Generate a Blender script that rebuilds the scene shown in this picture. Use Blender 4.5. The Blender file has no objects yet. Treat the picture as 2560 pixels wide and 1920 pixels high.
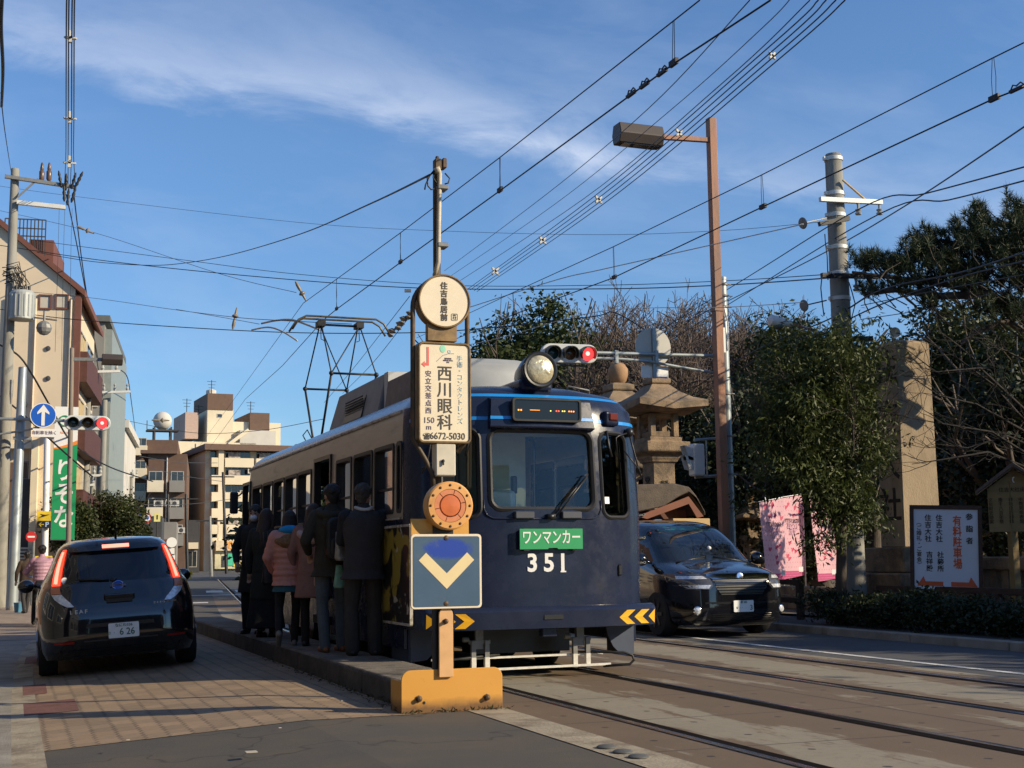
import bpy, math, random
import numpy as np
from mathutils import Vector, Matrix
R = math.radians
scene = bpy.context.scene
col = scene.collection
# ---------------------------------------------------------------- camera
# street axes: +Y runs up the street along the tram, +X to the shrine side
CAM_H, FPX = 1.18, 3300.0
YAW, PITCH, ROLL = 0.363717, 0.131237, -0.0114
CM = (Matrix.Rotation(-YAW, 4, 'Z') @ Matrix.Rotation(math.pi/2 + PITCH, 4, 'X') @ Matrix.Rotation(ROLL, 4, 'Z'))
cd = bpy.data.cameras.new('camera'); cam = bpy.data.objects.new('camera', cd); col.objects.link(cam)
cam.matrix_world = Matrix.Translation((0, 0, CAM_H)) @ CM
cd.sensor_width = 36.0; cd.lens = 36.0*FPX/2560; cd.clip_start = .1; cd.clip_end = 6000
scene.camera = cam
# ---------------------------------------------------------------- light
SUN_EL, SUN_AZ = R(24.5), math.atan2(.80, -.60)      # clockwise from +Y
TO_SUN = Vector((math.sin(SUN_AZ)*math.cos(SUN_EL), math.cos(SUN_AZ)*math.cos(SUN_EL), math.sin(SUN_EL)))
sl = bpy.data.lights.new('sun', 'SUN'); sl.energy = 5.0; sl.angle = R(.53); sl.color = (1, .85, .61)
so = bpy.data.objects.new('sun', sl); col.objects.link(so); so.rotation_euler = TO_SUN.to_track_quat('Z', 'Y').to_euler()
scene.view_settings.view_transform = 'Standard'; scene.view_settings.look = 'None'
scene.view_settings.exposure = 0.32; scene.view_settings.gamma = 1.0
w = bpy.data.worlds.new('World'); scene.world = w; w.use_nodes = True
nt = w.node_tree; N = nt.nodes; L = nt.links
bg = N['Background']; bg.inputs[1].default_value = .10
sky = N.new('ShaderNodeTexSky'); sky.sky_type = 'NISHITA'; sky.sun_disc = False
sky.sun_elevation = SUN_EL; sky.sun_rotation = SUN_AZ; sky.air_density = 1.0; sky.dust_density = 0.0; sky.ozone_density = 2.5

def ray(px, py):
    return (CM @ Vector(((px-1280)/FPX, -(py-960)/FPX, -1.0)))
def _m(nt, op, a, b=None, c=None):
    n = nt.nodes.new('ShaderNodeMath'); n.operation = op
    for i, x in enumerate((a, b, c)):
        if x is None: continue
        if isinstance(x, (int, float)): n.inputs[i].default_value = x
        else: nt.links.new(x, n.inputs[i])
    return n.outputs[0]
def _ramp(nt, f, stops, interp='LINEAR'):
    n = nt.nodes.new('ShaderNodeValToRGB'); n.color_ramp.interpolation = interp
    e = n.color_ramp.elements
    while len(e) < len(stops): e.new(.5)
    for k, (p, c) in enumerate(stops):
        e[k].position = p; e[k].color = (c, c, c, 1) if isinstance(c, (int, float)) else (*c, 1)
    nt.links.new(f, n.inputs[0]); return n.outputs[0]
def _noise(nt, vec, scale, detail=4, rough=.55, dist=0):
    n = nt.nodes.new('ShaderNodeTexNoise'); n.inputs['Scale'].default_value = scale
    n.inputs['Detail'].default_value = detail; n.inputs['Roughness'].default_value = rough; n.inputs['Distortion'].default_value = dist
    if vec is not None: nt.links.new(vec, n.inputs['Vector'])
    return n.outputs['Fac']
# clouds: one thin high band in the world, fixed to sky directions
tc = N.new('ShaderNodeTexCoord')
d1, d2 = ray(500, 190).normalized(), ray(2300, 470).normalized()
nb = d1.cross(d2).normalized()
if nb.z < 0: nb = -nb
ub = (d2-d1).normalized(); wb = nb.cross(ub).normalized()
def _dot(v, a):
    n = N.new('ShaderNodeVectorMath'); n.operation = 'DOT_PRODUCT'; L.new(v, n.inputs[0]); n.inputs[1].default_value = a
    return n.outputs['Value']
dirv = tc.outputs['Generated']
hh = _dot(dirv, nb); uu = _dot(dirv, ub)
cx = N.new('ShaderNodeCombineXYZ'); L.new(_m(nt, 'MULTIPLY', uu, 3.2), cx.inputs[0]); L.new(_m(nt, 'MULTIPLY', hh, 8.5), cx.inputs[1])
wisp = _noise(nt, cx.outputs[0], 2.6, 7, .62, .5)
big = _noise(nt, cx.outputs[0], .9, 3, .5)
h2 = _m(nt, 'ADD', hh, _m(nt, 'MULTIPLY', _m(nt, 'SUBTRACT', wisp, .5), .05))
h2 = _m(nt, 'ADD', h2, _m(nt, 'MULTIPLY', _m(nt, 'MULTIPLY', uu, uu), -.05))
band = _ramp(nt, _m(nt, 'ADD', _m(nt, 'MULTIPLY', h2, 4), .5), [(.39, 0), (.47, .8), (.52, .62), (.62, .26), (.82, 0)])
fade = _ramp(nt, _m(nt, 'ADD', _m(nt, 'MULTIPLY', uu, .8), .5), [(.15, .6), (.40, .85), (.52, .8), (.60, .42), (.70, .36), (.80, .12)])
mask = _m(nt, 'MULTIPLY', _m(nt, 'MULTIPLY', band, fade), _ramp(nt, wisp, [(.32, .05), (.62, 1)]))
mask = _m(nt, 'MULTIPLY', mask, _m(nt, 'ADD', _m(nt, 'MULTIPLY', big, .9), .25))
veil = _m(nt, 'MULTIPLY', _ramp(nt, _noise(nt, cx.outputs[0], 1.6, 5, .6, .3), [(.45, 0), (.8, .12)]), 1.0)
mask = _m(nt, 'MINIMUM', _m(nt, 'ADD', mask, veil), .8)
mx = N.new('ShaderNodeMix'); mx.data_type = 'RGBA'; L.new(mask, mx.inputs[0])
tint = N.new('ShaderNodeMix'); tint.data_type = 'RGBA'; tint.blend_type = 'MULTIPLY'; tint.inputs[0].default_value = 1
L.new(sky.outputs[0], tint.inputs[6]); tint.inputs[7].default_value = (1, 1, 1, 1)
SKYTINT = tint.inputs[7]
el = _dot(dirv, (0, 0, 1))
grade = N.new('ShaderNodeMix'); grade.data_type = 'RGBA'; grade.blend_type = 'MULTIPLY'; grade.inputs[0].default_value = 1
L.new(tint.outputs[2], grade.inputs[6]); L.new(_ramp(nt, el, [(0, (.56, .76, 1.02)), (.12, (.68, .90, 1.14)), (.3, (.84, 1.05, 1.28)), (.6, (.88, 1.06, 1.32))]), grade.inputs[7])
L.new(grade.outputs[2], mx.inputs[6]); mx.inputs[7].default_value = (7.4, 7.9, 9.0, 1)
L.new(mx.outputs[2], bg.inputs[0])

# ---------------------------------------------------------------- pixel -> street helpers (photo pixels 2560 x 1920)
C0 = Vector((0, 0, CAM_H))
def G(px, py, z=0):
    d = ray(px, py); return C0 + d*((z-CAM_H)/d.z)
def AX(px, py, X):
    d = ray(px, py); return C0 + d*(X/d.x)
def AY(px, py, Y):
    d = ray(px, py); return C0 + d*(Y/d.y)
def AD(px, py, D):                      # at D metres in front of the lens
    return C0 + ray(px, py)*D
def bend(y): return .1334*3.0*math.log1p(math.exp(min(40, (y-23)/3.0))) if (y-23)/3.0 < 40 else .1334*(y-23)
def roadz(x):                           # the kerbside lane falls towards the left gutter
    return -.062*(2.1-x) if x < 2.1 else 0.0
BEND_RZ = -math.atan(.1334)

# ---------------------------------------------------------------- materials
MATS = {}
def mat(name, c, rough=.6, metal=0., var=.12, scale=4., bump=0., bscale=40., coat=0., spec=.5, emit=0., tr=0., c2=None, thr=(.45, .6), stretch=None, rv=0.):
    """Principled with a two-tone noise; c2 = a second colour (rust, dirt, wear) let in by a coarser noise"""
    if name in MATS: return MATS[name]
    m = bpy.data.materials.new(name); m.use_nodes = True; t = m.node_tree; p = t.nodes['Principled BSDF']
    o = t.nodes.new('ShaderNodeTexCoord').outputs['Object']
    if stretch:
        mp = t.nodes.new('ShaderNodeMapping'); mp.inputs['Scale'].default_value = stretch; t.links.new(o, mp.inputs[0]); o = mp.outputs[0]
    if var or c2:
        f = _noise(t, o, scale, 6, .6)
        src = _ramp(t, f, [(.3, tuple(max(0, x*(1-var)) for x in c)), (.7, tuple(min(1, x*(1+var)) for x in c))])
        if c2:
            g = _ramp(t, _noise(t, o, scale*.6, 8, .68, .4), [(thr[0], 0), (thr[1], 1)])
            x = t.nodes.new('ShaderNodeMix'); x.data_type = 'RGBA'; t.links.new(g, x.inputs[0]); t.links.new(src, x.inputs[6]); x.inputs[7].default_value = (*c2, 1)
            src = x.outputs[2]
        t.links.new(src, p.inputs['Base Color'])
    else: p.inputs['Base Color'].default_value = (*c, 1)
    p.inputs['Roughness'].default_value = rough
    if rv: t.links.new(_ramp(t, _noise(t, o, scale*1.7, 7, .7), [(.3, max(.02, rough*(1-rv))), (.7, min(1, rough*(1+rv)))]), p.inputs['Roughness'])
    p.inputs['Metallic'].default_value = metal
    p.inputs['Specular IOR Level'].default_value = spec
    if coat: p.inputs['Coat Weight'].default_value = coat; p.inputs['Coat Roughness'].default_value = .04
    if emit: p.inputs['Emission Color'].default_value = (*c, 1); p.inputs['Emission Strength'].default_value = emit
    if tr:
        p.inputs['Subsurface Weight'].default_value = 0
    if bump:
        b = t.nodes.new('ShaderNodeBump'); b.inputs['Strength'].default_value = bump; b.inputs['Distance'].default_value = .02
        t.links.new(_noise(t, o, bscale, 6, .6), b.inputs['Height']); t.links.new(b.outputs[0], p.inputs['Normal'])
    MATS[name] = m; return m
def glass(name, c=(.02, .025, .03), mix=.35, rough=.02):
    """thin pane: see-through tint + fresnel reflection"""
    if name in MATS: return MATS[name]
    m = bpy.data.materials.new(name); m.use_nodes = True; t = m.node_tree; n = t.nodes; n.remove(n['Principled BSDF'])
    tr = n.new('ShaderNodeBsdfTransparent'); tr.inputs[0].default_value = (*c, 1)
    gl = n.new('ShaderNodeBsdfGlossy'); gl.inputs['Roughness'].default_value = rough; gl.inputs[0].default_value = (.9, .95, 1, 1)
    fr = n.new('ShaderNodeFresnel'); fr.inputs[0].default_value = 1.5
    mixs = n.new('ShaderNodeMixShader')
    t.links.new(_m(t, 'MINIMUM', _m(t, 'ADD', _m(t, 'MULTIPLY', fr.outputs[0], 1.25), mix), 1.0), mixs.inputs[0])
    t.links.new(tr.outputs[0], mixs.inputs[1]); t.links.new(gl.outputs[0], mixs.inputs[2])
    t.links.new(mixs.outputs[0], n['Material Output'].inputs[0]); MATS[name] = m; return m

# ---------------------------------------------------------------- mesh builder
def mw(o):
    m = o.matrix_basis.copy()
    while o.parent: o = o.parent; m = o.matrix_basis @ m
    return m
def frame_of(d):
    d = Vector(d).normalized(); a = Vector((0, 0, 1)) if abs(d.z) < .95 else Vector((1, 0, 0))
    u = d.cross(a).normalized(); return u, d.cross(u).normalized() * -1, d
class MB:
    def __init__(s): s.v = []; s.f = []; s.k = []; s.mi = 0
    def add(s, vs, fs):
        b = len(s.v); s.v += [tuple(x) for x in vs]; s.f += [tuple(b+i for i in f) for f in fs]; s.k += [s.mi]*len(fs); return s
    def box(s, x0, x1, y0, y1, z0, z1):
        return s.add([(x, y, z) for z in (z0, z1) for y in (y0, y1) for x in (x0, x1)],
                     [(0, 2, 3, 1), (4, 5, 7, 6), (0, 1, 5, 4), (2, 6, 7, 3), (0, 4, 6, 2), (1, 3, 7, 5)])
    def obox(s, c, u, v, w, a, b, d):        # box by centre, axes and full sizes
        c = Vector(c); u, v, w = Vector(u)*a/2, Vector(v)*b/2, Vector(w)*d/2
        return s.add([c+i*u+j*v+k*w for k in (-1, 1) for j in (-1, 1) for i in (-1, 1)],
                     [(0, 2, 3, 1), (4, 5, 7, 6), (0, 1, 5, 4), (2, 6, 7, 3), (0, 4, 6, 2), (1, 3, 7, 5)])
    def beam(s, p, q, a, b=None, up=(0, 0, 1)):
        p, q = Vector(p), Vector(q); d = (q-p); ln = d.length; d.normalize()
        u = d.cross(Vector(up)); u = u.normalized() if u.length > 1e-4 else Vector((1, 0, 0)); v = u.cross(d)
        return s.obox((p+q)/2, u, v, d, a, b or a, ln)
    def rings(s, rs, cap=True, closed=True):
        n = len(rs[0]); vs = [p for r in rs for p in r]; fs = []
        for i in range(len(rs)-1):
            for j in range(n if closed else n-1):
                k = (j+1) % n; fs.append((i*n+j, i*n+k, (i+1)*n+k, (i+1)*n+j))
        if cap and closed: fs.append(tuple(range(n-1, -1, -1))); fs.append(tuple((len(rs)-1)*n+j for j in range(n)))
        return s.add(vs, fs)
    def tube(s, pts, r, n=6, cap=True):
        pts = [Vector(p) for p in pts]; rr = r if isinstance(r, (list, tuple)) else [r]*len(pts)
        rs = []; u = None
        for i, p in enumerate(pts):
            d = (pts[min(i+1, len(pts)-1)]-pts[max(i-1, 0)]).normalized()
            if u is None: u, v, _ = frame_of(d)
            else:
                u = (u-d*u.dot(d)); u = u.normalized() if u.length > 1e-6 else frame_of(d)[0]
            v = d.cross(u)
            rs.append([p+(u*math.cos(2*math.pi*j/n)+v*math.sin(2*math.pi*j/n))*rr[i] for j in range(n)])
        return s.rings(rs, cap)
    def cyl(s, p, q, r, r2=None, n=16): return s.tube([p, q], [r, r if r2 is None else r2], n)
    def lathe(s, prof, c, n=20, ax=(0, 0, 1)):
        u, v, d = frame_of(ax); c = Vector(c)
        return s.rings([[c+d*z+(u*math.cos(2*math.pi*j/n)+v*math.sin(2*math.pi*j/n))*max(r, 1e-4) for j in range(n)] for r, z in prof])
    def sph(s, c, r, n=12, m=8):
        rx, ry, rz = r if isinstance(r, (list, tuple)) else (r, r, r); c = Vector(c)
        return s.rings([[c+Vector((rx*math.sin(math.pi*i/m)*math.cos(2*math.pi*j/n), ry*math.sin(math.pi*i/m)*math.sin(2*math.pi*j/n), -rz*math.cos(math.pi*i/m))) for j in range(n)] for i in [.08]+list(range(1, m))+[m-.08]])
    def prism(s, poly, o, u, v, w, d0, d1):   # polygon in (u,v) at o, extruded along w from d0 to d1
        o, u, v, w = Vector(o), Vector(u), Vector(v), Vector(w); n = len(poly)
        if u.cross(v).dot(w) < 0: poly = poly[::-1]
        vs = [o+u*a+v*b+w*d0 for a, b in poly]+[o+u*a+v*b+w*d1 for a, b in poly]
        return s.add(vs, [tuple(range(n-1, -1, -1)), tuple(range(n, 2*n))]+[(i, (i+1) % n, n+(i+1) % n, n+i) for i in range(n)])
    def ringprism(s, po, pi, o, u, v, w, d0, d1):   # frame between two outlines of equal count
        o, u, v, w = Vector(o), Vector(u), Vector(v), Vector(w); n = len(po)
        if u.cross(v).dot(w) < 0: po, pi = po[::-1], pi[::-1]
        P = lambda q, d: [o+u*a+v*b+w*d for a, b in q]
        vs = P(po, d0)+P(po, d1)+P(pi, d1)+P(pi, d0); fs = []
        for i in range(n):
            j = (i+1) % n
            for a in range(4):
                b = (a+1) % 4; fs.append((a*n+i, a*n+j, b*n+j, b*n+i))
        return s.add(vs, fs)
    def quad(s, *p): return s.add(p, [tuple(range(len(p)))])
    def build(s, name, m, parent=None, smooth=False, bevel=0., at=None, local=False, seg=1, fix=True):
        me = bpy.data.meshes.new(name)
        V_ = s.v
        o = bpy.data.objects.new(name, me); col.objects.link(o)
        if parent is not None:
            o.parent = parent
            if not local:
                inv = mw(parent).inverted(); V_ = [inv @ Vector(p) for p in V_]
        elif at is not None:
            at = Vector(at); o.location = at; V_ = [Vector(p)-at for p in V_]
        me.from_pydata([tuple(p) for p in V_], [], s.f)
        for x in (m if isinstance(m, (list, tuple)) else [m]): me.materials.append(x)
        if isinstance(m, (list, tuple)): me.polygons.foreach_set('material_index', s.k)
        if fix:
            import bmesh
            bm = bmesh.new(); bm.from_mesh(me); bmesh.ops.recalc_face_normals(bm, faces=bm.faces); bm.to_mesh(me); bm.free()
        if smooth:
            me.polygons.foreach_set('use_smooth', [True]*len(me.polygons))
            if smooth == 'auto': me.set_sharp_from_angle(angle=R(40))
        if bevel:
            b = o.modifiers.new('edge', 'BEVEL'); b.width = bevel; b.segments = seg; b.limit_method = 'ANGLE'; b.angle_limit = R(35)
        return o
def tag(o, label, cat, group=None, kind=None):
    if label: o['label'] = label
    if cat: o['category'] = cat
    if group: o['group'] = group
    if kind: o['kind'] = kind
    return o
def thing(name, label, cat, loc=(0, 0, 0), rz=0., group=None, rot=None):
    o = bpy.data.objects.new(name, None); col.objects.link(o); o.location = loc; o.empty_display_size = .2
    o.rotation_euler = rot if rot else (0, 0, rz)
    return tag(o, label, cat, group)
def struct(o): o['kind'] = 'structure'; return o
def copy_tree(o, parent=None):
    c = o.copy(); col.objects.link(c)
    if parent is not None: c.parent = parent
    for ch in o.children: copy_tree(ch, c)
    return c
def rrect(w, h, r, n=5, cx=0, cy=0):
    p = []
    for sx, sy, a0 in ((1, 1, 0), (-1, 1, 90), (-1, -1, 180), (1, -1, 270)):
        for k in range(n+1):
            a = R(a0+90*k/n); p.append((cx+sx*(w/2-r)+r*math.cos(a), cy+sy*(h/2-r)+r*math.sin(a)))
    return p
def circ(r, n=32, cx=0, cy=0): return [(cx+r*math.cos(2*math.pi*k/n), cy+r*math.sin(2*math.pi*k/n)) for k in range(n)]
def text(s, size, m, parent, o, u=(1, 0, 0), v=(0, 0, 1), ext=.002, name='lettering', vert=False, bold=0., line=.95, align='CENTER', sx=1.0, local=False):
    """solid letters: o = middle of the text block, u = reading direction, v = up"""
    cu = bpy.data.curves.new('t', 'FONT'); cu.body = '\n'.join(s) if vert else s
    cu.align_x = align; cu.align_y = 'CENTER'; cu.size = size; cu.extrude = ext; cu.offset = bold*size; cu.space_line = line; cu.resolution_u = 3
    to = bpy.data.objects.new('t', cu); me = bpy.data.meshes.new_from_object(to)
    bpy.data.objects.remove(to); bpy.data.curves.remove(cu)
    u, v = Vector(u).normalized(), Vector(v).normalized(); w_ = u.cross(v)
    M = Matrix(((u.x*sx, v.x, w_.x, o[0]), (u.y*sx, v.y, w_.y, o[1]), (u.z*sx, v.z, w_.z, o[2]), (0, 0, 0, 1)))
    if parent is not None and not local: M = mw(parent).inverted() @ M
    me.transform(M); me.materials.clear(); me.materials.append(m)
    ob = bpy.data.objects.new(name, me); col.objects.link(ob); ob.parent = parent
    return ob
# ---------------------------------------------------------------- ground, lanes, track
def ground_mat(name, build):
    m = bpy.data.materials.new(name); m.use_nodes = True; t = m.node_tree
    build(t, t.nodes['Principled BSDF'], t.nodes.new('ShaderNodeTexCoord').outputs['Object']); return m
def mixc(t, f, a, b, mode='MIX'):
    x = t.nodes.new('ShaderNodeMix'); x.data_type = 'RGBA'; x.blend_type = mode
    for i, q in ((0, f), (6, a), (7, b)):
        if isinstance(q, (int, float)): x.inputs[i].default_value = q
        elif isinstance(q, tuple): x.inputs[i].default_value = (*q, 1)
        else: t.links.new(q, x.inputs[i])
    return x.outputs[2]
def bumpn(t, p, h, s=.4, d=.01):
    b = t.nodes.new('ShaderNodeBump'); b.inputs['Strength'].default_value = s; b.inputs['Distance'].default_value = d
    t.links.new(h, b.inputs['Height']); t.links.new(b.outputs[0], p.inputs['Normal'])
def sepxyz(t, o):
    s = t.nodes.new('ShaderNodeSeparateXYZ'); t.links.new(o, s.inputs[0]); return s.outputs
def asphalt(base, dust, light):
    def f(t, p, o):
        fine = _noise(t, o, 160, 3, .7); mid = _noise(t, o, 1.3, 6, .6); big = _noise(t, o, .35, 4, .55)
        c = mixc(t, _ramp(t, fine, [(.35, 0), (.68, 1)]), tuple(x*.62 for x in base), tuple(x*1.5 for x in base))
        c = mixc(t, _ramp(t, mid, [(.42, 0), (.72, .7)]), c, dust)
        c = mixc(t, _ramp(t, big, [(.45, 0), (.7, .45)]), c, light)
        v = t.nodes.new('ShaderNodeTexVoronoi'); v.feature = 'DISTANCE_TO_EDGE'; v.inputs['Scale'].default_value = .42
        d = t.nodes.new('ShaderNodeVectorMath'); d.operation = 'ADD'; t.links.new(o, d.inputs[0])
        nz = t.nodes.new('ShaderNodeTexNoise'); nz.inputs['Scale'].default_value = 1.8; t.links.new(o, nz.inputs[0]); t.links.new(nz.outputs['Color'], d.inputs[1])
        t.links.new(d.outputs[0], v.inputs['Vector'])
        c = mixc(t, _ramp(t, v.outputs['Distance'], [(0, .75), (.008, 0)]), c, tuple(x*.35 for x in base))
        t.links.new(c, p.inputs['Base Color']); p.inputs['Roughness'].default_value = .88
        bumpn(t, p, _noise(t, o, 120, 4, .7), .55, .006)
    return f
M_ASPH = ground_mat('worn_asphalt', asphalt((.070, .064, .055), (.115, .088, .060), (.092, .081, .066)))
M_ASPHR = ground_mat('dark_asphalt', asphalt((.066, .066, .068), (.08, .078, .075), (.095, .093, .09)))
def _brick(t, p, o):
    x, y, z = sepxyz(t, o)
    zig = _m(t, 'MULTIPLY', _m(t, 'PINGPONG', y, .055), .55)             # interlocking zigzag edge
    xs = _m(t, 'DIVIDE', _m(t, 'ADD', x, zig), .165)
    fx = _m(t, 'FRACT', xs); row = _m(t, 'FLOOR', xs)
    ys = _m(t, 'ADD', _m(t, 'DIVIDE', y, .222), _m(t, 'MULTIPLY', row, .5)); fy = _m(t, 'FRACT', ys)
    jx = _m(t, 'MINIMUM', fx, _m(t, 'SUBTRACT', 1, fx)); jy = _m(t, 'MINIMUM', fy, _m(t, 'SUBTRACT', 1, fy))
    lw = _noise(t, o, 9, 4, .7)
    mask = _m(t, 'MAXIMUM', _m(t, 'LESS_THAN', jx, _m(t, 'ADD', .018, _m(t, 'MULTIPLY', lw, .085))), _m(t, 'MULTIPLY', _m(t, 'LESS_THAN', jy, .03), .35))
    cc = t.nodes.new('ShaderNodeCombineXYZ'); t.links.new(row, cc.inputs[0]); t.links.new(_m(t, 'FLOOR', ys), cc.inputs[1])
    wn = t.nodes.new('ShaderNodeTexWhiteNoise'); t.links.new(cc.outputs[0], wn.inputs['Vector'])
    c = mixc(t, wn.outputs['Value'], (.21, .152, .095), (.335, .238, .148))
    c = mixc(t, _ramp(t, _noise(t, o, .8, 6, .65), [(.4, 0), (.7, .6)]), c, (.31, .20, .115))
    c = mixc(t, _ramp(t, _noise(t, o, 22, 5, .7), [(.45, 0), (.8, .4)]), c, (.12, .09, .065))
    c = mixc(t, _ramp(t, _noise(t, o, 1.7, 7, .72, .8), [(.52, 0), (.72, .55)]), c, (.13, .098, .072))
    c = mixc(t, _m(t, 'MULTIPLY', mask, _ramp(t, _noise(t, o, 2.2, 5, .7), [(.3, .25), (.65, .85)])), c, (.065, .05, .036))
    t.links.new(c, p.inputs['Base Color']); p.inputs['Roughness'].default_value = .85
    bumpn(t, p, _m(t, 'SUBTRACT', _m(t, 'MULTIPLY', _noise(t, o, 60, 3, .6), .35), mask), .5, .006)
M_BRICK = ground_mat('interlocking_brick', _brick)
def _slab(t, p, o):
    x, y, z = sepxyz(t, o)
    n1 = _noise(t, o, 1.1, 8, .66, .6)
    mp = t.nodes.new('ShaderNodeMapping'); mp.inputs['Scale'].default_value = (2.2, .5, 1); t.links.new(o, mp.inputs[0])
    n2 = _noise(t, mp.outputs[0], 1.7, 8, .7, .2)
    c = mixc(t, n1, (.195, .165, .115), (.325, .285, .205))
    # rust washed out of each rail: broad ragged bands beside the rail lines
    def near(x0, wdt):
        return _m(t, 'SUBTRACT', 1, _m(t, 'MINIMUM', _m(t, 'DIVIDE', _m(t, 'ABSOLUTE', _m(t, 'SUBTRACT', x, x0)), wdt), 1))
    rr = near(5.5, .95)
    for x0, wd in ((4.05, .55), (3.7, .5), (6.2, .7), (7.0, .7), (8.5, .6)): rr = _m(t, 'MAXIMUM', rr, near(x0, wd))
    rust = _ramp(t, _m(t, 'ADD', rr, _m(t, 'MULTIPLY', _m(t, 'SUBTRACT', n2, .5), 2.2)), [(.36, 0), (.52, .9)])
    c = mixc(t, rust, c, mixc(t, n1, (.105, .066, .036), (.165, .108, .062)))
    c = mixc(t, _ramp(t, _noise(t, o, 14, 5, .7), [(.5, 0), (.75, .4)]), c, (.10, .08, .06))
    fy = _m(t, 'FRACT', _m(t, 'DIVIDE', _m(t, 'ADD', y, _m(t, 'MULTIPLY', x, .02)), 1.5))
    j = _m(t, 'MINIMUM', fy, _m(t, 'SUBTRACT', 1, fy)); j = _m(t, 'LESS_THAN', j, .007)
    jl = _m(t, 'LESS_THAN', _m(t, 'ABSOLUTE', _m(t, 'SUBTRACT', x, 6.39)), .014)
    j = _m(t, 'MAXIMUM', j, jl)
    c = mixc(t, _m(t, 'MULTIPLY', j, .8), c, (.035, .027, .02))
    # lifting eyes let into every slab
    v = t.nodes.new('ShaderNodeCombineXYZ')
    t.links.new(_m(t, 'SUBTRACT', _m(t, 'FRACT', _m(t, 'DIVIDE', _m(t, 'SUBTRACT', x, 4.3), .7)), .5), v.inputs[0]); t.links.new(_m(t, 'SUBTRACT', _m(t, 'FRACT', _m(t, 'DIVIDE', y, .75)), .5), v.inputs[1])
    ln = t.nodes.new('ShaderNodeVectorMath'); ln.operation = 'LENGTH'; t.links.new(v.outputs[0], ln.inputs[0])
    c = mixc(t, _m(t, 'MULTIPLY', _m(t, 'LESS_THAN', _m(t, 'ADD', ln.outputs['Value'], _m(t, 'MULTIPLY', _noise(t, o, 30, 3), .04)), .058), .85), c, (.03, .022, .018))
    c = mixc(t, _ramp(t, x, [(0, 1), (1, 1)]), c, c)
    t.links.new(c, p.inputs['Base Color']); p.inputs['Roughness'].default_value = .78
    bumpn(t, p, _m(t, 'SUBTRACT', _noise(t, o, 70, 5, .65), j), .5, .005)
M_SLAB = ground_mat('stained_concrete_slab', _slab)
M_CONC = mat('old_concrete', (.27, .245, .205), .85, var=.25, scale=2.5, bump=.5, bscale=60, c2=(.14, .115, .09), thr=(.5, .7))
M_KERB = mat('pale_kerb', (.33, .28, .20), .85, var=.25, scale=4, bump=.4, c2=(.17, .13, .09), thr=(.48, .66))
M_PAVE = mat('pavement_tile', (.30, .235, .18), .85, var=.2, scale=3, bump=.4, c2=(.2, .16, .13), thr=(.5, .7))
M_PAINT = mat('road_paint', (.62, .61, .57), .7, var=.12, scale=20, bump=.2, c2=(.16, .15, .14), thr=(.54, .66))
M_SOIL = mat('packed_earth', (.13, .10, .07), .95, var=.35, scale=6, bump=.6, bscale=30)
def strip(name, m, x0, x1, y0, y1, z=None, dy=2.0, dz=0., bd=True, dx=None, at=None):
    """road sheet that follows the street's bend; z None = the lane's own cross fall"""
    b = MB(); nx = max(1, int(math.ceil((x1-x0)/(dx or .6)))); xs = [x0+(x1-x0)*i/nx for i in range(nx+1)]
    if z is None and x0 < 2.1 < x1: xs = sorted(set(xs+[2.1]))
    ny = max(1, int(math.ceil((y1-y0)/dy))); rows = []
    for j in range(ny+1):
        y = y0+(y1-y0)*j/ny; s_ = bend(y) if bd else 0
        rows.append([(x+s_, y, (roadz(x) if z is None else z)+dz) for x in xs])
    b.rings(rows, cap=False, closed=False); o = b.build(name, m, fix=False); return struct(o)
strip('ground', M_SOIL, -3000, 3000, -800, 3000, -.4, 400, bd=False, dx=500)
strip('road_left_lane', M_ASPH, -.4, 3.5, -3, 60)
strip('brick_lane', M_BRICK, .15, 2.98, 9.95, 23.6, dz=.004, dy=1.2)
strip('track_bed', M_SLAB, 3.5, 8.95, -3, 60, 0)
strip('road_right_lane', M_ASPHR, 8.95, 11.45, -3, 60, 0)
strip('road_far', M_ASPHR, -1.2, 14, 60, 330, 0, 6)
strip('sidewalk_left', M_CONC, -4, .13, -3, 24.5, -.118)
strip('gutter_left', M_KERB, .02, .28, -3, 24.4, None, dz=.008)
strip('sidewalk_far_left', M_PAVE, -14, .13, 24.5, 90, -.112)
strip('sidewalk_right', M_ASPHR, 11.45, 34, -6, 60, .1)
b = MB()
for k in range(34):
    y = -4+k*1.9
    b.box(11.37+bend(y), 11.5+bend(y), y, y+1.88, -.05, .115)
struct(b.build('kerb_right', M_CONC, bevel=.015))
strip('shrine_ground', M_SOIL, 12.9, 80, -6, 120, .14, 8, dx=6)
for (x0, x1, y0, y1) in ((.17, .62, 12.3, 13.35), (.17, .40, 14.2, 15.3), (.17, .55, 18.5, 20.0)):
    strip('maroon_paving', mat('maroon_brick', (.16, .07, .055), .85, var=.25, scale=7, bump=.4), x0, x1, y0, y1, None, .2, dz=.008, dx=.1)
strip('kerb_line', M_KERB, 3.40, 3.72, -2, 10.45, 0, dz=.005)
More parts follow.
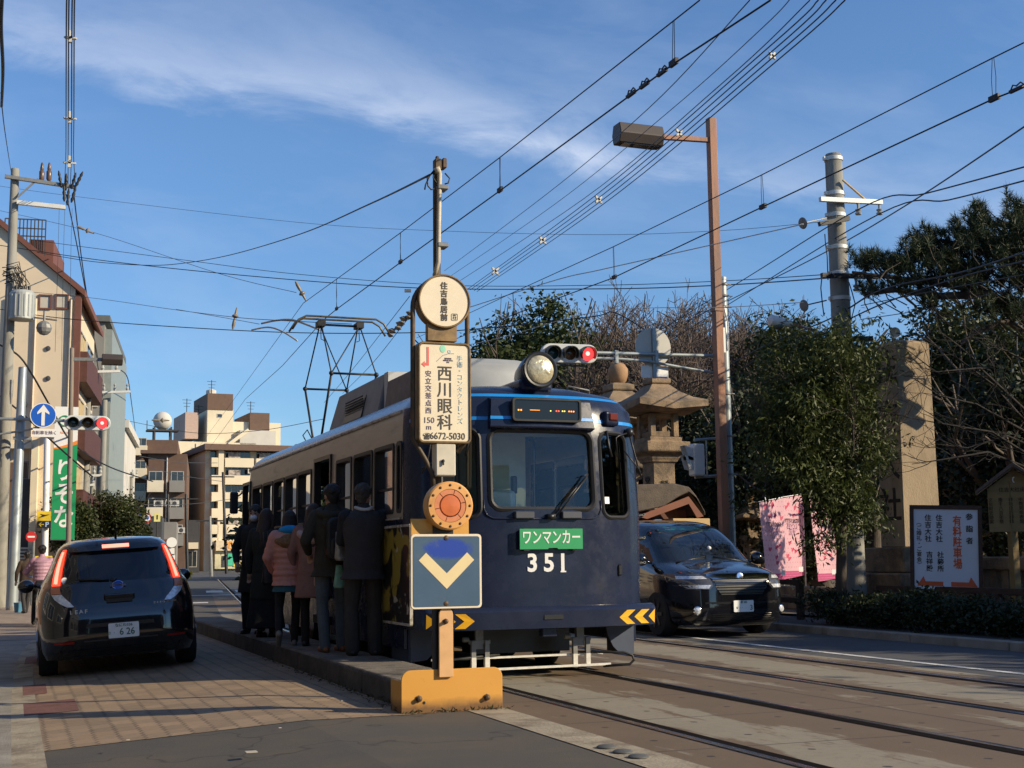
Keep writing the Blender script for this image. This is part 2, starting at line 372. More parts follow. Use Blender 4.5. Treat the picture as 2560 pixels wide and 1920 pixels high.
# rails: a dark flangeway with the worn head beside it
M_STEEL = mat('worn_rail_steel', (.42, .42, .45), .22, .95, var=.2, scale=9)
M_GROOVE = mat('rail_groove', (.012, .009, .008), .95, var=.3, scale=9, spec=.05)
for x in (4.258, 5.69, 7.07, 8.47):
    s_ = 1 if x in (4.258, 7.07) else -1
    strip('rail_groove', M_GROOVE, x-.03 if s_ > 0 else x-.085, x+.085 if s_ > 0 else x+.03, -3, 90, 0, 1.0, dz=.004)
    b = MB(); rows = []
    for k in range(94):
        y = -3+k*1.0; e = bend(y); x_ = x-s_*.047
        rows.append([(x_-.022+e, y, .004), (x_-.018+e, y, .012), (x_+.018+e, y, .012), (x_+.022+e, y, .004)])
    b.rings(rows, closed=False); struct(b.build('rail', M_STEEL, fix=False))
# painted lines
strip('edge_line', M_PAINT, 9.26, 9.37, -3, 22, 0, dz=.005)
strip('edge_line', M_PAINT, 9.26, 9.37, 24, 44, 0, dz=.005)
for k in range(5): strip('zebra_bar', M_PAINT, 3.3+k*1.15, 3.95+k*1.15, 52, 55.5, 0, dz=.006)
strip('stop_line', M_PAINT, 2.4, 7.2, 47.6, 48.3, 0, dz=.006)
strip('arrow_mark', M_PAINT, 2.25, 2.75, 28.6, 30.8, 0, dz=.006)
strip('stop_line', M_PAINT, .9, 3.3, 39, 39.9, 0, dz=.006)
# round plates let into the kerb line
gs = MB()
for (px, py) in ((1516, 1868), (1557, 1880), (1596, 1892)):
    c = G(px, py, .01); gs.mi = 0; gs.lathe([(.062, -.002), (.062, .004), (.05, .012), (.0, .014)], c, 18)
struct(gs.build('kerb_plate', mat('dull_plate', (.13, .13, .12), .6, .3, scale=12), smooth='auto'))
# boarding platform
pf = thing('tram_platform', 'narrow grey concrete boarding platform beside the tram', 'platform', (3.35, 18, 0))
b = MB(); b.box(3.02, 3.63, 10.33, 24.3, .0, .205); b.build('deck', mat('platform_concrete', (.20, .172, .135), .9, var=.3, scale=5, bump=.9, bscale=55, c2=(.11, .09, .07), thr=(.46, .64)), pf, bevel=.015, seg=2)
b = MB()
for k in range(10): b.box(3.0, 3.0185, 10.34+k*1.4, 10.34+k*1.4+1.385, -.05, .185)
b.build('side_shade_facing', mat('shade_toned_concrete', (.055, .047, .038), .9, var=.35, scale=4, bump=.6, c2=(.10, .085, .06), thr=(.52, .7)), pf, bevel=.006)  # added near-black panels put the platform side's shade into the colour
# ---------------------------------------------------------------- the tram
M_NAVY = mat('navy_paint', (.015, .021, .046), .27, var=.12, scale=2.5, coat=.06, spec=.32, bump=.05, bscale=9, rv=.5, c2=(.035, .036, .042), thr=(.56, .85))
M_CREAM = mat('dirty_cream_paint', (.36, .30, .225), .38, var=.1, scale=5, c2=(.20, .165, .125), thr=(.52, .75), stretch=(.5, .5, 3))
M_ROOF = mat('tram_roof_grey', (.10, .10, .105), .5, var=.25, scale=3, c2=(.22, .2, .18), thr=(.55, .7))
M_SHOULDER = mat('tram_roof_edge', (.30, .33, .38), .25, .3, var=.15, scale=5)
M_WORN = mat('worn_white_gutter', (.46, .43, .38), .6, var=.2, scale=14, c2=(.2, .17, .13), thr=(.48, .6))
M_BLUE = mat('sky_blue_stripe', (.012, .24, .66), .35, var=.05, coat=.2)
M_BLACK = mat('black_rubber', (.012, .012, .013), .55, var=.2)
M_DARKSTEEL = mat('dark_steel', (.035, .034, .033), .55, .5, var=.3, scale=10)
M_GREYSTEEL = mat('grey_painted_steel', (.20, .20, .19), .5, .2, var=.2, scale=12, c2=(.10, .07, .05), thr=(.58, .7))
M_CHROME = mat('chrome', (.75, .75, .76), .12, 1.0, var=.05)
M_WHITE = mat('white_paint', (.75, .75, .72), .45, var=.06)
M_BLKPAINT = mat('black_paint', (.015, .015, .016), .4, var=.1)
M_GLASSF = glass('windscreen_glass', (.95, .98, .96), .0, .02)
M_GLASSS = glass('side_window_glass', (.10, .11, .10), .30)
XC, HW, YF, YR = 4.97, 1.285, 12.17, 22.6
def dzf(z): return float(np.interp(z, [.5, 1.66, 2.45, 2.70, 2.79, 2.87, 2.94, 2.985, 3.0], [.0, .0, .06, .10, .15, .26, .48, .85, 1.4]))
def hwz(z): return float(np.interp(z, [.3, 1.5, 2.45, 2.70, 2.79, 2.87, 2.94, 2.985, 3.0], [1.27, 1.285, 1.27, 1.245, 1.18, 1.07, .84, .52, .2]))
def yfo(o): return YF+float(np.interp(abs(o), [0, .3, .56, .66, .85, 1.02, 1.15, 1.245, 1.285], [0, .01, .035, .055, .12, .20, .29, .42, .62]))
def FP(o, z, d=0.): # point on the front, d proud of it
    return Vector((XC+o*hwz(z)/HW, yfo(o)+dzf(z)-d, z))
tram = thing('tram', 'dark navy and cream vintage tram car 351 with doors open at the platform', 'tram', (XC, 17.4, 0))
wpx = [(632, 654), (658, 681), (685, 710), (713, 742), (745, 777), (840, 877), (884, 929), (936, 983), (992, 1043)]
SX = XC-HW
wy = [(max(12.86, AX(b, 1200, SX).y), AX(a, 1200, SX).y) for a, b in wpx]           # near edge, far edge
dy_ = (AX(826, 1200, SX).y, AX(787, 1200, SX).y); rd = (AX(626, 1200, SX).y, AX(609, 1200, SX).y)
ys = sorted({round(y, 3) for p in wy+[dy_, rd] for y in p}); ys = [y for y in ys if y > 12.8]
offs = [-1.25, -1.15, -1.02, -.85, -.66, -.56, -.3, 0, .3, .56, .66, .85, 1.02, 1.15, 1.25]
ZR = [.50, .70, 1.58, 1.66, 2.06, 2.36, 2.45, 2.58, 2.70, 2.79, 2.87, 2.94, 2.985, 3.0]
def yb(o, z): return 2*17.385-yfo(o)-dzf(z)
def ring(z, inset=0):
    h = hwz(z)-inset; fo = dzf(z); ys2 = [12.80+fo*.9]+[max(y, 12.82+fo*.9+.01*i) for i, y in enumerate(ys)]
    ys2 = [min(y, YR-.55-fo*.9) for y in ys2]
    pts = [('f', o, FP(o, z, -inset)) for o in offs]
    pts += [('r', y, Vector((XC+h, y, z))) for y in ys2]
    pts += [('b', o, Vector((XC+o*h/HW, yb(o, z)-inset, z))) for o in offs[::-1]]
    pts += [('l', y, Vector((XC-h, y, z))) for y in ys2[::-1]]
    return pts
RG = [ring(z) for z in ZR]; NP = len(RG[0])
def is_hole(k0, k1, a, b, zc):
    if k0 == k1 == 'f' or k0 == k1 == 'b':
        m_ = abs(a+b)/2
        if k0 == 'f' and m_ < .56 and 1.66 < zc < 2.45: return True
        if .66 < m_ < 1.02 and 1.58 < zc < 2.45: return True
        if k0 == 'b' and m_ < .56 and 1.66 < zc < 2.45: return True
    if k0 == k1 and k0 in 'lr':
        m_ = (a+b)/2
        if 1.66 < zc < 2.36 and any(p[0] < m_ < p[1] for p in wy): return True
        if k0 == 'l' and .7 < zc < 2.45 and (dy_[0] < m_ < dy_[1] or rd[0] < m_ < rd[1]): return True
    return False
b = MB(); b.v = [tuple(p[2]) for r in RG for p in r]
for i in range(len(ZR)-1):
    zc = (ZR[i]+ZR[i+1])/2
    for j in range(NP):
        k = (j+1) % NP; p, q = RG[i][j], RG[i][k]
        if is_hole(p[0], q[0], p[1] if p[0] == RG[i][j][0] else 0, q[1], zc): continue
        c = (p[2]+q[2])/2; sd = p[0] in 'lr' or q[0] in 'lr'
        if zc > 2.86: mi = 2 if c.y > 12.95 and (sd or zc > 2.95) else 0
        elif zc > 2.70: mi = 3 if sd and c.y > 12.8 else 0
        elif sd and zc > 1.58 and c.y > 12.82 and p[0] == q[0]: mi = 1
        else: mi = 0
        b.f.append((i*NP+j, i*NP+k, (i+1)*NP+k, (i+1)*NP+j)); b.k.append(mi)
b.mi = 2; b.f.append(tuple((len(ZR)-1)*NP+j for j in range(NP))); b.k.append(2)
b.f.append(tuple(range(NP-1, -1, -1))); b.k.append(0)
b.build('body', [M_NAVY, M_CREAM, M_ROOF, M_SHOULDER], tram, smooth='auto')
# inside: floor, pale green bulkhead, seats, grab poles
M_MINT = mat('mint_interior_paint', (.92, .88, .62), .6, var=.08)
b = MB(); b.box(XC-1.15, XC+1.15, 12.65, 22.1, .78, .84); b.build('floor', M_DARKSTEEL, tram)
b = MB(); b.box(XC-1.12, XC+.14, 13.05, 13.09, .85, 2.6); b.box(XC-1.12, XC+1.12, 13.03, 13.04, 2.46, 2.75); b.build('bulkhead', M_MINT, tram)
b = MB(); b.box(XC-.50, XC-.20, 12.40, 12.62, 1.2, 1.86); b.build('cab_cabinet', mat('pale_green_cabinet', (.72, .84, .72), .5), tram, bevel=.06, seg=3)
b = MB(); b.box(XC-.15, XC+.95, 12.6, 12.95, .85, 1.45); b.build('driver_desk', M_BLKPAINT, tram, bevel=.03)
b = MB(); b.cyl((XC+.36, 12.75, 1.7), (XC+.36, 12.75, 2.1), .012, n=8); b.cyl((XC+.30, 13.2, .85), (XC+.30, 13.2, 2.5), .016, n=8); b.build('grab_pole', M_CHROME, tram)
for bb in ((XC-.14, XC-.08, 12.72, 12.78, 1.84, 2.02), (XC+.62, XC+.95, 12.8, 12.9, 1.5, 1.86)): b = MB(); b.box(*bb); b.build('cab_equipment', M_BLKPAINT, tram, bevel=.01)
b = MB()
for s_ in (-1, 1): b.box(XC+s_*1.1-.0, XC+s_*.68, 14.0, 16.0, .84, 1.25); b.box(XC+s_*1.1, XC+s_*.68, 17.2, 21.6, .84, 1.25); b.box(XC+s_*1.15, XC+s_*1.04, 17.2, 21.6, 1.25, 1.62); b.box(XC+s_*1.15, XC+s_*1.04, 14.0, 15.9, 1.25, 1.62)
b.build('bench_seat', mat('seat_fabric', (.05, .09, .07), .9), tram, bevel=.03)
# glazing with rubber frames
def fpane(name, o0, o1, z0, z1, m, inset=.03, parent=tram, rear=False):
    b = MB(); rs = []
    for j in range(9):
        z = z0+(z1-z0)*j/8; rs.append([FP(o0+(o1-o0)*i/10, z, -inset) for i in range(11)])
    b.rings(rs, cap=False, closed=False); return b.build(name, m, parent, smooth=True)
def fframe(name, o0, o1, z0, z1, r, t, m, parent, d=.006, rr=.1):
    cx, cz = (o0+o1)/2, (z0+z1)/2; W_, H_ = o1-o0, z1-z0
    out = rrect(W_+t, H_+t, rr+t/2, 6, cx, cz); inn = rrect(W_-t, H_-t, max(.02, rr-t/2), 6, cx, cz); n = len(out)
    vs = [FP(a, c, d) for a, c in out]+[FP(a, c, d+.012) for a, c in [((p[0]+q[0])/2, (p[1]+q[1])/2) for p, q in zip(out, inn)]]+[FP(a, c, d-.004) for a, c in inn]+[FP(a, c, -.05) for a, c in inn]
    b = MB(); b.add(vs, [(a*n+i, a*n+(i+1) % n, (a+1)*n+(i+1) % n, (a+1)*n+i) for a in range(3) for i in range(n)])
    return b.build(name, m, parent, smooth='auto')
def fcorner(o0, o1, z0, z1, rr, b):
    for sx, sz in ((0, 0), (0, 1), (1, 0), (1, 1)):
        ox, oz = (o0, o1)[sx], (z0, z1)[sz]; cx, cz = ox+(rr if not sx else -rr), oz+(rr if not sz else -rr)
        arc = []
        for k in range(7):
            a = R(90*k/6); arc.append((cx+(-1 if not sx else 1)*rr*math.cos(a), cz+(-1 if not sz else 1)*rr*math.sin(a)))
        b.add([FP(ox, oz, .001)]+[FP(a, c, .001) for a, c in arc], [tuple(range(8))])
b = MB(); fcorner(-.56, .56, 1.66, 2.45, .11, b); fcorner(.66, 1.02, 1.58, 2.45, .11, b); fcorner(-1.02, -.66, 1.58, 2.45, .11, b)
b.build('window_corner', M_NAVY, tram)
w_ = fpane('windscreen', -.56, .56, 1.66, 2.45, M_GLASSF); fframe('frame', -.56, .56, 1.66, 2.45, 0, .05, M_BLACK, w_, rr=.11)
for s_ in (1, -1):
    a, c = sorted((s_*.66, s_*1.02))
    w_ = fpane('corner_window', a, c, 1.58, 2.45, glass('corner_window_glass', (.10, .12, .10), .05)); fframe('frame', a, c, 1.58, 2.45, 0, .04, M_BLACK, w_, rr=.1)
# raised navy lip under the windscreen
b = MB()
for sgn in (1, -1):
    b.tube([FP(sgn*o, z, .006) for o, z in ((.63, 1.75), (.63, 1.66), (.60, 1.60), (.54, 1.57), (.3, 1.565), (.0, 1.565))], .008, 5)
b.build('sill_lip', M_NAVY, tram, smooth=True)
b = MB()
for (o0, o1) in ((-.33, -.13), (.17, .38)):
    p = FP((o0+o1)/2, 1.60); b.box(XC+o0, XC+o1, p.y-.05, p.y+.02, 1.565, 1.635)
b.build('washer_box', mat('dull_navy_grey', (.06, .065, .08), .5), tram, bevel=.008)
# side windows: recessed frame, pane, meeting rail
for (y0, y1) in wy:
    b = MB(); x = XC-hwz(2.0)
    b.quad((x+.045, y0, 1.66), (x+.045, y1, 1.66), (x+.045, y1, 2.36), (x+.045, y0, 2.36)); pn = b.build('side_window', M_GLASSS, tram)
    b = MB(); po = rrect(y1-y0+.03, .73, .05, 4, (y0+y1)/2, 2.01); pi = rrect(y1-y0-.05, .65, .045, 4, (y0+y1)/2, 2.01)
    b.ringprism(po, pi, (x, 0, 0), (0, 1, 0), (0, 0, 1), (1, 0, 0), -.012, .06); b.box(x+.03, x+.052, y0, y1, 1.90, 1.925)
    b.build('frame', M_BLACK, pn)
for (y0, y1) in wy:                                                      # far side glass
    b = MB(); x = XC+hwz(2.0)
    b.quad((x-.03, y0, 1.66), (x-.03, y1, 1.66), (x-.03, y1, 2.36), (x-.03, y0, 2.36)); b.build('side_window', M_GLASSS, tram)
for nm, (y0, y1) in (('doorway', dy_), ('doorway', rd)):
    b = MB(); x = XC-HW; po = [(y0-.03, .72), (y1+.03, .72), (y1+.03, 2.48), (y0-.03, 2.48)]; pi = [(y0+.02, .75), (y1-.02, .75), (y1-.02, 2.43), (y0+.02, 2.43)]
    b.ringprism(po, pi, (x, 0, 0), (0, 1, 0), (0, 0, 1), (1, 0, 0), -.012, .08); d_ = b.build(nm, M_BLKPAINT, tram)
    b = MB(); b.box(x-.01, x+.3, y0, y1, .40, .50); b.box(x+.02, x+.35, y0, y1, .62, .70); b.build('step', M_DARKSTEEL, d_)
    b = MB(); b.cyl((x+.06, y0+.07, .9), (x+.06, y0+.07, 2.3), .014, n=8); b.build('handrail', M_CHROME, d_)
# side dressing
b = MB()
for sgn in (-1, 1):
    x = XC+sgn*hwz(2.7); b.box(x-.02, x+.025, 12.95, 22.1, 2.665, 2.70)
b.build('gutter', M_WORN, tram, bevel=.008)
b = MB()
for sgn in (-1, 1): b.box(XC+sgn*HW-.008, XC+sgn*HW+.008, 12.85, 22.0, 1.585, 1.60)
b.build('waist_trim', M_WORN, tram)
for sgn in (-1, 1):
    x = XC+sgn*1.255
    for ya_, yb3_ in ((12.8, dy_[0]-.06), (dy_[1]+.06, 21.6)): b = MB(); b.box(x-.015, x+.015, ya_, yb3_, .30, .52); b.build('side_skirt', M_NAVY, tram)
ya, yb_ = AX(1028, 1400, SX).y, AX(948, 1400, SX).y
def _ad(t, p, o):
    x, y, z = sepxyz(t, o)
    n = _noise(t, o, 2.6, 3, .5, .8)
    c = mixc(t, _ramp(t, n, [(.46, 0), (.5, 1)], 'LINEAR'), (.30, .225, .035), (.018, .016, .014))
    c = mixc(t, _ramp(t, _noise(t, o, 5, 2, .5, .5), [(.66, 0), (.69, .8)]), c, (.45, .43, .38))
    t.links.new(c, p.inputs['Base Color']); p.inputs['Roughness'].default_value = .35
b = MB(); b.box(SX-.012, SX+.0, ya, yb_, .56, 1.50); ap = b.build('advert_panel', ground_mat('yellow_advert', _ad), tram)
b = MB(); b.ringprism(rrect(yb_-ya+.05, .99, .03, 3, (ya+yb_)/2, 1.03), rrect(yb_-ya, .94, .02, 3, (ya+yb_)/2, 1.03), (SX, 0, 0), (0, 1, 0), (0, 0, 1), (1, 0, 0), -.02, .01); b.build('frame', M_WORN, ap)
# stripes round the front
def fstrip(name, z0, z1, o0, o1, m, d=.004, n=40):
    b = MB(); t = [o0+(o1-o0)*i/n for i in range(n+1)]
    b.rings([[FP(o, z0, d) for o in t], [FP(o, z1, d) for o in t]], cap=False, closed=False)
    for r_, z in (((z0), z0), ((z1), z1)): b.rings([[FP(o, z, d) for o in t], [FP(o, z, -.01) for o in t]], cap=False, closed=False)
    return b.build(name, m, tram, smooth=False)
fstrip('stripe', 2.792, 2.826, -1.25, 1.25, M_BLUE); fstrip('stripe', 2.545, 2.58, -1.26, -.57, M_BLUE); fstrip('stripe', 2.545, 2.58, .57, 1.26, M_BLUE)
# destination display: housing, bezel, lit letters
b = MB(); t = [-.57+1.14*i/12 for i in range(13)]
b.rings([[FP(o, 2.45, .0) for o in t], [FP(o, 2.47, .085) for o in t], [FP(o, 2.755, .10) for o in t], [FP(o, 2.775, .0) for o in t]], cap=False, closed=False)
for o in (-.57, .57): b.quad(FP(o, 2.45, 0), FP(o, 2.47, .085), FP(o, 2.755, .10), FP(o, 2.775, 0))
ds = b.build('destination_display', M_NAVY, tram, smooth='auto', bevel=.01)
yd = FP(0, 2.6, .10).y
b = MB(); b.rings([[FP(o, z, .089) for o in t] for z in (2.548, 2.579)], cap=False, closed=False); b.build('stripe', M_BLUE, ds)
b = MB(); b.ringprism(rrect(.74, .235, .035, 4, XC+.02, 2.645), rrect(.70, .195, .025, 4, XC+.02, 2.645), (0, yd-.012, 0), (1, 0, 0), (0, 0, 1), (0, 1, 0), -.02, .03); b.build('bezel', M_DARKSTEEL, ds)
b = MB(); b.prism(rrect(.71, .205, .025, 4, XC+.02, 2.645), (0, yd-.012, 0), (1, 0, 0), (0, 0, 1), (0, 1, 0), -.004, .02); b.build('screen', mat('display_glass', (.01, .01, .01), .12, var=0), ds)
M_LED = mat('amber_led', (1, .32, .02), .5, var=0, emit=1.6); M_LEDR = mat('red_led', (1, .08, .03), .5, var=0, emit=1.6); M_LEDY = mat('yellow_led', (.9, .75, .1), .5, var=0, emit=1.3)
for s, x, m_, sz in (('▪▪', -.29, M_LED, .05), ('━━━', -.13, M_LED, .035), ('▪', .04, M_LEDY, .04), ('▪▪', .115, M_LEDR, .045), ('▪▪', .18, M_LEDY, .04), ('▪▪▪', .265, M_LED, .045)):
    text(s, sz, m_, ds, (XC+.02+x, yd-.018, 2.638))
# roof headlight
hd = MB(); hc = Vector((XC+.02, 12.30, 3.075))
hd.lathe([(.165, 0), (.18, -.03), (.18, -.10), (.165, -.22), (.12, -.42), (.05, -.62)], hc, 28, (0, -1, .04)); hl = hd.build('headlight', M_NAVY, tram, smooth='auto')
b = MB(); b.lathe([(.185, -.02), (.19, .0), (.175, .012), (.155, .008), (.155, -.02)], hc, 28, (0, -1, .04)); b.build('rim', M_BLKPAINT, hl, smooth='auto')
b = MB(); b.lathe([(.157, -.01), (.14, .012), (.09, .03), (.0, .04)], hc, 28, (0, -1, .04)); b.build('lens', mat('headlight_lens', (.62, .55, .36), .12, .35, var=.35, scale=9, bump=.6, bscale=16, coat=.6), hl, smooth=True)
b = MB(); b.lathe([(.15, -.015), (.12, -.08), (.05, -.14), (.0, -.15)], hc, 28, (0, -1, .04)); b.build('reflector', mat('lamp_reflector', (.80, .74, .58), .22, .9, var=.25, scale=14, bump=.5, bscale=20), hl, smooth=True)
b = MB(); b.box(XC-.16, XC+.2, 12.40, 13.2, 2.86, 3.0); b.build('headlight_saddle', M_NAVY, tram, bevel=.05, seg=3)
# small lamp cluster, wiper boxes and handles on the corners
for s_ in (1, -1):
    p = FP(s_*.83, 2.60)
    b = MB(); b.obox(p+Vector((0, -.02, .0)), Vector((1, s_*.42, 0)).normalized(), (0, 0, 1), Vector((s_*-.42, 1, 0)).normalized(), .2, .15, .09); ml = b.build('marker_lamp', M_NAVY, tram, bevel=.03, seg=3)
    b = MB(); b.obox(p+Vector((s_*.02, -.07, .015)), Vector((1, s_*.42, 0)).normalized(), (0, 0, 1), Vector((s_*-.42, 1, 0)).normalized(), .13, .075, .02); b.build('lens', mat('dull_red_lens', (.12, .02, .015), .25), ml, bevel=.01)
    b = MB(); q = FP(s_*1.08, 2.47, .04); b.sph(q, (.05, .06, .05), 8, 6); b.tube([q, FP(s_*.9, 2.42, .06), FP(s_*.86, 2.40, .05), FP(s_*.88, 2.2, .03)], .010, 6); b.tube([q, FP(s_*1.12, 2.3, .06), FP(s_*1.16, 2.1, .1), FP(s_*1.2, 2.02, .12)], .010, 6); b.tube([FP(s_*.75, 2.47, .03), FP(s_*.77, 2.3, .03), FP(s_*.80, 2.2, .03)], .012, 6); b.tube([FP(s_*.98, 2.27, .04), FP(s_*1.12, 2.12, .1), FP(s_*1.2, 2.06, .12)], .008, 5)
    b.build('wiper_linkage', M_BLKPAINT, tram, smooth=True)
b = MB(); a0 = FP(.1, 1.585, .04); a1 = FP(.46, 1.98, .045)
b.tube([a0, a1], .010, 6); b.tube([FP(.04, 1.57, .03), FP(.47, 2.0, .03)], .007, 5); b.tube([FP(.40, 1.99, .03), FP(.49, 2.01, .03)], .006, 5); b.obox(FP(.05, 1.585, .03), (1, 0, 0), (0, 0, 1), (0, 1, 0), .08, .05, .05)
b.build('wiper', M_BLKPAINT, tram, smooth=True)
b = MB(); b.quad(FP(.70, 1.72, -.025), FP(.76, 1.72, -.025), FP(.76, 1.79, -.025), FP(.70, 1.79, -.025)); b.build('window_sticker', M_WHITE, tram)
b = MB()
for z in (1.62, 1.38, 1.12): b.tube([FP(1.26, z, -.02), FP(1.26, z, .05)+Vector((.05, 0, 0)), FP(1.26, z-.02, -.02)+Vector((.08, .1, 0))], .014, 6)
b.tube([(XC+.5, 12.8, 2.9), (XC+.52, 12.75, 2.98), (XC+.78, 12.8, 2.95), (XC+.82, 12.9, 2.86)], .01, 6)
b.build('climbing_grip', M_GREYSTEEL, tram, smooth=True)
b = MB(); p = FP(.86, 1.05, .012); b.obox(p, (1, 0, .25), (0, 0, 1), (0, 1, 0), .055, .12, .03); b.build('door_catch', M_BLKPAINT, tram, bevel=.02)
# one-man car board and number
yb2 = FP(.04, 1.37, .05).y
b = MB(); b.prism([(-.335, -.1), (-.04, -.1), (-.03, -.088), (.06, -.088), (.07, -.1), (.335, -.1), (.335, .1), (-.335, .1)], (XC+.04, yb2, 1.365), (1, 0, 0), (0, 0, 1), (0, 1, 0), -.008, .008)
sb = b.build('service_board', mat('green_board', (.015, .30, .10), .5, var=.05), tram)
text('ワンマンカー', .150, M_WHITE, sb, (XC+.04, yb2-.0095, 1.372), bold=.014, sx=.70)
b = MB(); b.box(XC-.25, XC-.19, yb2, yb2+.06, 1.25, 1.47); b.box(XC+.27, XC+.33, yb2, yb2+.06, 1.25, 1.47); b.build('board_bracket', M_BLKPAINT, tram)
for s, o in (('3', -.175), ('5', .0), ('1', .15)):
    text(s, .245, M_WHITE, tram, FP(o+.03, 1.125, .004), name='number', bold=.026, sx=.98)
b = MB(); p = FP(.17, 1.05, .004); yq = p.y; b.box(XC+.155, XC+.215, yq-.002, yq+.003, 1.037, 1.05); b.build('number_serif', M_WHITE, tram)
# buffer beam with hazard chevrons
b = MB(); t = [-HW+2*HW*i/48 for i in range(49)]
pr = [(.50, .0), (.50, .075), (.665, .09), (.70, .06), (.712, .0)]
def BP(o, z, d): p = FP(o, z, d); p.x = XC+o; k = max(0, abs(o)-1.2); p.y = YF+.42*(yfo(min(1.2, abs(o)))-YF)+k*k*22-d; return p
b.rings([[BP(o, z, d) for o in t] for z, d in pr], cap=False, closed=False)
b.quad(BP(-HW, .5, .075), BP(HW, .5, .075), BP(HW, .5, .075)+Vector((0, .6, 0)), BP(-HW, .5, .075)+Vector((0, .6, 0))); bm_ = b.build('buffer_beam', M_NAVY, tram, smooth='auto')
M_HAZ = mat('hazard_yellow', (.78, .40, .015), .4, var=.05)
def chev(o0, w_, k, b, tri=False):
    z0, z1, zm = .515, .655, .585; s_ = k
    def P_(o, z): return BP(max(-1.27, min(1.27, o)), z, np.interp(z, [.5, .665], [.075, .09])+.004)
    a = .09
    if tri: b.quad(P_(o0, zm), P_(o0+s_*a, z0), P_(o0+s_*a, z1)); return
    b.quad(P_(o0, zm), P_(o0+s_*a, z0), P_(o0+s_*(a+w_), z0), P_(o0+s_*w_, zm)); b.quad(P_(o0, zm), P_(o0+s_*w_, zm), P_(o0+s_*(a+w_), z1), P_(o0+s_*a, z1))
for s_ in (1, -1):
    b = MB(); chev(s_*.765, .10, s_, b); chev(s_*.945, .10, s_, b); chev(s_*1.125, .08, s_, b, True); b.build('hazard_chevron', M_HAZ, bm_)
b = MB(); p = BP(.0, .6, .088); b.box(XC-.06, XC+.14, p.y-.003, p.y+.05, .585, .628); b.build('coupler_slot', M_BLKPAINT, bm_)
b = MB(); b.box(XC-.04, XC+.12, YF+.02, YF+.12, .41, .50); b.build('coupler_tab', M_NAVY, tram, bevel=.01)
# fenders, bogie, wheels, guard
for s_ in (1, -1):
    b = MB(); x = XC+s_*1.22
    pol = [(0, .5), (-.32, .5), (-.30, .38), (-.24, .26), (-.17, .19), (0, .17)]
    b.prism([(s_*a, c) for a, c in pol], (x, 12.75, 0), (1, 0, 0), (0, 0, 1), (0, 1, 0), 0, .02)
    b.box(x-.012, x+.012, 12.77, 13.4, .17, .5); b.build('fender', mat('faded_navy', (.045, .06, .10), .6, var=.2), tram)
for yy in (14.6, 20.2):
    b = MB(); b.box(XC-.85, XC+.85, yy-1.0, yy+1.0, .28, .62); b.box(XC-.95, XC+.95, yy-.25, yy+.25, .2, .5); bg_ = b.build('bogie', M_BLKPAINT, tram, bevel=.04)
    for dy in (-.65, .65):
        for s_ in (-1, 1):
            b = MB(); b.lathe([(.33, -.06), (.36, -.055), (.33, -.03), (.33, .05), (.1, .06), (.1, -.06)], (XC+s_*.716, yy+dy, .33), 24, (s_, 0, 0)); b.build('wheel', M_DARKSTEEL, bg_, smooth='auto')
b = MB(); b.box(XC-1.0, XC+1.0, 12.7, 22.2, .46, .60); b.box(XC-.5, XC+.55, 12.9, 13.3, .22, .48); b.box(XC-.9, XC+.9, 16.6, 18.2, .2, .5); b.build('underframe', M_BLKPAINT, tram)
M_PALEBAR = mat('white_guard_bar', (.62, .60, .54), .6, var=.15, scale=20)
gy = 12.42
for x0 in (XC-.66, XC+.42):
    b = MB(); b.box(x0+.01, x0+.09, gy+.01, gy+.06, .30, .5); b.beam((x0-.02, gy, .38), (x0-.02, gy, .22), .045); b.beam((x0+.12, gy, .38), (x0+.12, gy, .22), .045); b.box(x0-.06, x0+.16, gy, gy+.04, .35, .385); b.cyl((x0-.12, gy+.02, .395), (x0-.06, gy+.02, .395), .025, n=8); gd = b.build('guard_hanger', M_GREYSTEEL, tram)
    for dx in (-.02, .12): b = MB(); b.beam((x0+dx, gy-.001, .222), (x0+dx, gy-.001, .085), .047); b.build('white_tip', M_PALEBAR, gd)
for p_, q_, r_ in (((XC-1.15, gy-.03, .10), (XC+.78, gy-.03, .11), .022), ((XC-1.1, gy+.03, .21), (XC+.72, gy+.03, .215), .02)): b = MB(); b.beam(p_, q_, r_); b.build('life_guard_bar', M_PALEBAR, tram)
for pts in ([(XC+.4, gy+.02, .24), (XC+.92, gy-.05, .22), (XC+1.0, gy-.08, .19), (XC+1.02, gy-.08, .14), (XC+.98, gy-.06, .10), (XC+.7, gy-.03, .09)], [(XC-.4, gy+.02, .24), (XC-.95, gy-.03, .21), (XC-1.0, gy-.03, .12), (XC-.7, gy-.03, .1)]): b = MB(); b.tube(pts, .014, 6); b.build('guard_rod', M_DARKSTEEL, tram, smooth=True)
